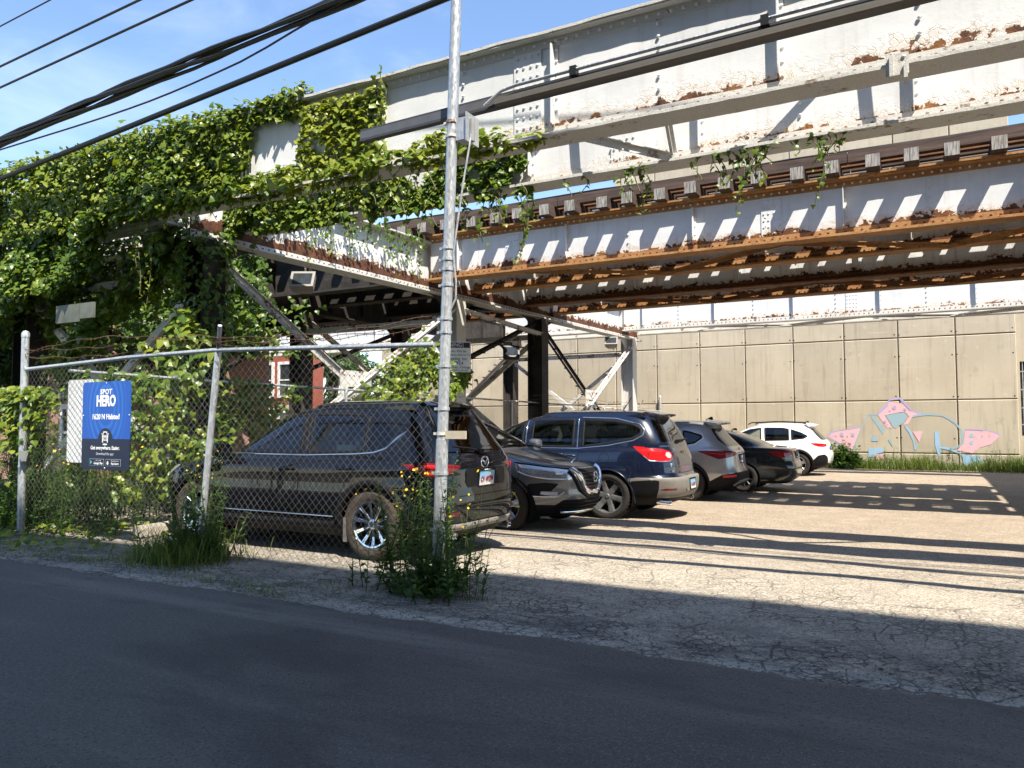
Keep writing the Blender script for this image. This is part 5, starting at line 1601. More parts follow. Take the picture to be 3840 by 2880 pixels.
c.strip('window_chrome', poly(S, [(.86, 1.062), (.3, 1.060), (-.4, 1.060), (-1.1, 1.082), (-1.33, 1.100), (-1.47, 1.145), (-1.60, 1.255), (-1.67, 1.32)]), .020, .007, M['chrome'])
c.strip('chrome_kick', poly(S, [(-1.50, 1.175), (-1.58, 1.245), (-1.66, 1.315)]), .055, .006, M['chrome'], taper=True)
for l in (fd, rd): c.strip('panel_gap', poly(S, l), .007, .0012, M['under'], closed=True)
c.strip('panel_gap', poly(S, [(1.05, .98), (1.75, .925), (2.0, .89)]), .007, .0012, M['under'])
c.strip('tailgate_gap', [(R_, .80, 1.11), (R_, .82, .98), (R_, .78, .70), (R_, .66, .66), (R_, 0, .655), (R_, -.66, .66), (R_, -.78, .70), (R_, -.82, .98), (R_, -.80, 1.11)], .008, .0012, M['under'], (1,))
c.strip('bumper_gap', [(S, -1.62, .62), (S, -1.95, .72), (R_, .80, .74)], .006, .0012, M['under'])
c.strip('lamp_ring', [(S, -1.94, .96), (R_, .76, .965), (R_, .66, .93), (R_, .76, .885), (S, -1.98, .89), (S, -1.93, .92)], .045, .006, M['red_lens'], closed=True)
c.strip('rocker_trim', poly(S, [(.86, .425), (-.86, .425)]), .014, .008, M['chrome'])
c.strip('rocker_step', poly(S, [(.90, .33), (-.88, .33)]), .085, .03, M['blackpl'])
c.strip('skid_trim', [(R_, .72, .345), (R_, 0, .345), (R_, -.72, .345)], .07, .02, M['greypl'], (1,))
for x in (1.35, -1.35): c.arch(x, .365, .395, .075, .014, M['blackpl'])
c.handle(-.18, .905, c.paint); c.handle(-1.02, .925, c.paint)
c.mirror(.80, 1.02, M['p_black'])
c.underbody(); c.interior(M['seat'], .62, (.08, -.85))
c.wheels((1.35, -1.35), .365, .235, (10, (-.055, .055), .024, .018), MUD, M['chrome'], R=.395)
b = MB(); b.box(-1.035, -1.0, .86, .905, .17, .42); c.mb('mud_flap', b, M['greypl'])
# rear details: wing badge, model script, plate, wiper, spoiler, exhausts, aerial
p, n = c.at(R_, 0, 1.0)
b = MB()
b.tube([(p.x - .018, .075 * math.cos(a), .985 + .058 * math.sin(a)) for a in np.linspace(0, 2 * math.pi, 25)], .009, 8, cap=False)
b.tube([(p.x - .02, .070, 1.005), (p.x - .022, .035, 1.0), (p.x - .022, 0, .962), (p.x - .022, -.035, 1.0), (p.x - .02, -.070, 1.005)], .008, 8)
b.tube([(p.x - .02, .055, 1.018), (p.x - .022, 0, .985), (p.x - .02, -.055, 1.018)], .005, 6)
c.mb('badge', b, M['chrome'], True)
p, n = c.at(R_, .50, .775); c.place('model_lettering', text_mesh('CX-5', .07, M['chrome'], bold=.0008, depth=.002, sx=1.15), (p.x - .010, .50, .775), 'r', .0, yaw=.25)
p, n = c.at(R_, 0, .80)
b = MB(); b.prism([(a, .83 + q) for a, q in rrect(.78, .20, .06)], 'x', p.x - .004, p.x + .05); c.mb('plate_recess', b, M['blackpl'])
c.plate((p.x - .008, 0, .82), 'r', .10, [('CV 49224', .078, -.012, red_ink, .002), ('HAWK AUTO', .022, .088, white_ink, 0)])
p, n = c.at(R_, .2, 1.11)
b = MB(); b.tube([(p.x - .03, .02, 1.105), (p.x - .035, .2, 1.135), (p.x - .02, .52, 1.165)], .012, 6); b.obox((p.x - .02, 0, 1.10), .05, .09, .05, Matrix.Identity(3)); c.mb('rear_wiper', b, M['blackpl'])
b = MB()
vs = []
for y in np.linspace(-.60, .60, 13):
    e = 1 - abs(y / .60) ** 4 * .3
    vs += [(-1.66, y, 1.600 + .05 * (1 - (y / .6) ** 2)), (-1.86 * e - .0, y, 1.575 + .03 * (1 - (y / .6) ** 2)), (-1.855 * e, y, 1.548 + .03 * (1 - (y / .6) ** 2)), (-1.70, y, 1.54)]
b.add(vs, [(4 * k + q, 4 * k + 4 + q, 4 * k + 4 + (q + 1) % 4, 4 * k + (q + 1) % 4) for k in range(12) for q in range(4)] + [(0, 1, 2, 3), (51, 50, 49, 48)]); c.mb('spoiler', b, c.paint, True)
for y in (.55, -.55):
    b = MB(); b.tube([(-2.0, y, .265), (-2.17, y, .26)], .040, 16, cap=False); b.tube([(-2.0, y, .265), (-2.16, y, .26)], .034, 16); c.mb('exhaust', b, M['chrome'], True)
b = MB(); b.prism([(-1.50, 1.655), (-1.62, 1.64), (-1.60, 1.70), (-1.58, 1.70)], 'y', -.02, .02); c.mb('aerial_fin', b, c.paint)
b = MB(); b.box(-.95, -.72, .70, .705, 1.10, 1.17); c.mb('papers', b, flat('pale_green_paper', (.35, .50, .40), .7))
mazda = c

# ---- 2 dark grey SUV facing out
rows = [(.20, 2.10, -2.05, .78, 4.0, 5), (.27, 2.20, -2.2, .85, 4.0, 5), (.36, 2.27, -2.3, .895, 4.0, 5), (.48, 2.30, -2.33, .918, 4.0, 5), (.60, 2.29, -2.33, .926, 4.0, 5.5), (.70, 2.295, -2.3, .925, 4.0, 6), (.80, 2.28, -2.28, .919, 4.0, 6), (.86, 2.23, -2.27, .912, 4.0, 6), (.905, 2.12, -2.26, .904, 4.0, 6), (.945, 1.96, -2.25, .896, 4.2, 6), (.985, 1.76, -2.245, .886, 4.4, 6), (1.025, 1.54, -2.24, .872, 4.7, 6), (1.065, 1.33, -2.23, .853, 5.0, 6), (1.10, 1.15, -2.2, .830, 5.3, 6), (1.135, 1.03, -2.17, .810, 5.5, 6), (1.25, .80, -2.08, .765, 5.6, 6), (1.38, .52, -1.99, .71, 5.6, 6), (1.50, .24, -1.9, .655, 5.5, 6), (1.57, .04, -1.85, .61, 5.3, 6), (1.61, -.12, -1.82, .565, 5.1, 6)]
c = Car('parked_suv', 'dark grey SUV facing out with chrome V grille', rows, .095, M['p_grey'], (-6.52, 10.26, GZ(10.3)), -.03, ds=.026, roofx=-.8, sweep=.30)
fd = [(.98, .44), (1.05, .65), (1.05, .98), (.98, 1.09), (.86, 1.15), (.45, 1.37), (.10, 1.52), (-.28, 1.575), (-.34, 1.14), (-.34, .44)]
c.region('door', poly(S, fd), c.paint)
c.region('door', poly(S, [(-.348, .44), (-.348, 1.14), (-.29, 1.575), (-.9, 1.585), (-1.2, 1.55), (-1.2, 1.1), (-1.08, .85), (-.95, .6), (-.92, .44)]), c.paint)
c.region('window', poly(S, [(.80, 1.14), (.45, 1.325), (.15, 1.455), (-.24, 1.52), (-.28, 1.13)]), M['glass'])
c.region('window', poly(S, [(-.40, 1.13), (-.35, 1.525), (-.88, 1.53), (-1.12, 1.50), (-1.15, 1.15)]), M['glass_dark'])
c.region('windshield', poly(F_, [(-.74, 1.13), (.74, 1.13), (.58, 1.53), (-.58, 1.53)]), M['glass'], (1,))
c.region('lower_cladding', (0, .375), M['blackpl'], (1,), full=True)
hl = [(S, 1.56, .940), (S, 1.70, .925), (F_, .64, .885), (F_, .45, .850), (F_, .38, .765), (F_, .52, .705), (F_, .68, .715), (S, 1.66, .825)]
c.region('headlight', hl, M['lamp_dark'])
c.region('grille', poly(F_, [(-.40, .855), (.40, .855), (.24, .56), (.12, .50), (-.12, .50), (-.24, .56)]), M['blackpl'], (1,))
c.region('lower_grille', poly(F_, [(-.56, .44), (.56, .44), (.64, .335), (.52, .27), (-.52, .27), (-.64, .335)]), M['blackpl'], (1,))
c.region('fog_pocket', [(F_, .60, .66), (F_, .70, .68), (F_, .80, .66), (F_, .80, .50), (F_, .74, .47), (F_, .58, .53), (F_, .66, .57)], M['blackpl'])
c.region('fog_lamp', [(F_, .60, .55), (F_, .73, .56), (F_, .73, .512), (F_, .62, .505)], M['clear_lens'])
for x in (1.353, -1.353): c.hole(x, .36, .40)
c.finish()
c.strip('hood_gap', [(S, 1.05, 1.08), (S, 1.40, 1.01), (S, 1.66, .955), (F_, .62, .912), (F_, .40, .885), (F_, 0, .878), (F_, -.40, .885)], .010, .0015, M['under'], (1, -1))
c.strip('panel_gap', poly(S, [(1.74, .86), (1.72, .80), (1.70, .72)]), .007, .0012, M['under'])
c.strip('amber_corner', [(S, 1.60, .925), (S, 1.66, .89), (S, 1.71, .86)], .035, .004, M['amber'])
c.strip('lamp_brow', [(S, 1.54, .947), (S, 1.70, .932), (F_, .64, .892), (F_, .44, .856)], .024, .006, M['under'])
c.strip('lamp_signature', [(S, 1.68, .825), (F_, .68, .73), (F_, .54, .72), (F_, .41, .775)], .014, .006, M['chrome'])
c.strip('lamp_lens_cell', [(F_, .62, .845), (F_, .56, .84), (F_, .55, .80), (F_, .61, .80)], .025, .004, M['chrome'], closed=True)
c.strip('chrome_wing', [(F_, .40, .862), (F_, .245, .585), (F_, .15, .53), (F_, 0, .52), (F_, -.15, .53), (F_, -.245, .585), (F_, -.40, .862)], .07, .035, M['chrome'], (1,))
c.strip('grille_edge', [(F_, .48, .83), (F_, .33, .56), (F_, .18, .47), (F_, 0, .455), (F_, -.18, .47), (F_, -.33, .56), (F_, -.48, .83)], .05, .018, M['blackpl'], (1,))
for z in (.60, .65, .70, .75, .80): c.strip('grille_bar', [(F_, .22 + (z - .58) * .45, z), (F_, 0, z), (F_, -.22 - (z - .58) * .45, z)], .012, .012, M['alloy_dark'], (1,))
for z in (.31, .355, .40): c.strip('lower_grille_bar', [(F_, .56, z), (F_, 0, z), (F_, -.56, z)], .018, .018, M['blackpl'], (1,))
c.strip('fog_chrome', [(F_, .55, .545), (F_, .62, .485), (F_, .78, .49)], .022, .010, M['chrome'])
c.strip('skid_chrome', [(F_, .50, .265), (F_, 0, .262), (F_, -.50, .265)], .045, .025, M['chrome'], (1,))
p, n = c.at(F_, 0, .735)
b = MB(); b.tube([(p.x + .04, .065 * math.cos(a), .735 + .065 * math.sin(a)) for a in np.linspace(0, 2 * math.pi, 25)], .010, 8, cap=False); b.box(p.x + .03, p.x + .05, -.08, .08, .720, .750); c.mb('badge', b, M['chrome'])
for x in (1.353, -1.353): c.arch(x, .36, .40, .07, .012, M['blackpl'])
c.strip('window_chrome', poly(S, [(.84, 1.118), (-.3, 1.108), (-1.2, 1.125)]), .018, .006, M['chrome'])
c.strip('panel_gap', poly(S, fd), .007, .0012, M['under'], closed=True)
b = MB(); p, n = c.at(F_, .3, 1.12)
for y in (.55, -.1): b.tube([(1.03, y, 1.13), (.98, y - .3, 1.175), (.93, y - .55, 1.21)], .009, 6)
c.mb('windshield_wipers', b, M['blackpl'])
c.mirror(.86, 1.08, c.paint); c.underbody(); c.interior(M['seat_dark'], .68, (.10, -.85))
b = MB(); b.box(.55, .95, -.6, .0, 1.06, 1.075); c.mb('papers', b, flat('blue_paper', (.10, .30, .45), .7))
c.wheels((1.353, -1.353), .36, .225, (5, (-.16, .16), .050, .060), M['tyre'], M['alloy'], R=.40)
# raised tyre brand lettering on the near front tyre
for k, ch_ in enumerate('LANDTREK'):
    a = math.radians(-38 - 9 * k)
    me = text_mesh(ch_, .048, M['alloy_dark'], depth=.001)
    me.transform(Matrix.Rotation(math.pi / 2, 4, 'X')); 
    R0 = .292
    o = bpy.data.objects.new('tyre_lettering', me)
    yo = float(c.at('s', 1.353, .62)[0].y) - .012
    o.matrix_basis = Matrix.Translation((1.353 + R0 * math.cos(a), -abs(yo) - .0045, .36 + R0 * math.sin(a))) @ Matrix.Rotation(-(a + math.pi / 2), 4, 'Y')
    put(o, c.root, False)

# ---- 3 navy crossover, rear to the right
rows = [(.24, 2.35, -2.32, .84, 4.4, 4.2), (.32, 2.42, -2.50, .90, 4.4, 4.4), (.42, 2.45, -2.60, .94, 4.4, 4.6), (.55, 2.47, -2.635, .965, 4.4, 4.8), (.66, 2.47, -2.630, .985, 4.4, 5.0), (.695, 2.47, -2.60, .988, 4.4, 5.0), (.72, 2.47, -2.545, .990, 4.4, 5.0), (.85, 2.42, -2.525, .988, 4.4, 5.0), (.98, 2.25, -2.505, .972, 4.6, 5.0), (1.05, 1.9, -2.485, .955, 4.8, 5.0), (1.10, 1.5, -2.465, .935, 5, 5.0), (1.15, 1.28, -2.435, .905, 5.4, 5.0), (1.20, 1.15, -2.42, .880, 5.4, 5.4), (1.32, .88, -2.36, .838, 5.4, 5.8), (1.45, .58, -2.285, .785, 5.4, 6.0), (1.56, .30, -2.21, .738, 5.2, 6.0), (1.64, .05, -2.15, .69, 5.0, 5.6), (1.675, -.1, -2.12, .65, 4.8, 5.4)]
c = Car('parked_suv', 'navy blue long wagon with bright red taillights and grey bumper', rows, .095, M['p_navy'], (-6.09, 12.55, GZ(12.5)), math.pi, ds=.03, roofx=-.9)
fdoor = [(1.12, .45), (1.2, .7), (1.15, 1.10), (.95, 1.22), (.4, 1.49), (.0, 1.62), (-.02, 1.15), (-.02, .45)]
rdoor = [(-.03, .45), (-.03, 1.15), (-.01, 1.64), (-.95, 1.655), (-1.02, 1.15), (-1.02, .85), (-1.12, .70), (-1.12, .45)]
c.region('door', poly(S, fdoor), c.paint); c.region('door', poly(S, rdoor), c.paint)
W1 = [(.92, 1.20), (.42, 1.445), (.08, 1.555), (.05, 1.175)]; W2 = [(-.13, 1.165), (-.10, 1.595), (-.86, 1.607), (-.89, 1.165)]
W3 = [(-1.07, 1.165), (-1.03, 1.608), (-1.55, 1.585), (-1.88, 1.53), (-2.0, 1.48), (-2.04, 1.43), (-2.02, 1.36), (-1.90, 1.30), (-1.5, 1.22)]
c.region('window', poly(S, W1), M['glass'])
c.region('window', poly(S, W2), M['glass_dark']); c.region('quarter_window', poly(S, W3), M['glass_dark'])
c.region('windshield', poly(F_, [(-.8, 1.2), (.8, 1.2), (.64, 1.6), (-.64, 1.6)]), M['glass'], (1,))
c.region('rear_window', poly(R_, [(-.68, 1.245), (.68, 1.245), (.66, 1.40), (.58, 1.60), (-.58, 1.60), (-.66, 1.40)]), M['glass_dark'], (1,))
c.region('bumper', [(S, -1.93, .66), (R_, .955, .665), (R_, .93, .69), (R_, 0, .70), (R_, -.93, .69), (R_, -.955, .665), (R_, -.93, .27), (R_, 0, .26), (R_, .93, .27)], M['greypl'], (1,))
c.region('bumper_corner', [(S, -1.80, .25), (S, -1.82, .625), (S, -2.22, .655), (R_, .84, .655), (R_, .79, .42), (R_, .70, .25)], M['blackpl'])
c.region('lower_cladding', (0, .37), M['blackpl'], (1,), full=True)
tl = [(S, -1.92, 1.185), (S, -2.10, 1.170), (R_, .80, 1.150), (R_, .66, 1.13), (R_, .53, 1.08), (R_, .53, 1.00), (R_, .62, .955), (R_, .76, .945), (S, -2.20, .960), (S, -2.12, 1.02), (S, -2.02, 1.10)]
c.region('taillight', tl, M['red_lens'])
c.region('reverse_lamp', [(R_, .65, 1.085), (R_, .585, 1.085), (R_, .555, 1.04), (R_, .585, .995), (R_, .65, .995), (R_, .68, 1.04)], M['clear_lens'])
c.region('rear_reflector', [(R_, .78, .52), (R_, .60, .52), (R_, .60, .485), (R_, .78, .485)], M['red_dark'])
for x in (1.51, -1.51): c.hole(x, .38, .42)
c.finish()
for l in (fdoor, rdoor): c.strip('panel_gap', poly(S, l), .008, .0012, M['under'], closed=True)
for p in (W1, W2): c.strip('window_gasket', poly(S, p), .045, .003, M['blackpl'], closed=True)
c.strip('window_gasket', poly(S, W3), .05, .003, M['blackpl'], closed=True)
c.strip('window_chrome', poly(S, [(1.0, 1.150), (.0, 1.135), (-1.0, 1.135), (-1.5, 1.185), (-1.92, 1.27), (-2.06, 1.35), (-2.08, 1.44), (-2.0, 1.53), (-1.6, 1.625), (-1.0, 1.645)]), .018, .007, M['chrome'])
c.strip('pillar_chrome', poly(S, [(-.02, 1.15), (.02, 1.60)]), .016, .006, M['chrome']); c.strip('pillar_chrome', poly(S, [(-.98, 1.15), (-.94, 1.62)]), .016, .006, M['chrome'])
c.strip('lamp_chrome', [(S, -2.10, 1.03), (S, -2.20, .955), (R_, .76, .94), (R_, .62, .95), (R_, .53, 1.0)], .014, .004, M['chrome'])
c.strip('fuel_door', poly(S, [(-1.47 + .085 * math.cos(a), .985 + .085 * math.sin(a)) for a in np.linspace(0, 2 * math.pi, 15)[:-1]]), .006, .001, M['under'], (1,), closed=True, sub=2)
c.strip('tailgate_gap', [(R_, .80, 1.22), (R_, .86, .98), (R_, .84, .76), (R_, 0, .745), (R_, -.84, .76), (R_, -.86, .98), (R_, -.80, 1.22)], .009, .0012, M['under'], (1,))
c.strip('tailgate_crease', [(R_, .80, .865), (R_, 0, .855), (R_, -.80, .865)], .012, .004, c.paint, (1,))
c.handle(-.86, 1.02, M['chrome']); c.handle(.16, 1.02, M['chrome']); c.mirror(.95, 1.14, c.paint)
for x in (1.51, -1.51): c.arch(x, .38, .42, .03, .008, c.paint)
c.underbody(.27); c.interior(M['seat'], .75, (.20, -.72, -1.55))
c.wheels((1.51, -1.51), .38, .27, (6, (0,), .085, .105), M['tyre'], M['alloy_mid'], wd=.25, R=.42)
p, n = c.at(R_, 0, 1.07)
b = MB(); b.box(p.x - .012, p.x - .004, -.075, .075, 1.065, 1.09); b.box(p.x - .012, p.x - .004, -.03, .03, 1.05, 1.105); c.mb('badge', b, flat('gold_badge', (.45, .33, .10), .3, .8))
p, n = c.at(R_, .62, .90)
for k, (q, sz) in enumerate((('Brandon', .030), ('CROSS', .022))): c.place('dealer_lettering', text_mesh(q, sz, white_ink), (p.x - .012, .62, .90 - .035 * k), 'r')
c.place('model_lettering', text_mesh('AWD', .035, M['chrome'], bold=.001), (c.at(R_, .60, .80)[0].x - .012, .60, .785), 'r')
p, n = c.at(R_, 0, .55)
b = MB(); b.prism([(a, .56 + q) for a, q in rrect(.62, .20, .05)], 'x', p.x - .004, p.x + .03); c.mb('plate_recess', b, M['greypl'])
c.plate((p.x - .01, 0, .56), 'r', -.08, [('K 42 817', .075, -.012, red_ink, .002)])
b = MB()
vs = []
for y in np.linspace(-.66, .66, 13):
    e = 1 - abs(y / .66) ** 4 * .25; cr = .05 * (1 - (y / .66) ** 2)
    vs += [(-1.98, y, 1.70 + cr), (-2.32 * e, y, 1.665 + cr * .6), (-2.31 * e, y, 1.64 + cr * .6), (-2.06, y, 1.63)]
b.add(vs, [(4 * k + q, 4 * k + 4 + q, 4 * k + 4 + (q + 1) % 4, 4 * k + (q + 1) % 4) for k in range(12) for q in range(4)] + [(0, 1, 2, 3), (51, 50, 49, 48)]); c.mb('spoiler', b, c.paint, True)
p, n = c.at(R_, 0, 1.26)
b = MB(); b.tube([(p.x - .03, .0, 1.255), (p.x - .04, -.2, 1.27), (p.x - .03, -.45, 1.275)], .015, 6); b.obox((p.x - .03, 0, 1.25), .06, .12, .05, Matrix.Identity(3)); c.mb('rear_wiper', b, M['blackpl'])
b = MB(); b.tube([(-1.55, .3, 1.735), (-1.72, .3, 1.98)], .006, 6); b.obox((-1.53, .3, 1.745), .12, .05, .03, Matrix.Identity(3)); c.mb('aerial', b, M['blackpl'])
for y in (.64, -.64):
    b = MB(); b.tube([(-2.25, y, .31), (-2.47, y, .29)], .045, 14, cap=False); b.tube([(-2.25, y, .31), (-2.455, y, .29)], .038, 14); c.mb('exhaust', b, M['chrome'], True)

# ---- 4 mid grey SUV, rear to the right
def suv(name, label, rows, caph, paint, loc, rot, wx, wr, rim, style, alloy, ds, roofx, W, fd, rd, tail, tailm, bump_z, rw, plate_z, bumper=None, archw=.07, spoil=(-1.74, -1.98, 1.60), rails=False, cab=((.08, -.85), .62)):
    c = Car(name, label, rows, caph, paint, loc, rot, ds=ds, roofx=roofx)
    for d in (fd, rd): c.region('door', poly(S, d), paint)
    for k, p in enumerate(W): c.region('window' if k < 2 else 'quarter_window', poly(S, p), M['glass'] if k == 0 else M['glass_dark'])
    c.region('rear_window', poly(R_, rw), M['glass_dark'], (1,))
    c.region('lower_cladding', (0, bump_z), M['blackpl'], (1,), full=True)
    if bumper: c.region('rear_bumper', bumper, M['blackpl'], (1,))
    c.region('taillight', tail, tailm)
    for x in wx: c.hole(x, wr, wr + .04)
    c.finish()
    for d in (fd, rd): c.strip('panel_gap', poly(S, d), .008, .0012, M['under'], closed=True)
    for p in W: c.strip('window_gasket', poly(S, p), .045, .003, M['blackpl'], closed=True)
    c.handle(fd[-1][0] + .18, fd[2][1] - .06, paint); c.handle(rd[-1][0] - .05, fd[2][1] - .05, paint); c.mirror(W[0][0][0] - .03, W[0][0][1] - .06, paint)
    if archw:
        for x in wx: c.arch(x, wr, wr + .04, archw, .014, M['blackpl'])
    c.underbody(); c.interior(M['seat_dark'], .62, cab[0], cab[1])
    c.wheels(wx, wr, rim, style, M['tyre'], alloy, R=wr + .04)
    if spoil:
        xa, xb, zz = spoil
        b = MB(); vs = []
        for y in np.linspace(-.58, .58, 11):
            e = 1 - abs(y / .58) ** 4 * .3; cr = .05 * (1 - (y / .58) ** 2)
            vs += [(xa + .1, y, zz + .04 + cr), (xa + (xb - xa) * e, y, zz + cr * .7), (xa + (xb - xa) * e, y, zz - .028 + cr * .7), (xa, y, zz - .04)]
        b.add(vs, [(4 * k + q, 4 * k + 4 + q, 4 * k + 4 + (q + 1) % 4, 4 * k + (q + 1) % 4) for k in range(10) for q in range(4)] + [(0, 1, 2, 3), (43, 42, 41, 40)]); c.mb('spoiler', b, paint, True)
        b = MB(); xs_ = xa + .22; b.prism([(xs_, zz + .07), (xs_ - .17, zz + .065), (xs_ - .15, zz + .135), (xs_ - .12, zz + .135)], 'y', -.02, .02); c.mb('aerial_fin', b, M['blackpl'])
    p, n = c.at(R_, 0, plate_z); c.plate((p.x - .01, 0, plate_z), 'r', .06, [('E 71 305', .075, -.012, red_ink, .002)])
    if rails:
        for y in (-.56, .56):
            b = MB(); b.tube([(.15, y, 1.545), (.05, y, 1.60), (-.7, y * .97, 1.635), (-1.45, y * .97, 1.60), (-1.58, y, 1.545)], .017, 8); c.mb('roof_rail', b, M['blackpl'], True)
    return c
rows = [(.22, 2.0, -2.05, .80, 4.6, 4.6), (.32, 2.15, -2.25, .88, 4.6, 4.8), (.44, 2.22, -2.33, .915, 4.6, 5), (.56, 2.24, -2.34, .932, 4.6, 5), (.64, 2.25, -2.31, .938, 4.6, 5), (.75, 2.24, -2.27, .936, 4.6, 5.2), (.88, 2.15, -2.255, .925, 4.6, 5.2), (.96, 1.9, -2.245, .915, 4.8, 5.2), (1.02, 1.5, -2.23, .900, 5, 5.2), (1.07, 1.18, -2.20, .872, 5.4, 5.2), (1.11, 1.02, -2.16, .848, 5.4, 5.2), (1.22, .80, -2.05, .80, 5.4, 5.2), (1.36, .50, -1.92, .735, 5.4, 5.2), (1.48, .25, -1.83, .675, 5.4, 5.2), (1.55, .05, -1.78, .63, 5.2, 5.2), (1.585, -.1, -1.75, .59, 5, 5)]
fd = [(.95, .44), (1.02, .65), (1.02, 1.0), (.9, 1.13), (.45, 1.37), (.05, 1.53), (-.33, 1.565), (-.36, 1.1), (-.36, .44)]
rd = [(-.37, .44), (-.37, 1.1), (-.34, 1.565), (-.95, 1.56), (-1.2, 1.5), (-1.22, 1.12), (-1.1, .9), (-.95, .6), (-.92, .44)]
tail = [(S, -1.55, 1.035), (S, -1.86, 1.04), (R_, .74, 1.045), (R_, .56, 1.035), (R_, .34, .99), (R_, .38, .945), (R_, .58, .92), (R_, .74, .89), (S, -1.98, .87), (S, -1.84, .925)]
g = suv('parked_suv', 'mid grey SUV with swept dark red taillights beside the navy wagon', rows, .09, M['p_silver'], (-5.77, 16.55, GZ(16.5)), math.pi, (1.35, -1.35), .365, .24, (5, (-.15, .15), .035, .045), M['alloy'], .027, -.75,
    [[(.85, 1.115), (.45, 1.325), (.1, 1.46), (-.27, 1.505), (-.30, 1.11)], [(-.42, 1.11), (-.38, 1.51), (-.9, 1.505), (-1.14, 1.46), (-1.16, 1.14)], [(-1.25, 1.15), (-1.24, 1.44), (-1.42, 1.40), (-1.60, 1.345), (-1.62, 1.30), (-1.50, 1.20)]],
    fd, rd, tail, M['red_dark'], .40, [(-.60, 1.12), (.60, 1.12), (.62, 1.25), (.52, 1.49), (-.52, 1.49), (-.62, 1.25)], .86,
    [(S, -1.80, .42), (S, -1.95, .50), (R_, .80, .56), (R_, .60, .60), (R_, 0, .60), (R_, -.60, .60), (R_, -.88, .56), (R_, -.88, .24), (R_, 0, .235), (R_, .88, .24), (S, -1.8, .24)])
g.strip('lamp_line', [(S, -1.70, 1.0), (S, -1.90, .985), (R_, .72, .965), (R_, .42, .975)], .014, .006, M['red_lens'])
g.strip('lower_lamp', [(R_, .80, .525), (R_, .60, .53)], .06, .006, M['red_lens'])
g.strip('skid_plate', [(R_, .56, .33), (R_, .45, .40), (R_, 0, .41), (R_, -.45, .40), (R_, -.56, .33)], .06, .02, M['greypl'], (1,))
g.strip('shoulder_crease', poly(S, [(1.6, .93), (.5, .985), (-.8, 1.0), (-1.6, 1.035)]), .012, .004, M['p_silver'])
g.strip('chrome_bar', [(R_, .42, .985), (R_, 0, 1.0), (R_, -.42, .985)], .035, .012, M['p_silver'], (1,))
g.strip('window_chrome', poly(S, [(-1.22, 1.125), (-1.5, 1.175), (-1.66, 1.30), (-1.62, 1.375), (-1.42, 1.43)]), .014, .006, M['chrome'])
p, n = g.at(R_, 0, 1.06); b = MB(); b.tube([(p.x - .012, .055 * math.cos(a), 1.06 + .035 * math.sin(a)) for a in np.linspace(0, 6.283, 19)], .007, 6, cap=False); b.bar((p.x - .012, .02, 1.03), (p.x - .012, .03, 1.09), .01, .01); b.bar((p.x - .012, -.03, 1.03), (p.x - .012, -.02, 1.09), .01, .01); b.bar((p.x - .012, -.025, 1.06), (p.x - .012, .025, 1.06), .01, .01); g.mb('badge', b, M['chrome'])

# ---- 5 dark sedan
rows = [(.20, 2.2, -2.3, .78, 4.4, 4.6), (.30, 2.38, -2.45, .87, 4.4, 4.8), (.42, 2.45, -2.53, .90, 4.4, 5), (.56, 2.46, -2.54, .918, 4.4, 5), (.64, 2.45, -2.52, .922, 4.4, 5), (.74, 2.35, -2.48, .918, 4.4, 5), (.84, 2.05, -2.47, .908, 4.6, 5), (.92, 1.6, -2.455, .895, 5, 5), (.975, 1.2, -2.43, .872, 5.4, 5), (1.005, 1.0, -2.38, .855, 5.4, 5), (1.03, .92, -2.2, .838, 5.4, 5), (1.05, .86, -1.98, .820, 5.4, 5), (1.08, .80, -1.86, .80, 5.4, 5), (1.18, .58, -1.62, .745, 5.4, 5.2), (1.28, .35, -1.38, .69, 5.4, 5.2), (1.36, .12, -1.15, .635, 5.2, 5.2), (1.395, -.05, -1.02, .59, 5, 5)]
fd = [(.95, .36), (1.02, .6), (1.0, .92), (.85, 1.03), (.45, 1.22), (.1, 1.35), (-.22, 1.38), (-.26, 1.0), (-.26, .36)]
rd = [(-.27, .36), (-.27, 1.0), (-.23, 1.38), (-.7, 1.375), (-1.02, 1.30), (-1.25, 1.12), (-1.22, .92), (-1.08, .8), (-.95, .58), (-.92, .36)]
tail = [(S, -1.95, .945), (S, -2.14, .955), (R_, .70, .96), (R_, .46, .955), (R_, .43, .89), (R_, .56, .86), (R_, .72, .82), (S, -2.24, .80), (S, -2.12, .85)]
g = suv('parked_sedan', 'very dark sedan with boot parked between two taller cars', rows, .065, M['p_teal'], (-5.27, 19.3, GZ(19.3)), math.pi, (1.4, -1.4), .328, .215, (10, (0,), .026, .032), M['alloy_dark'], .029, -.5,
    [[(.82, 1.02), (.45, 1.17), (.15, 1.285), (-.17, 1.335), (-.20, 1.01)], [(-.33, 1.01), (-.29, 1.338), (-.68, 1.33), (-.95, 1.27), (-1.16, 1.13), (-1.15, 1.03)]],
    fd, rd, tail, M['red_lens'], .27, [(-.60, 1.10), (.60, 1.10), (.52, 1.33), (-.52, 1.33)], .86, None, 0, None, cab=((.10, -.50), .46))
g.strip('reverse_lamp', [(S, -2.26, .79), (R_, .70, .80), (R_, .52, .845)], .04, .005, M['clear_lens'])
g.strip('boot_gap', [(R_, .62, 1.035), (R_, .58, .99), (R_, .46, .88), (R_, .44, .74), (R_, 0, .73), (R_, -.44, .74), (R_, -.46, .88), (R_, -.58, .99), (R_, -.62, 1.035)], .008, .0012, M['under'], (1,))
g.strip('chrome_bar', [(R_, .42, .955), (R_, 0, .965), (R_, -.42, .955)], .025, .01, M['chrome'], (1,))
g.strip('bumper_gap', [(S, -1.85, .70), (S, -2.3, .73), (R_, .8, .735)], .008, .0012, M['under'])
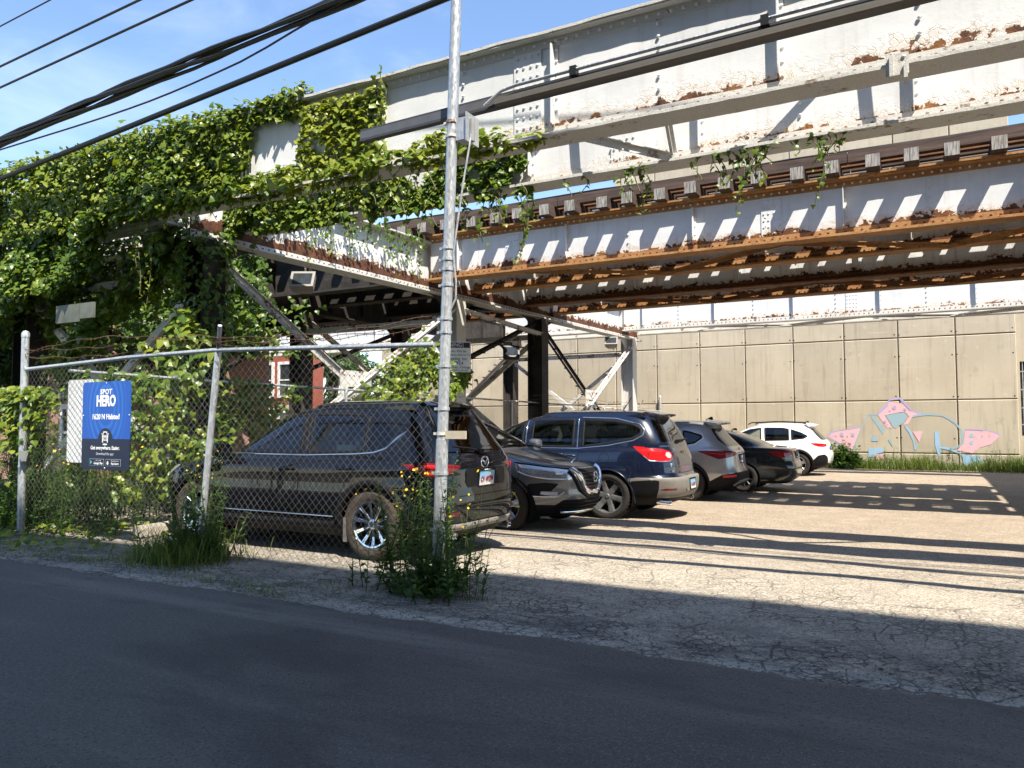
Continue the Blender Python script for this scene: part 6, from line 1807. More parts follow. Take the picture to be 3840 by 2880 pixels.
b = MB(); b.prism([(-.95, 1.445), (-1.1, 1.42), (-1.08, 1.475), (-1.02, 1.478)], 'y', -.02, .02); g.mb('aerial_fin', b, M['p_teal'])

# ---- 6 white crossover by the wall
rows = [(.24, 1.95, -2.0, .78, 4.6, 4.6), (.34, 2.1, -2.14, .85, 4.6, 4.8), (.46, 2.15, -2.20, .88, 4.6, 5), (.58, 2.17, -2.215, .895, 4.6, 5), (.70, 2.16, -2.195, .90, 4.6, 5), (.82, 2.05, -2.155, .893, 4.6, 5.2), (.92, 1.75, -2.135, .88, 4.8, 5.2), (.98, 1.35, -2.115, .86, 5, 5.2), (1.03, 1.05, -2.08, .835, 5.4, 5.2), (1.08, .92, -2.03, .81, 5.4, 5.2), (1.2, .68, -1.92, .76, 5.4, 5.2), (1.32, .44, -1.81, .705, 5.4, 5.2), (1.42, .22, -1.72, .655, 5.4, 5.2), (1.48, .05, -1.67, .61, 5.2, 5.2), (1.51, -.08, -1.65, .575, 5, 5)]
fd = [(.92, .40), (1.0, .62), (.98, .94), (.86, 1.06), (.42, 1.30), (.05, 1.45), (-.30, 1.49), (-.34, 1.05), (-.34, .40)]
rd = [(-.35, .40), (-.35, 1.05), (-.31, 1.49), (-.9, 1.485), (-1.15, 1.42), (-1.2, 1.1), (-1.08, .88), (-.95, .58), (-.92, .40)]
tail = [(S, -1.68, .99), (S, -1.84, .995), (R_, .70, .985), (R_, .50, .965), (R_, .50, .91), (R_, .60, .88), (R_, .70, .87), (S, -1.90, .885), (S, -1.80, .92)]
g = suv('parked_crossover', 'white crossover with roof rails parked nearest the concrete wall', rows, .075, M['p_white'], (-4.85, 25.25, GZ(25)), math.pi, (1.33, -1.33), .35, .23, (5, (-.14, .14), .05, .03), M['alloy'], .03, -.72,
    [[(.80, 1.055), (.42, 1.255), (.1, 1.385), (-.24, 1.435), (-.27, 1.055)], [(-.40, 1.055), (-.36, 1.44), (-.88, 1.435), (-1.05, 1.40), (-1.08, 1.075)], [(-1.17, 1.09), (-1.14, 1.385), (-1.42, 1.29), (-1.60, 1.195), (-1.50, 1.13)]],
    fd, rd, tail, M['red_lens'], .36, [(-.58, 1.08), (.58, 1.08), (.58, 1.2), (.50, 1.42), (-.50, 1.42), (-.58, 1.2)], .80,
    [(S, -1.64, .36), (S, -1.78, .50), (S, -1.90, .62), (R_, .70, .665), (R_, .62, .60), (R_, .54, .40), (R_, 0, .36), (R_, -.54, .40), (R_, -.62, .60), (R_, -.70, .665), (R_, -.6, .25), (R_, 0, .245), (R_, .6, .25), (S, -1.64, .25)], .085, (-1.62, -1.83, 1.515), True)
# ------------------------------------------------------------------ plants
def nrmz(a): return a / (np.linalg.norm(a, axis=-1, keepdims=True) + 1e-9)
IVY_V = np.array([(0, .02, 0), (.27, .14, -.05), (.56, -.14, -.10), (.34, -.38, .0), (.26, -.62, -.04), (0, -1, -.12), (-.26, -.62, -.04), (-.34, -.38, .0), (-.56, -.14, -.10), (-.27, .14, -.05), (0, -.34, .07)])
IVY_F = np.array([(10, (k + 1) % 10, k) for k in range(10)])
LAN_V = np.array([(0, 0, 0), (.16, -.28, .05), (.15, -.62, .03), (0, -1, -.10), (-.15, -.62, .03), (-.16, -.28, .05), (0, -.45, -.02)])
LAN_F = np.array([(6, (k + 1) % 6, k) for k in range(6)])
BLD_V = np.array([(-.5, 0, 0), (.5, 0, 0), (-.42, .4, .03), (.42, .4, .03), (-.26, .75, .14), (.26, .75, .14), (0, 1, .30)])
BLD_F = np.array([(0, 1, 3), (0, 3, 2), (2, 3, 5), (2, 5, 4), (4, 5, 6)])

def place_np(V, F, pos, R, sc):
    """V template; pos (n,3); R (n,3,3) columns = local axes; sc (n,) or (n,3)"""
    sc = np.asarray(sc)
    if sc.ndim == 1: sc = np.repeat(sc[:, None], 3, 1)
    W = np.einsum('nij,nkj->nki', R, V[None] * sc[:, None, :]) + pos[:, None, :]
    n, k = len(pos), len(V)
    FF = (F[None] + (np.arange(n) * k)[:, None, None]).reshape(-1, F.shape[1])
    return W.reshape(-1, 3), FF

def leaf_frames(nrm, tip):
    z = nrmz(nrm)
    t = tip - (tip * z).sum(-1, keepdims=True) * z
    y = -nrmz(t)
    x = np.cross(y, z)
    return np.stack([x, y, z], -1)

_lv = {}
def leafy(name, root, pos, nrm, tip, size, tint, mat, V=IVY_V, F=IVY_F, singles=0, part='foliage', kind='stuff'):
    pos, size, tint = np.asarray(pos), np.asarray(size), np.asarray(tint)
    R = leaf_frames(nrm, tip)
    cam_p = np.array([0, 0, 1.5])
    order = np.argsort(-size / np.linalg.norm(pos - cam_p, axis=1) * (1 + .0 * size))
    pick = np.zeros(len(pos), bool)
    if singles:
        pick[order[:singles]] = True
        for q in np.nonzero(pick)[0]:
            b = int(np.clip(tint[q], 0, .999) * 5)
            key = (mat.name, b, len(V))
            if key not in _lv: _lv[key] = np_mesh('leaf', V, F, mat, np.full(len(V), (b + .5) / 5), smooth=False)
            m = Matrix([list(R[q][0]) + [0], list(R[q][1]) + [0], list(R[q][2]) + [0], [0, 0, 0, 1]]) @ Matrix.Scale(float(size[q]), 4)
            m.translation = Vector([float(c) for c in pos[q]])
            inst('leaf', _lv[key], root, m)
    k = ~pick
    W, FF = place_np(V, F, pos[k], R[k], size[k])
    o = bpy.data.objects.new(part, np_mesh(part, W, FF, mat, np.repeat(tint[k], len(V))))
    put(o, root)
    if kind: o['kind'] = kind
    return o

def rn(n, s): return RNG.normal(0, s, (n, 3))
def vnoise(x, z, s, seed):
    return (np.sin(x * s + seed) * np.cos(z * s * 1.3 + seed * 2.1) + .6 * np.sin(x * s * 2.3 - z * s * 1.9 + seed * .7) + .4 * np.sin(x * s * 4.7 + z * s * 5.3 + seed * 3)) / 2

def face_leaves(n, xr, zr, y, thick, keep, size, tb=.46):
    x = RNG.uniform(*xr, n); z = RNG.uniform(*zr, n)
    k = keep(x, z)
    x, z = x[k], z[k]; n = len(x)
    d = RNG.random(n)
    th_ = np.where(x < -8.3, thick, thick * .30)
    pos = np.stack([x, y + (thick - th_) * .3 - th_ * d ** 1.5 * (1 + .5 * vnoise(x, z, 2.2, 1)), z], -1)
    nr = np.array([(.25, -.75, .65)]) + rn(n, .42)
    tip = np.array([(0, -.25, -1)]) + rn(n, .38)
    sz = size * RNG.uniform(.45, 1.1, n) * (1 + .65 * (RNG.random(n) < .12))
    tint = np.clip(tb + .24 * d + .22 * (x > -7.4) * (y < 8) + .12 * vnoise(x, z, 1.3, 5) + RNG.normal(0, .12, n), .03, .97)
    return [pos, nr, tip, sz, tint]
def strand(x, y, zt, L, size, jit=.05, tint=.5, step=.045, yellow_end=True):
    n = max(3, int(L / step))
    t = np.linspace(0, 1, n)
    px = x + .05 * np.sin(t * 5 + x * 7) + RNG.normal(0, jit, n); py = y + RNG.normal(0, jit, n); pz = zt - L * t
    nr = np.array([(.2, -.8, .4)]) + rn(n, .6)
    tip = np.array([(0, 0, -1)]) + rn(n, .35)
    sz = size * RNG.uniform(.7, 1.2, n) * (1 - .5 * t)
    ti = np.clip(tint + RNG.normal(0, .1, n) + (.35 * t ** 3 if yellow_end else 0), .02, .97)
    return [np.stack([px, py, pz], -1), nr, tip, sz, ti]
def cat(parts): return [np.concatenate([p[k] for p in parts]) for k in range(5)]
def vines(root, paths, r=.006, name='vine_stem'):
    b = MB()
    for p in paths: b.tube(p, r, 4, cap=False)
    b.build(name, M['stem'], root)['kind'] = 'stuff'
def hang_path(x, y, zt, L): return [(x + .05 * math.sin(t * 5 + x * 7), y, zt - L * t) for t in np.linspace(0, 1, 8)]

# --- ivy on the near girder
iv = thing('ivy_vine', 'dense green ivy covering the left end of the near girder', 'ivy', (-12, 7.3, 4.6))
def keepA(x, z):
    nz = vnoise(x, z, 2.6, 2)
    full = (x < -8.25 + .3 * nz)
    frame = (x < -7.15) & ((z > 5.58 + .07 * nz) | (z < 4.92 + .10 * nz)) 
    mid = (x >= -7.2) & (x < -5.85 + .15 * nz) & ((nz > -.38) | (z < 4.95)) & (RNG.random(len(x)) < .85) & (z < 5.66 + .05 * nz)
    low = (x >= -5.45) & (x < -4.35) & (z < 4.80 + .16 * np.sin((x + 5.45) / 1.1 * 3.14) + .05 * nz) & (RNG.random(len(x)) < .8)
    low2 = (x >= -4.4) & (x < -3.6) & (z < 4.70) & (RNG.random(len(x)) < .5)
    return full | frame | mid | low | low2
P1 = [face_leaves(21000, (-17, -3.5), (4.54, 5.82), 7.40, .26, keepA, .088)]
# fringe growing over the top and along the bottom ledge
n = 1700
x = RNG.uniform(-17, -7.05, n)
P1.append([np.stack([x, 7.45 + RNG.normal(0, .12, n) * np.where(x > -8.4, .5, 1), 5.79 + np.abs(RNG.normal(0, .06, n)) * (1 + .8 * vnoise(x, x * 0, 2.0, 3)) + .02], -1), np.array([(.2, -.45, .9)]) + rn(n, .45), np.array([(0, -.8, -.25)]) + rn(n, .5),   .10 * RNG.uniform(.5, 1.2, n), np.clip(.68 + RNG.normal(0, .13, n), .05, .97)])
n = 1300
x = RNG.uniform(-17, -4.0, n); k = (x < -8.3) | (vnoise(x, x * 0, 3.1, 4) > -.35); x = x[k]; n = len(x)
P1.append([np.stack([x, 7.30 - np.abs(RNG.normal(0, .07, n)), 4.64 + RNG.normal(0, .05, n)], -1), np.array([(.2, -.6, .8)]) + rn(n, .4), np.array([(0, -.6, -.8)]) + rn(n, .4), .105 * RNG.uniform(.6, 1.25, n), np.clip(.70 + RNG.normal(0, .12, n), .05, .97)])
st = []
for x in np.concatenate([np.arange(-10.3, -4.2, .17), RNG.uniform(-7, -5, 8)]):
    L = float(RNG.uniform(.10, .48) if x > -8 else RNG.uniform(.1, .35)); st.append((x + float(RNG.normal(0, .06)), 7.30, 4.60, L))
st += [(-5.75, 7.33, 5.84, .42), (-10.25, 7.3, 4.6, 1.2), (-10.05, 7.32, 4.6, 1.35), (-10.4, 7.35, 4.62, .9)]
for s_ in st: P1.append(strand(*s_, .075, .03, .68))
L_ = cat(P1)
leafy('ivy', iv, *L_, M['ivy'], singles=300)
vines(iv, [hang_path(*s_) for s_ in st])
vines(iv, [[(x0_ + .9 * t + .12 * math.sin(5 * t + x0_), 7.44 + .03 * math.sin(7 * t), 4.6 + 1.15 * (t if k_ % 2 else 1 - .7 * t) + .06 * math.sin(9 * t + k_)) for t in np.linspace(0, 1, 9)] for k_, x0_ in enumerate(np.arange(-13.5, -9.0, .33))], .009, 'woody_runner')

# --- ivy trailing from the second girder
iv2 = thing('ivy_vine', 'ivy climbing on the second girder with strands hanging over the ties', 'ivy', (-7, 8.7, 4.6))
def keep2(x, z):
    nz = vnoise(x, z, 2.9, 7)
    return ((x < -7.4) & (nz > -.45)) | ((x < -4.55 + .12 * nz) & (nz > -.22) & (z < 5.28 + .1 * nz))
P2 = [face_leaves(10500, (-10, -4.3), (4.50, 5.5), 8.76, .22, keep2, .088, .40)]  # lower leaf tint: shade on the second girder put into the colour
st = []
for x in np.arange(-9.6, -4.4, .20): st.append((x + float(RNG.normal(0, .06)), 8.75 + float(RNG.normal(0, .05)), 4.60, float(RNG.uniform(.15, .75))))
for x, L, m in ((-4.62, 1.05, 3), (-4.95, .5, 2), (-3.95, .30, 1), (-3.72, .22, 1), (-3.20, .42, 2), (-3.02, .60, 2), (-2.92, .40, 1), (-2.30, .30, 1), (-2.08, .45, 2), (-1.94, .42, 2), (-1.82, .72, 2), (-1.70, .40, 2), (-1.60, .45, 2), (-1.50, .22, 1), (-1.22, .18, 1), (-.98, .75, 1), (-1.03, .35, 2), (-.90, .30, 2), (-.78, .22, 1)):
    for q in range(m): st.append((x + .05 * q, 8.78 + .03 * q, 4.60, L * (1 - .2 * q)))
for s_ in st: P2.append(strand(*s_, .105 if s_[0] < -4.4 else .088, .035, .40, .05))
L_ = cat(P2)
leafy('ivy', iv2, *L_, M['ivy'], singles=300)
vines(iv2, [hang_path(*s_) for s_ in st])

# --- curtain of ivy hanging below, left of the first column
iv3 = thing('ivy_vine', 'dark curtain of ivy hanging below the girder at the far left', 'ivy', (-13, 8.5, 3))
def curtain(n, xr, y0, y1, zlow, ztop, size, tint0, sd):
    x = RNG.uniform(*xr, n); u = RNG.random(n)
    zl = np.interp(x, *zlow) + .22 * vnoise(x, x * 0, 3.0, sd)
    z = zl + (ztop - zl) * u
    y = y0 + (y1 - y0) * (.5 + .5 * vnoise(x, z, 1.6, sd + 1)) + RNG.normal(0, .10, n)
    k = vnoise(x, z, 3.3, sd + 2) > -.62
    x, y, z = x[k], y[k], z[k]; n = len(x)
    return [np.stack([x, y, z], -1), np.array([(.25, -.7, .7)]) + rn(n, .45), np.array([(0, -.3, -1)]) + rn(n, .35), size * RNG.uniform(.6, 1.2, n), np.clip(tint0 + .16 * vnoise(x, z, 2.0, sd + 3) + RNG.normal(0, .12, n), .03, .97)]
P3 = [curtain(6500, (-17.5, -10.9), 7.0, 7.6, ([-18, -14.4, -13.2, -12.2, -11.4, -10.9], [3.0, 3.25, 3.5, 3.6, 4.0, 4.4]), 4.66, .10, .50, 21.0),
      curtain(7000, (-17.5, -10.25), 7.8, 8.7, ([-18, -14.4, -13.2, -12.2, -11.4, -10.6, -10.2], [2.7, 3.0, 3.35, 3.35, 3.5, 3.7, 3.9]), 4.75, .105, .48, 1.0),
      curtain(6500, (-20, -11.0), 9.6, 11.2, ([-20, -15, -13, -11], [2.3, 2.5, 3.1, 3.9]), 5.4, .115, .38, 4.0),
      curtain(3600, (-22, -13.6), 12.0, 13.6, ([-22, -16, -14], [1.8, 2.6, 3.4]), 5.4, .14, .35, 9.0)]
b = []
for k in range(700):      # an ivy-wrapped brace running down to the left
    t = random.random(); b.append((-10.4 - 2.9 * t, 7.9, 4.4 - 2.0 * t))
bp = np.array(b) + rn(700, .12)
P3.append([bp, np.array([(.2, -.7, .6)]) + rn(700, .5), np.array([(-.3, 0, -1)]) + rn(700, .4), .13 * RNG.uniform(.6, 1.2, 700), np.clip(.5 + RNG.normal(0, .14, 700), 0, 1)])
L_ = cat(P3)
leafy('ivy', iv3, *L_, M['ivy'], singles=150)

# --- vine on the first column, big leaves low down
iv4 = thing('ivy_vine', 'large leaved vine climbing the dark column left of the leaning post', 'ivy', (-9.9, 8.2, 1))
n = 1500
a = RNG.uniform(0, 6.28, n); z = 1.0 + 3.5 * RNG.random(n); r = .26 + .16 * RNG.random(n) + .10 * vnoise(a, z, 2, 3)
P4 = [[np.stack([bx(8.25) + r * np.cos(a), 8.25 + r * np.sin(a), z], -1), np.stack([np.cos(a), np.sin(a), .5 + 0 * a], -1) + rn(n, .4), np.array([(0, 0, -1)]) + rn(n, .35), .10 * RNG.uniform(.6, 1.2, n), np.clip(.45 + RNG.normal(0, .12, n), .02, .9)]]
n = 260
z = 1.9 + 1.3 * RNG.random(n); w_ = np.interp(z, [1.9, 2.5, 2.9, 3.3], [.16, .42, .30, .12])
P4.append([np.stack([-9.75 + RNG.normal(0, 1, n) * w_ * .8, 7.78 - .25 * RNG.random(n), z], -1), np.array([(.3, -.7, .7)]) + rn(n, .4), np.array([(.1, -.2, -1)]) + rn(n, .4), .17 * RNG.uniform(.5, 1.2, n), np.clip(.62 + RNG.normal(0, .14, n), .1, .97)])
L_ = cat(P4)
leafy('ivy', iv4, *L_, M['ivy'], singles=160)

# --- ivy on the cross girder and the strut behind
iv5 = thing('ivy_vine', 'loose ivy strands hanging over the rusty white cross girder', 'ivy', (-9.7, 10.5, 4.5))
P5 = []
for y in np.concatenate([np.arange(8.9, 13.5, .16), RNG.uniform(8.9, 11.5, 16)]):
    P5.append(strand(bx(y) + .24, float(y), 5.45, float(RNG.uniform(.15, .9)), .095, .05, .40, .05))
for y in np.arange(8.6, 12.6, .05):
    P5.append(strand(-13.6, float(y), 4.05 + float(RNG.normal(0, .03)), .16, .09, .05, .62, .06))
n = 900
y = RNG.uniform(8.6, 13.2, n); x = -12.0 - 2.2 * RNG.random(n)
P5.append([np.stack([x, y, RNG.uniform(3.0, 4.3, n)], -1), np.array([(.4, -.7, .5)]) + rn(n, .5), np.array([(0, 0, -1)]) + rn(n, .4), .12 * RNG.uniform(.6, 1.2, n), np.clip(.42 + RNG.normal(0, .14, n), .02, .9)])
L_ = cat(P5); leafy('ivy', iv5, *L_, M['ivy'], singles=80)

# --- ivy over the braces by the second column
iv6 = thing('ivy_vine', 'clump of bright ivy sprawling over the crossed braces behind the fence', 'ivy', (-9.7, 12.8, 2))
n = 1500
c_ = RNG.integers(0, 3, n)
cy = np.array([12.9, 13.6, 12.2])[c_]; cz_ = np.array([2.35, 2.75, 1.75])[c_]
P6 = [[np.stack([bx(13) + .22 + RNG.normal(0, .12, n), cy + RNG.normal(0, .38, n), cz_ + RNG.normal(0, .26, n)], -1), np.array([(.4, -.65, .65)]) + rn(n, .45), np.array([(0, -.2, -1)]) + rn(n, .4), .12 * RNG.uniform(.6, 1.2, n), np.clip(.62 + RNG.normal(0, .14, n), .05, .97)]]
n = 420
t = RNG.random(n)
P6.append([np.stack([bx(15) + .3 + RNG.normal(0, .06, n), 13.7 + 1.5 * t, 1.75 + .95 * t + RNG.normal(0, .09, n)], -1), np.array([(.4, -.65, .65)]) + rn(n, .45), np.array([(0, -.2, -1)]) + rn(n, .4), .11 * RNG.uniform(.6, 1.2, n), np.clip(.64 + RNG.normal(0, .14, n), .05, .97)])
L_ = cat(P6); leafy('ivy', iv6, *L_, M['ivy'], singles=80)

# --- vines on the fences at the left
iv7 = thing('ivy_vine', 'yellowish vine tangled on the fence around the leftmost post', 'ivy', (-10, 5.8, 1.9))
n = 950
x = -10.5 + RNG.normal(0, .36, n); z = 1.98 - np.abs(RNG.normal(0, .36, n))
P7 = [[np.stack([x, FY + .05 + RNG.normal(0, .07, n), z], -1), np.array([(.2, -.7, .7)]) + rn(n, .45), np.array([(0, -.2, -1)]) + rn(n, .4), .085 * RNG.uniform(.6, 1.25, n), np.clip(.70 + RNG.normal(0, .14, n), .1, .98)]]
L_ = cat(P7); leafy('ivy', iv7, *L_, M['ivy'], singles=100)
iv8 = thing('ivy_vine', 'thinner vine spread over the side fence above the black hood', 'ivy', (-9.5, 7.5, 1.5))
n = 3400
y = RNG.uniform(5.9, 10.3, n); z = RNG.uniform(.5, 2.2, n)
k = (vnoise(y, z, 2.7, 3) > -.25 + .25 * (y > 8.4)); y, z = y[k], z[k]; n = len(y)
P8 = [[np.stack([SX + RNG.normal(0, .10, n), y, z], -1), np.array([(.6, -.6, .6)]) + rn(n, .5), np.array([(0, -.2, -1)]) + rn(n, .4), .085 * RNG.uniform(.6, 1.25, n), np.clip(.58 + .2 * vnoise(y, z, 1.9, 8) + RNG.normal(0, .14, n), .03, .98)]]
L_ = cat(P8); leafy('ivy', iv8, *L_, M['ivy'], singles=100)

# ------------------------------------------------------------------ weeds and grass
def stemmy(px, py, h, nleaf, lsize, lean=.16, tint=.45, stem_w=.006, up=.55, zb=None):
    """leafy stalks: returns stem blades and leaves"""
    n = len(px)
    g = GZv(py) if zb is None else zb
    lx, ly = RNG.normal(0, lean, n), RNG.normal(0, lean, n)
    S_pos, S_R, S_sc, LP, LN, LT, LS, LI = [], [], [], [], [], [], [], []
    for i in range(n):
        top = np.array([lx[i], ly[i], 1.0]); top /= np.linalg.norm(top)
        for q in range(2):
            a = RNG.uniform(0, 3.14)
            z = np.array([math.cos(a), math.sin(a), 0]); z -= z @ top * top; z /= np.linalg.norm(z)
            S_R.append(np.stack([np.cross(top, z), top, z], -1)); S_pos.append((px[i], py[i], g[i] - .01)); S_sc.append((stem_w * 2, h[i], h[i] * .15))
        m = int(nleaf * h[i] / np.mean(h))
        t = np.sort(RNG.uniform(.06, 1, m)); az = np.cumsum(RNG.uniform(1.9, 2.9, m))
        d = np.stack([np.cos(az), np.sin(az), np.full(m, up)], -1) + RNG.normal(0, .2, (m, 3)); d = nrmz(d)
        LP.append(np.array([(px[i], py[i], g[i])]) + top[None] * (t * h[i])[:, None] + np.array([(0, 0, 0)]))
        LT.append(d + np.array([(0, 0, -.35)])); LN.append(np.array([(0, 0, 1.0)]) + .5 * d * np.array([(-1, -1, 0)]) + RNG.normal(0, .25, (m, 3)))
        LS.append(lsize * (1.15 - .75 * t) * RNG.uniform(.6, 1.3, m)); LI.append(np.clip(tint + .15 * t + RNG.normal(0, .11, m), .02, .97))
    return (np.array(S_pos), np.array(S_R), np.array(S_sc)), (np.concatenate(LP), np.concatenate(LN), np.concatenate(LT), np.concatenate(LS), np.concatenate(LI))
def add_stems(root, S_, name='stems', mat=None, tint=.4):
    W, FF = place_np(BLD_V, BLD_F, *S_)
    o = put(bpy.data.objects.new(name, np_mesh(name, W, FF, mat or M['weed'], np.full(len(W), tint))), root); o['kind'] = 'stuff'
def blades(root, px, py, h, w, tint, name='blades', lean=.45, mat=None, zb=None, kind='stuff', label=None):
    n = len(px)
    g = GZv(py) if zb is None else zb
    a = RNG.uniform(0, 6.28, n)
    fw_ = np.stack([np.cos(a), np.sin(a), 0 * a], -1)
    y = nrmz(np.array([(0, 0, 1.0)]) + fw_ * np.abs(RNG.normal(0, lean, n))[:, None])
    z = nrmz(fw_ - (fw_ * y).sum(-1, keepdims=True) * y); x = np.cross(y, z)
    W, FF = place_np(BLD_V, BLD_F, np.stack([px, py, g - .01], -1), np.stack([x, y, z], -1), np.stack([np.full(n, w) if np.isscalar(w) else w, h, h * RNG.uniform(.4, 1.6, n)], -1))
    o = put(bpy.data.objects.new(name, np_mesh(name, W, FF, mat or M['grass'], np.repeat(tint, len(BLD_V)))), root)
    if kind: o['kind'] = kind
    if label: o['label'] = label
    return o
FLW = np.array([(0, 0, .1)] + [(math.cos(k * .785) * (1 if k % 2 else .6), math.sin(k * .785) * (1 if k % 2 else .6), 0) for k in range(8)]); FLF = np.array([(0, 1 + k, 1 + (k + 1) % 8) for k in range(8)])
def flowers(root, pos, r):
    n = len(pos)
    R = leaf_frames(np.array([(0, -.6, .6)]) + rn(n, .4), np.array([(1.0, .2, 0)]) + rn(n, .2))
    W, FF = place_np(FLW, FLF, np.asarray(pos), R, np.full(n, r) * RNG.uniform(.7, 1.2, n))
    o = put(bpy.data.objects.new('flowers', np_mesh('flowers', W, FF, M['flower'])), root); o['kind'] = 'stuff'

# clump at the foot of the tall pole
wd = thing('weed_clump', 'tall weeds with small yellow flowers around the foot of the tall pole', 'weeds', (-3.85, 5.6, GZ(5.6)))
n = 46
px, py = -3.85 + RNG.normal(0, .30, n), 5.56 + RNG.normal(0, .20, n)
h = np.clip(RNG.normal(.78, .22, n), .3, 1.18) * np.clip(1.25 - np.abs(px + 3.95) * .8, .45, 1)
S_, L_ = stemmy(px, py, h, 34, .085, .16, .60)
add_stems(wd, S_); leafy('w', wd, *L_, M['weed'], V=LAN_V, F=LAN_F, singles=120, part='foliage')
n = 40
px, py = -3.72 + RNG.normal(0, .26, n), 5.50 + RNG.normal(0, .17, n)
S_, L_ = stemmy(px, py, np.full(n, .26) * RNG.uniform(.6, 1.4, n), 12, .13, .4, .58, .006, .45)
add_stems(wd, S_); leafy('w', wd, *L_, M['weed'], V=LAN_V, F=LAN_F, part='foliage')
n = 26
px, py = np.concatenate([-3.55 + RNG.normal(0, .16, 14), -4.15 + RNG.normal(0, .12, 12)]), 5.6 + RNG.normal(0, .15, n)
h = RNG.uniform(.7, 1.12, n)
S_, L_ = stemmy(px, py, h, 9, .06, .22, .75, .003, .8)
add_stems(wd, S_, 'flower_stalks', None, .8); leafy('w', wd, *L_, M['weed'], V=LAN_V, F=LAN_F, part='stalk_leaves')
tops = S_[0][::2] + S_[1][::2, :, 1] * S_[2][::2, 1:2]
fp = np.concatenate([tops + rn(len(tops), .05), tops + rn(len(tops), .08) - np.array([(0, 0, .12)]), np.stack([-4.1 + RNG.normal(0, .16, 22), 5.5 + RNG.normal(0, .1, 22), RNG.uniform(.5, 1.1, 22)], -1)])
flowers(wd, fp, .017)

# grass clump at the foot of the middle post
gc = thing('grass_clump', 'clump of long grass and broad leaves around the foot of the middle post', 'grass', (XM, 5.6, GZ(5.6)))
n = 1500
px, py = XM - .02 + RNG.normal(0, .27, n), 5.50 + RNG.normal(0, .20, n)
blades(gc, px, py, RNG.uniform(.12, .40, n), .011, np.clip(.58 + RNG.normal(0, .16, n), 0, .97), lean=.55)
n = 34
px, py = XM + .05 + RNG.normal(0, .22, n), 5.62 + RNG.normal(0, .12, n)
S_, L_ = stemmy(px, py, RNG.uniform(.25, .75, n), 16, .13, .25, .48); add_stems(gc, S_); leafy('w', gc, *L_, M['weed'], V=LAN_V, F=LAN_F, singles=60, part='foliage')
n = 16
px, py = XM - .05 + RNG.normal(0, .12, n), 5.8 + RNG.normal(0, .12, n)
S_, L_ = stemmy(px, py, RNG.uniform(.8, 1.5, n), 40, .07, .12, .62, .004); add_stems(gc, S_); leafy('w', gc, *L_, M['weed'], V=LAN_V, F=LAN_F, part='foliage')
fp = np.stack([XM - .1 + RNG.normal(0, .14, 26), 5.8 + RNG.normal(0, .1, 26), RNG.uniform(.9, 1.5, 26)], -1); flowers(gc, fp, .014)

# overgrown corner behind and left of the fence
ov = tag(bpy.data.objects.new('undergrowth', None), 'mixed waist high weeds filling the corner behind the fence', 'weeds', None, 'stuff'); link(ov)
n = 620
px = RNG.uniform(-13.4, -8.75, n); py = 5.95 + RNG.random(n) ** 1.2 * 4.2
k = ~((px > -9.35) & (py > 6.3)); px, py = px[k], py[k]; n = len(px)
h = np.clip(RNG.normal(.85, .25, n), .3, 1.4) * np.interp(px, [-13, -11, -9.6, -8.8], [1.15, 1.1, .95, .55])
S_, L_ = stemmy(px, py, h, 30, .085, .18, .50); add_stems(ov, S_); leafy('w', ov, *L_, M['weed'], V=LAN_V, F=LAN_F, part='foliage')
n = 340
px = RNG.uniform(-15, -10.4, n); py = RNG.uniform(4.9, 6.2, n)
S_, L_ = stemmy(px, py, RNG.uniform(.25, .8, n), 26, .10, .25, .30); add_stems(ov, S_); leafy('w', ov, *L_, M['weed'], V=LAN_V, F=LAN_F, part='foliage')
fp = np.stack([RNG.uniform(-13.2, -9.2, 120), RNG.uniform(6.2, 8.6, 120), RNG.uniform(.75, 1.25, 120)], -1); flowers(ov, fp, .022)
# creeping ground cover on the verge
gcv = tag(bpy.data.objects.new('ground_cover', None), 'yellow green creeping leaves spreading over the verge at left', 'ground cover', None, 'stuff'); link(gcv)
n = 3600
px = RNG.uniform(-15, -7.5, n); py = RNG.uniform(4.72, 6.9, n)
k = (RNG.random(n) < np.interp(px, [-11, -9.6, -8.6, -7.6], [1, .9, .45, .03])) & (vnoise(px, py, 3.0, 2) > np.interp(px, [-11, -8], [-.7, .05])) & (py > np.interp(px, [-12, -9.5, -8], [4.72, 4.95, 5.35]))
px, py = px[k], py[k]; n = len(px)
leafy('w', gcv, np.stack([px, py, GZv(py) + .03 + .07 * RNG.random(n)], -1), np.array([(0, -.2, 1)]) + rn(n, .35), rn(n, 1.0), .07 * RNG.uniform(.5, 1.3, n), np.clip(.66 + RNG.normal(0, .16, n), .1, .98), M['ivy'], part='leaves')
# sparse tufts on the verge and along cracks
tf = tag(bpy.data.objects.new('grass', None), 'short sparse grass tufts on the gritty verge', 'grass', None, 'stuff'); link(tf)
PX, PY = [], []
for cx, cy, m, s in ((-7.9, 5.05, 160, .10), (-7.5, 5.2, 200, .16), (-6.6, 5.15, 120, .12), (-5.9, 5.0, 260, .22), (-5.5, 4.95, 240, .22), (-5.2, 4.85, 120, .15), (-8.6, 5.1, 260, .25), (-3.3, 5.4, 120, .12), (-4.6, 5.2, 120, .2), (-6.3, 5.4, 120, .2), (-9.4, 4.95, 300, .3), (-4.9, 4.72, 120, .15)):
    PX.append(cx + RNG.normal(0, s * 1.5, m)); PY.append(cy + RNG.normal(0, s * .5, m))
PX, PY = np.concatenate(PX), np.concatenate(PY); n = len(PX)
blades(tf, PX, PY, RNG.uniform(.015, .07, n), .006, np.clip(.6 + RNG.normal(0, .16, n), 0, .97), lean=.6)
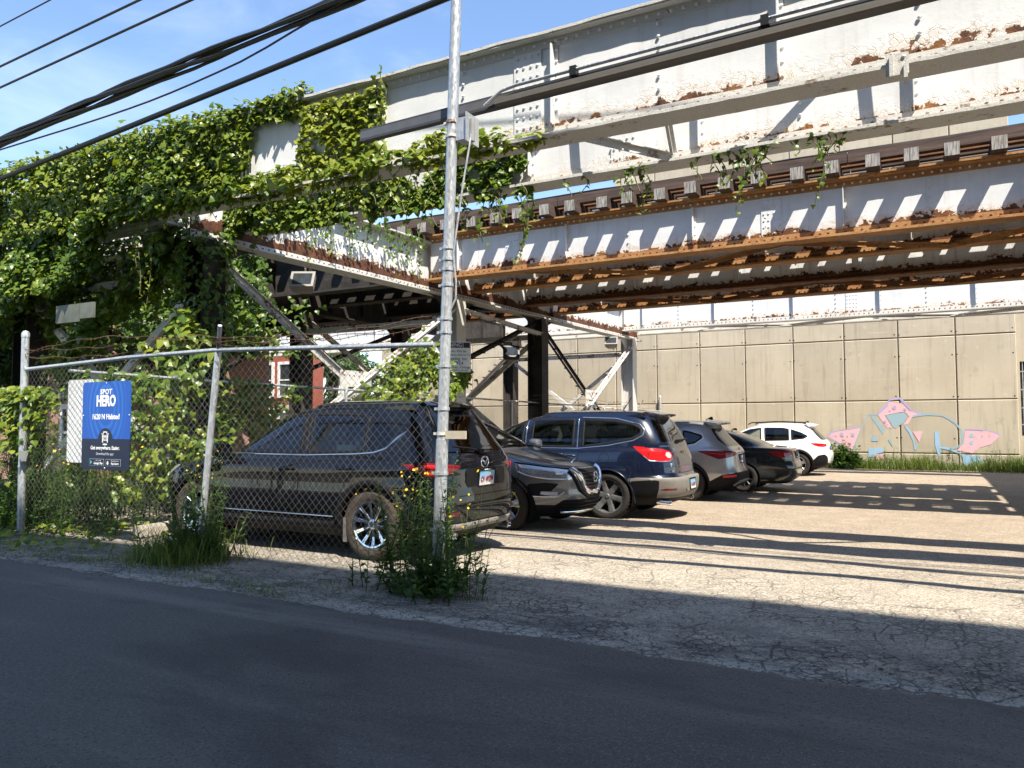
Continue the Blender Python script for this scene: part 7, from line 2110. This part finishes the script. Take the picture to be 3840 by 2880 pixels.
# strip of weeds along the wall
wg = tag(bpy.data.objects.new('grass', None), 'strip of tall grass and weeds along the foot of the concrete wall', 'grass', None, 'stuff'); link(wg)
n = 9000
px = RNG.uniform(-3.2, 9, n); py = 29.75 - np.abs(RNG.normal(0, .42, n))
hh = RNG.uniform(.18, .55, n) * (1 + .5 * vnoise(px, px * 0, 1.7, 3)) * np.interp(px, [-3.2, 1, 3, 9], [.9, .95, 1.3, 1.6])
blades(wg, px, py, hh, .016, np.clip(.50 + .12 * vnoise(px, py, 1.2, 2) + RNG.normal(0, .17, n), 0, .97), lean=.4)
n = 130
px = RNG.uniform(-3.4, 8, n); py = 29.75 - np.abs(RNG.normal(0, .25, n))
S_, L_ = stemmy(px, py, RNG.uniform(.35, .85, n), 22, .10, .15, .5, .006); add_stems(wg, S_); leafy('w', wg, *L_, M['weed'], V=LAN_V, F=LAN_F, part='foliage')
bp_ = thing('broadleaf_plant', 'bushy broad leaved plant by the wall behind the white crossover', 'plant', (-2.9, 29.2, GZ(29)))
n = 50
S_, L_ = stemmy(-2.75 + RNG.normal(0, .38, n), 29.3 + RNG.normal(0, .2, n), RNG.uniform(.4, 1.0, n), 16, .22, .25, .42); add_stems(bp_, S_); leafy('w', bp_, *L_, M['weed'], V=IVY_V, F=IVY_F, part='foliage')

# fern-like tree of heaven at the left edge
fe = thing('sapling', 'young sapling with feathery fronds at the left edge', 'sapling', (-12.1, 6.7, GZ(6.7)))
LP, LN, LT, LS, LI = [], [], [], [], []
paths = []
for k in range(15):
    a = k * 2.4; z0 = .7 + .09 * k; L = .95 - .02 * k
    dx, dy = math.cos(a), math.sin(a)
    for t in np.linspace(.15, 1, 13):
        c_ = np.array((-12.1 + dx * L * t, 6.6 + dy * L * t, z0 + .55 * t - .75 * t * t))
        for sgn in (-1, 1):
            LP.append(c_); LT.append((-dy * sgn + dx * .35, dx * sgn + dy * .35, -.25)); LN.append((0, 0, 1)); LS.append(.22 * (1 - .45 * t)); LI.append(.38 + .2 * random.random())
    paths.append([(-12.1 + dx * L * t, 6.6 + dy * L * t, z0 + .55 * t - .75 * t * t) for t in np.linspace(0, 1, 6)])
leafy('w', fe, np.array(LP), np.array(LN, float) + rn(len(LP), .12), np.array(LT, float), np.array(LS), np.array(LI), M['weed'], V=LAN_V, F=LAN_F, part='fronds')
b = MB(); b.tube([(-12.1, 6.6, 0), (-12.1, 6.6, 1.9)], .02, 6)
for p in paths: b.tube(p, .006, 4)
b.build('stem', M['stem'], fe)

# ------------------------------------------------------------------ trees behind
def tree(loc, H, R, label, nclump=16, nleaf=420, mat=None, size=.20, seed=0, trunk=.2, tint0=.45, zc=.62, sq=.75, V=LAN_V, F=LAN_F):
    rs = np.random.default_rng(seed)
    t = thing('leafy_tree', label, 'tree', loc)
    x, y, z = loc
    b = MB(); top = H * .72
    path = [(x + .25 * math.sin(k * .9 + seed), y + .2 * math.cos(k * 1.1 + seed), z - .1 + top * k / 6) for k in range(7)]
    b.tube(path, trunk, 9, rs=[trunk * (1.15 - .13 * k) for k in range(7)])
    cl = []
    for k in range(nclump):
        a = rs.uniform(0, 6.28); rr = R * math.sqrt(rs.random()) * .85; hz = H * zc + (rs.random() - .5) * H * (1 - zc) * 1.9
        rr *= math.sqrt(max(.15, 1 - ((hz - H * zc) / (H * (1 - zc))) ** 2))
        c_ = np.array((x + rr * math.cos(a), y + rr * math.sin(a), z + hz)); cl.append((c_, R * rs.uniform(.22, .40)))
        q = Vector(path[min(6, 2 + k % 4)]); e = Vector(c_); m_ = q.lerp(e, .5) + Vector((0, 0, -.15 * R * .3))
        b.tube([q, m_, e], trunk * .3, 5, rs=[trunk * .42, trunk * .26, trunk * .08])
    b.build('trunk', M['bark'], t, smooth=True)
    LP, LN, LI = [], [], []
    for c_, r in cl:
        d = nrmz(rs.normal(0, 1, (nleaf, 3))); rad = r * rs.random(nleaf) ** .45
        p = c_ + d * rad[:, None] * np.array([(1, 1, sq)])
        LP.append(p); LN.append(d * .7 + np.array([(.1, -.1, .7)])); LI.append(np.clip(tint0 + rs.normal(0, .10) + .12 * d[:, 2] + rs.normal(0, .10, nleaf), .02, .97))
    LP, LN, LI = np.concatenate(LP), np.concatenate(LN), np.concatenate(LI); n = len(LP)
    leafy('w', t, LP, LN + rs.normal(0, .45, (n, 3)), np.array([(0, 0, -1.0)]) + rs.normal(0, .7, (n, 3)), size * rs.uniform(.6, 1.3, n), LI, mat or M['tree'], V=V, F=F, part='crown')
    return t
tree((-19.5, 9.2, 0), 6.0, 2.7, 'leafy tree standing at the left edge behind the fence', 20, 460, seed=3, size=.22)
tree((-17.0, 7.4, 0), 3.4, 1.7, 'low dense bush under the ivy at the left edge', 16, 420, seed=5, size=.18, trunk=.1, zc=.5)
tree((-29.5, 22.0, 0), 6.2, 2.4, 'mid sized tree standing left of the red brick house', 18, 420, seed=8, size=.24)
tree((-37.0, 26.0, 0), 9.5, 4.0, 'tall tree beyond the faded brick house', 24, 420, seed=9, size=.32, trunk=.3)
tree((-16.2, 13.0, 0), 2.7, 1.5, 'green shrub beyond the side fence under the tracks', 14, 420, seed=12, size=.16, trunk=.08, zc=.5, tint0=.55)
tree((-30.0, 34.0, 0), 9.0, 3.6, 'tree rising behind the tracks left of the concrete wall', 20, 420, seed=15, size=.32, trunk=.3)
# blue-grey spruce
sp = thing('spruce_tree', 'pale blue grey spruce standing before the red brick house', 'tree', (-22.5, 19.0, 0))
b = MB(); b.tube([(-22.5, 19, -.1), (-22.5, 19, 5.2)], .1, 8, rs=[.14, .03]); b.build('trunk', M['bark'], sp)
LP, LN, LT, LS, LI = [], [], [], [], []
for k in range(130):
    z = .5 + 4.7 * (k / 130); L = 2.0 * (1 - k / 150) + .15; a = k * 2.39996
    d = np.array((math.cos(a), math.sin(a), 0))
    for t in np.linspace(.15, 1, 12):
        c_ = np.array((-22.5, 19, z)) + d * L * t + np.array((0, 0, -.32 * L * t * t + .05))
        for q in range(6):
            LP.append(c_ + RNG.normal(0, .05, 3)); LT.append(d * .6 + RNG.normal(0, .6, 3) + np.array((0, 0, -.2))); LN.append(np.array((0, 0, 1)) + RNG.normal(0, .5, 3)); LS.append(.26 * RNG.uniform(.6, 1.2)); LI.append(float(np.clip(.5 + RNG.normal(0, .2) + .25 * (t - .5), 0, 1)))
leafy('w', sp, np.array(LP), np.array(LN), np.array(LT), np.array(LS), np.array(LI), M['spruce'], V=LAN_V, F=LAN_F, part='crown')
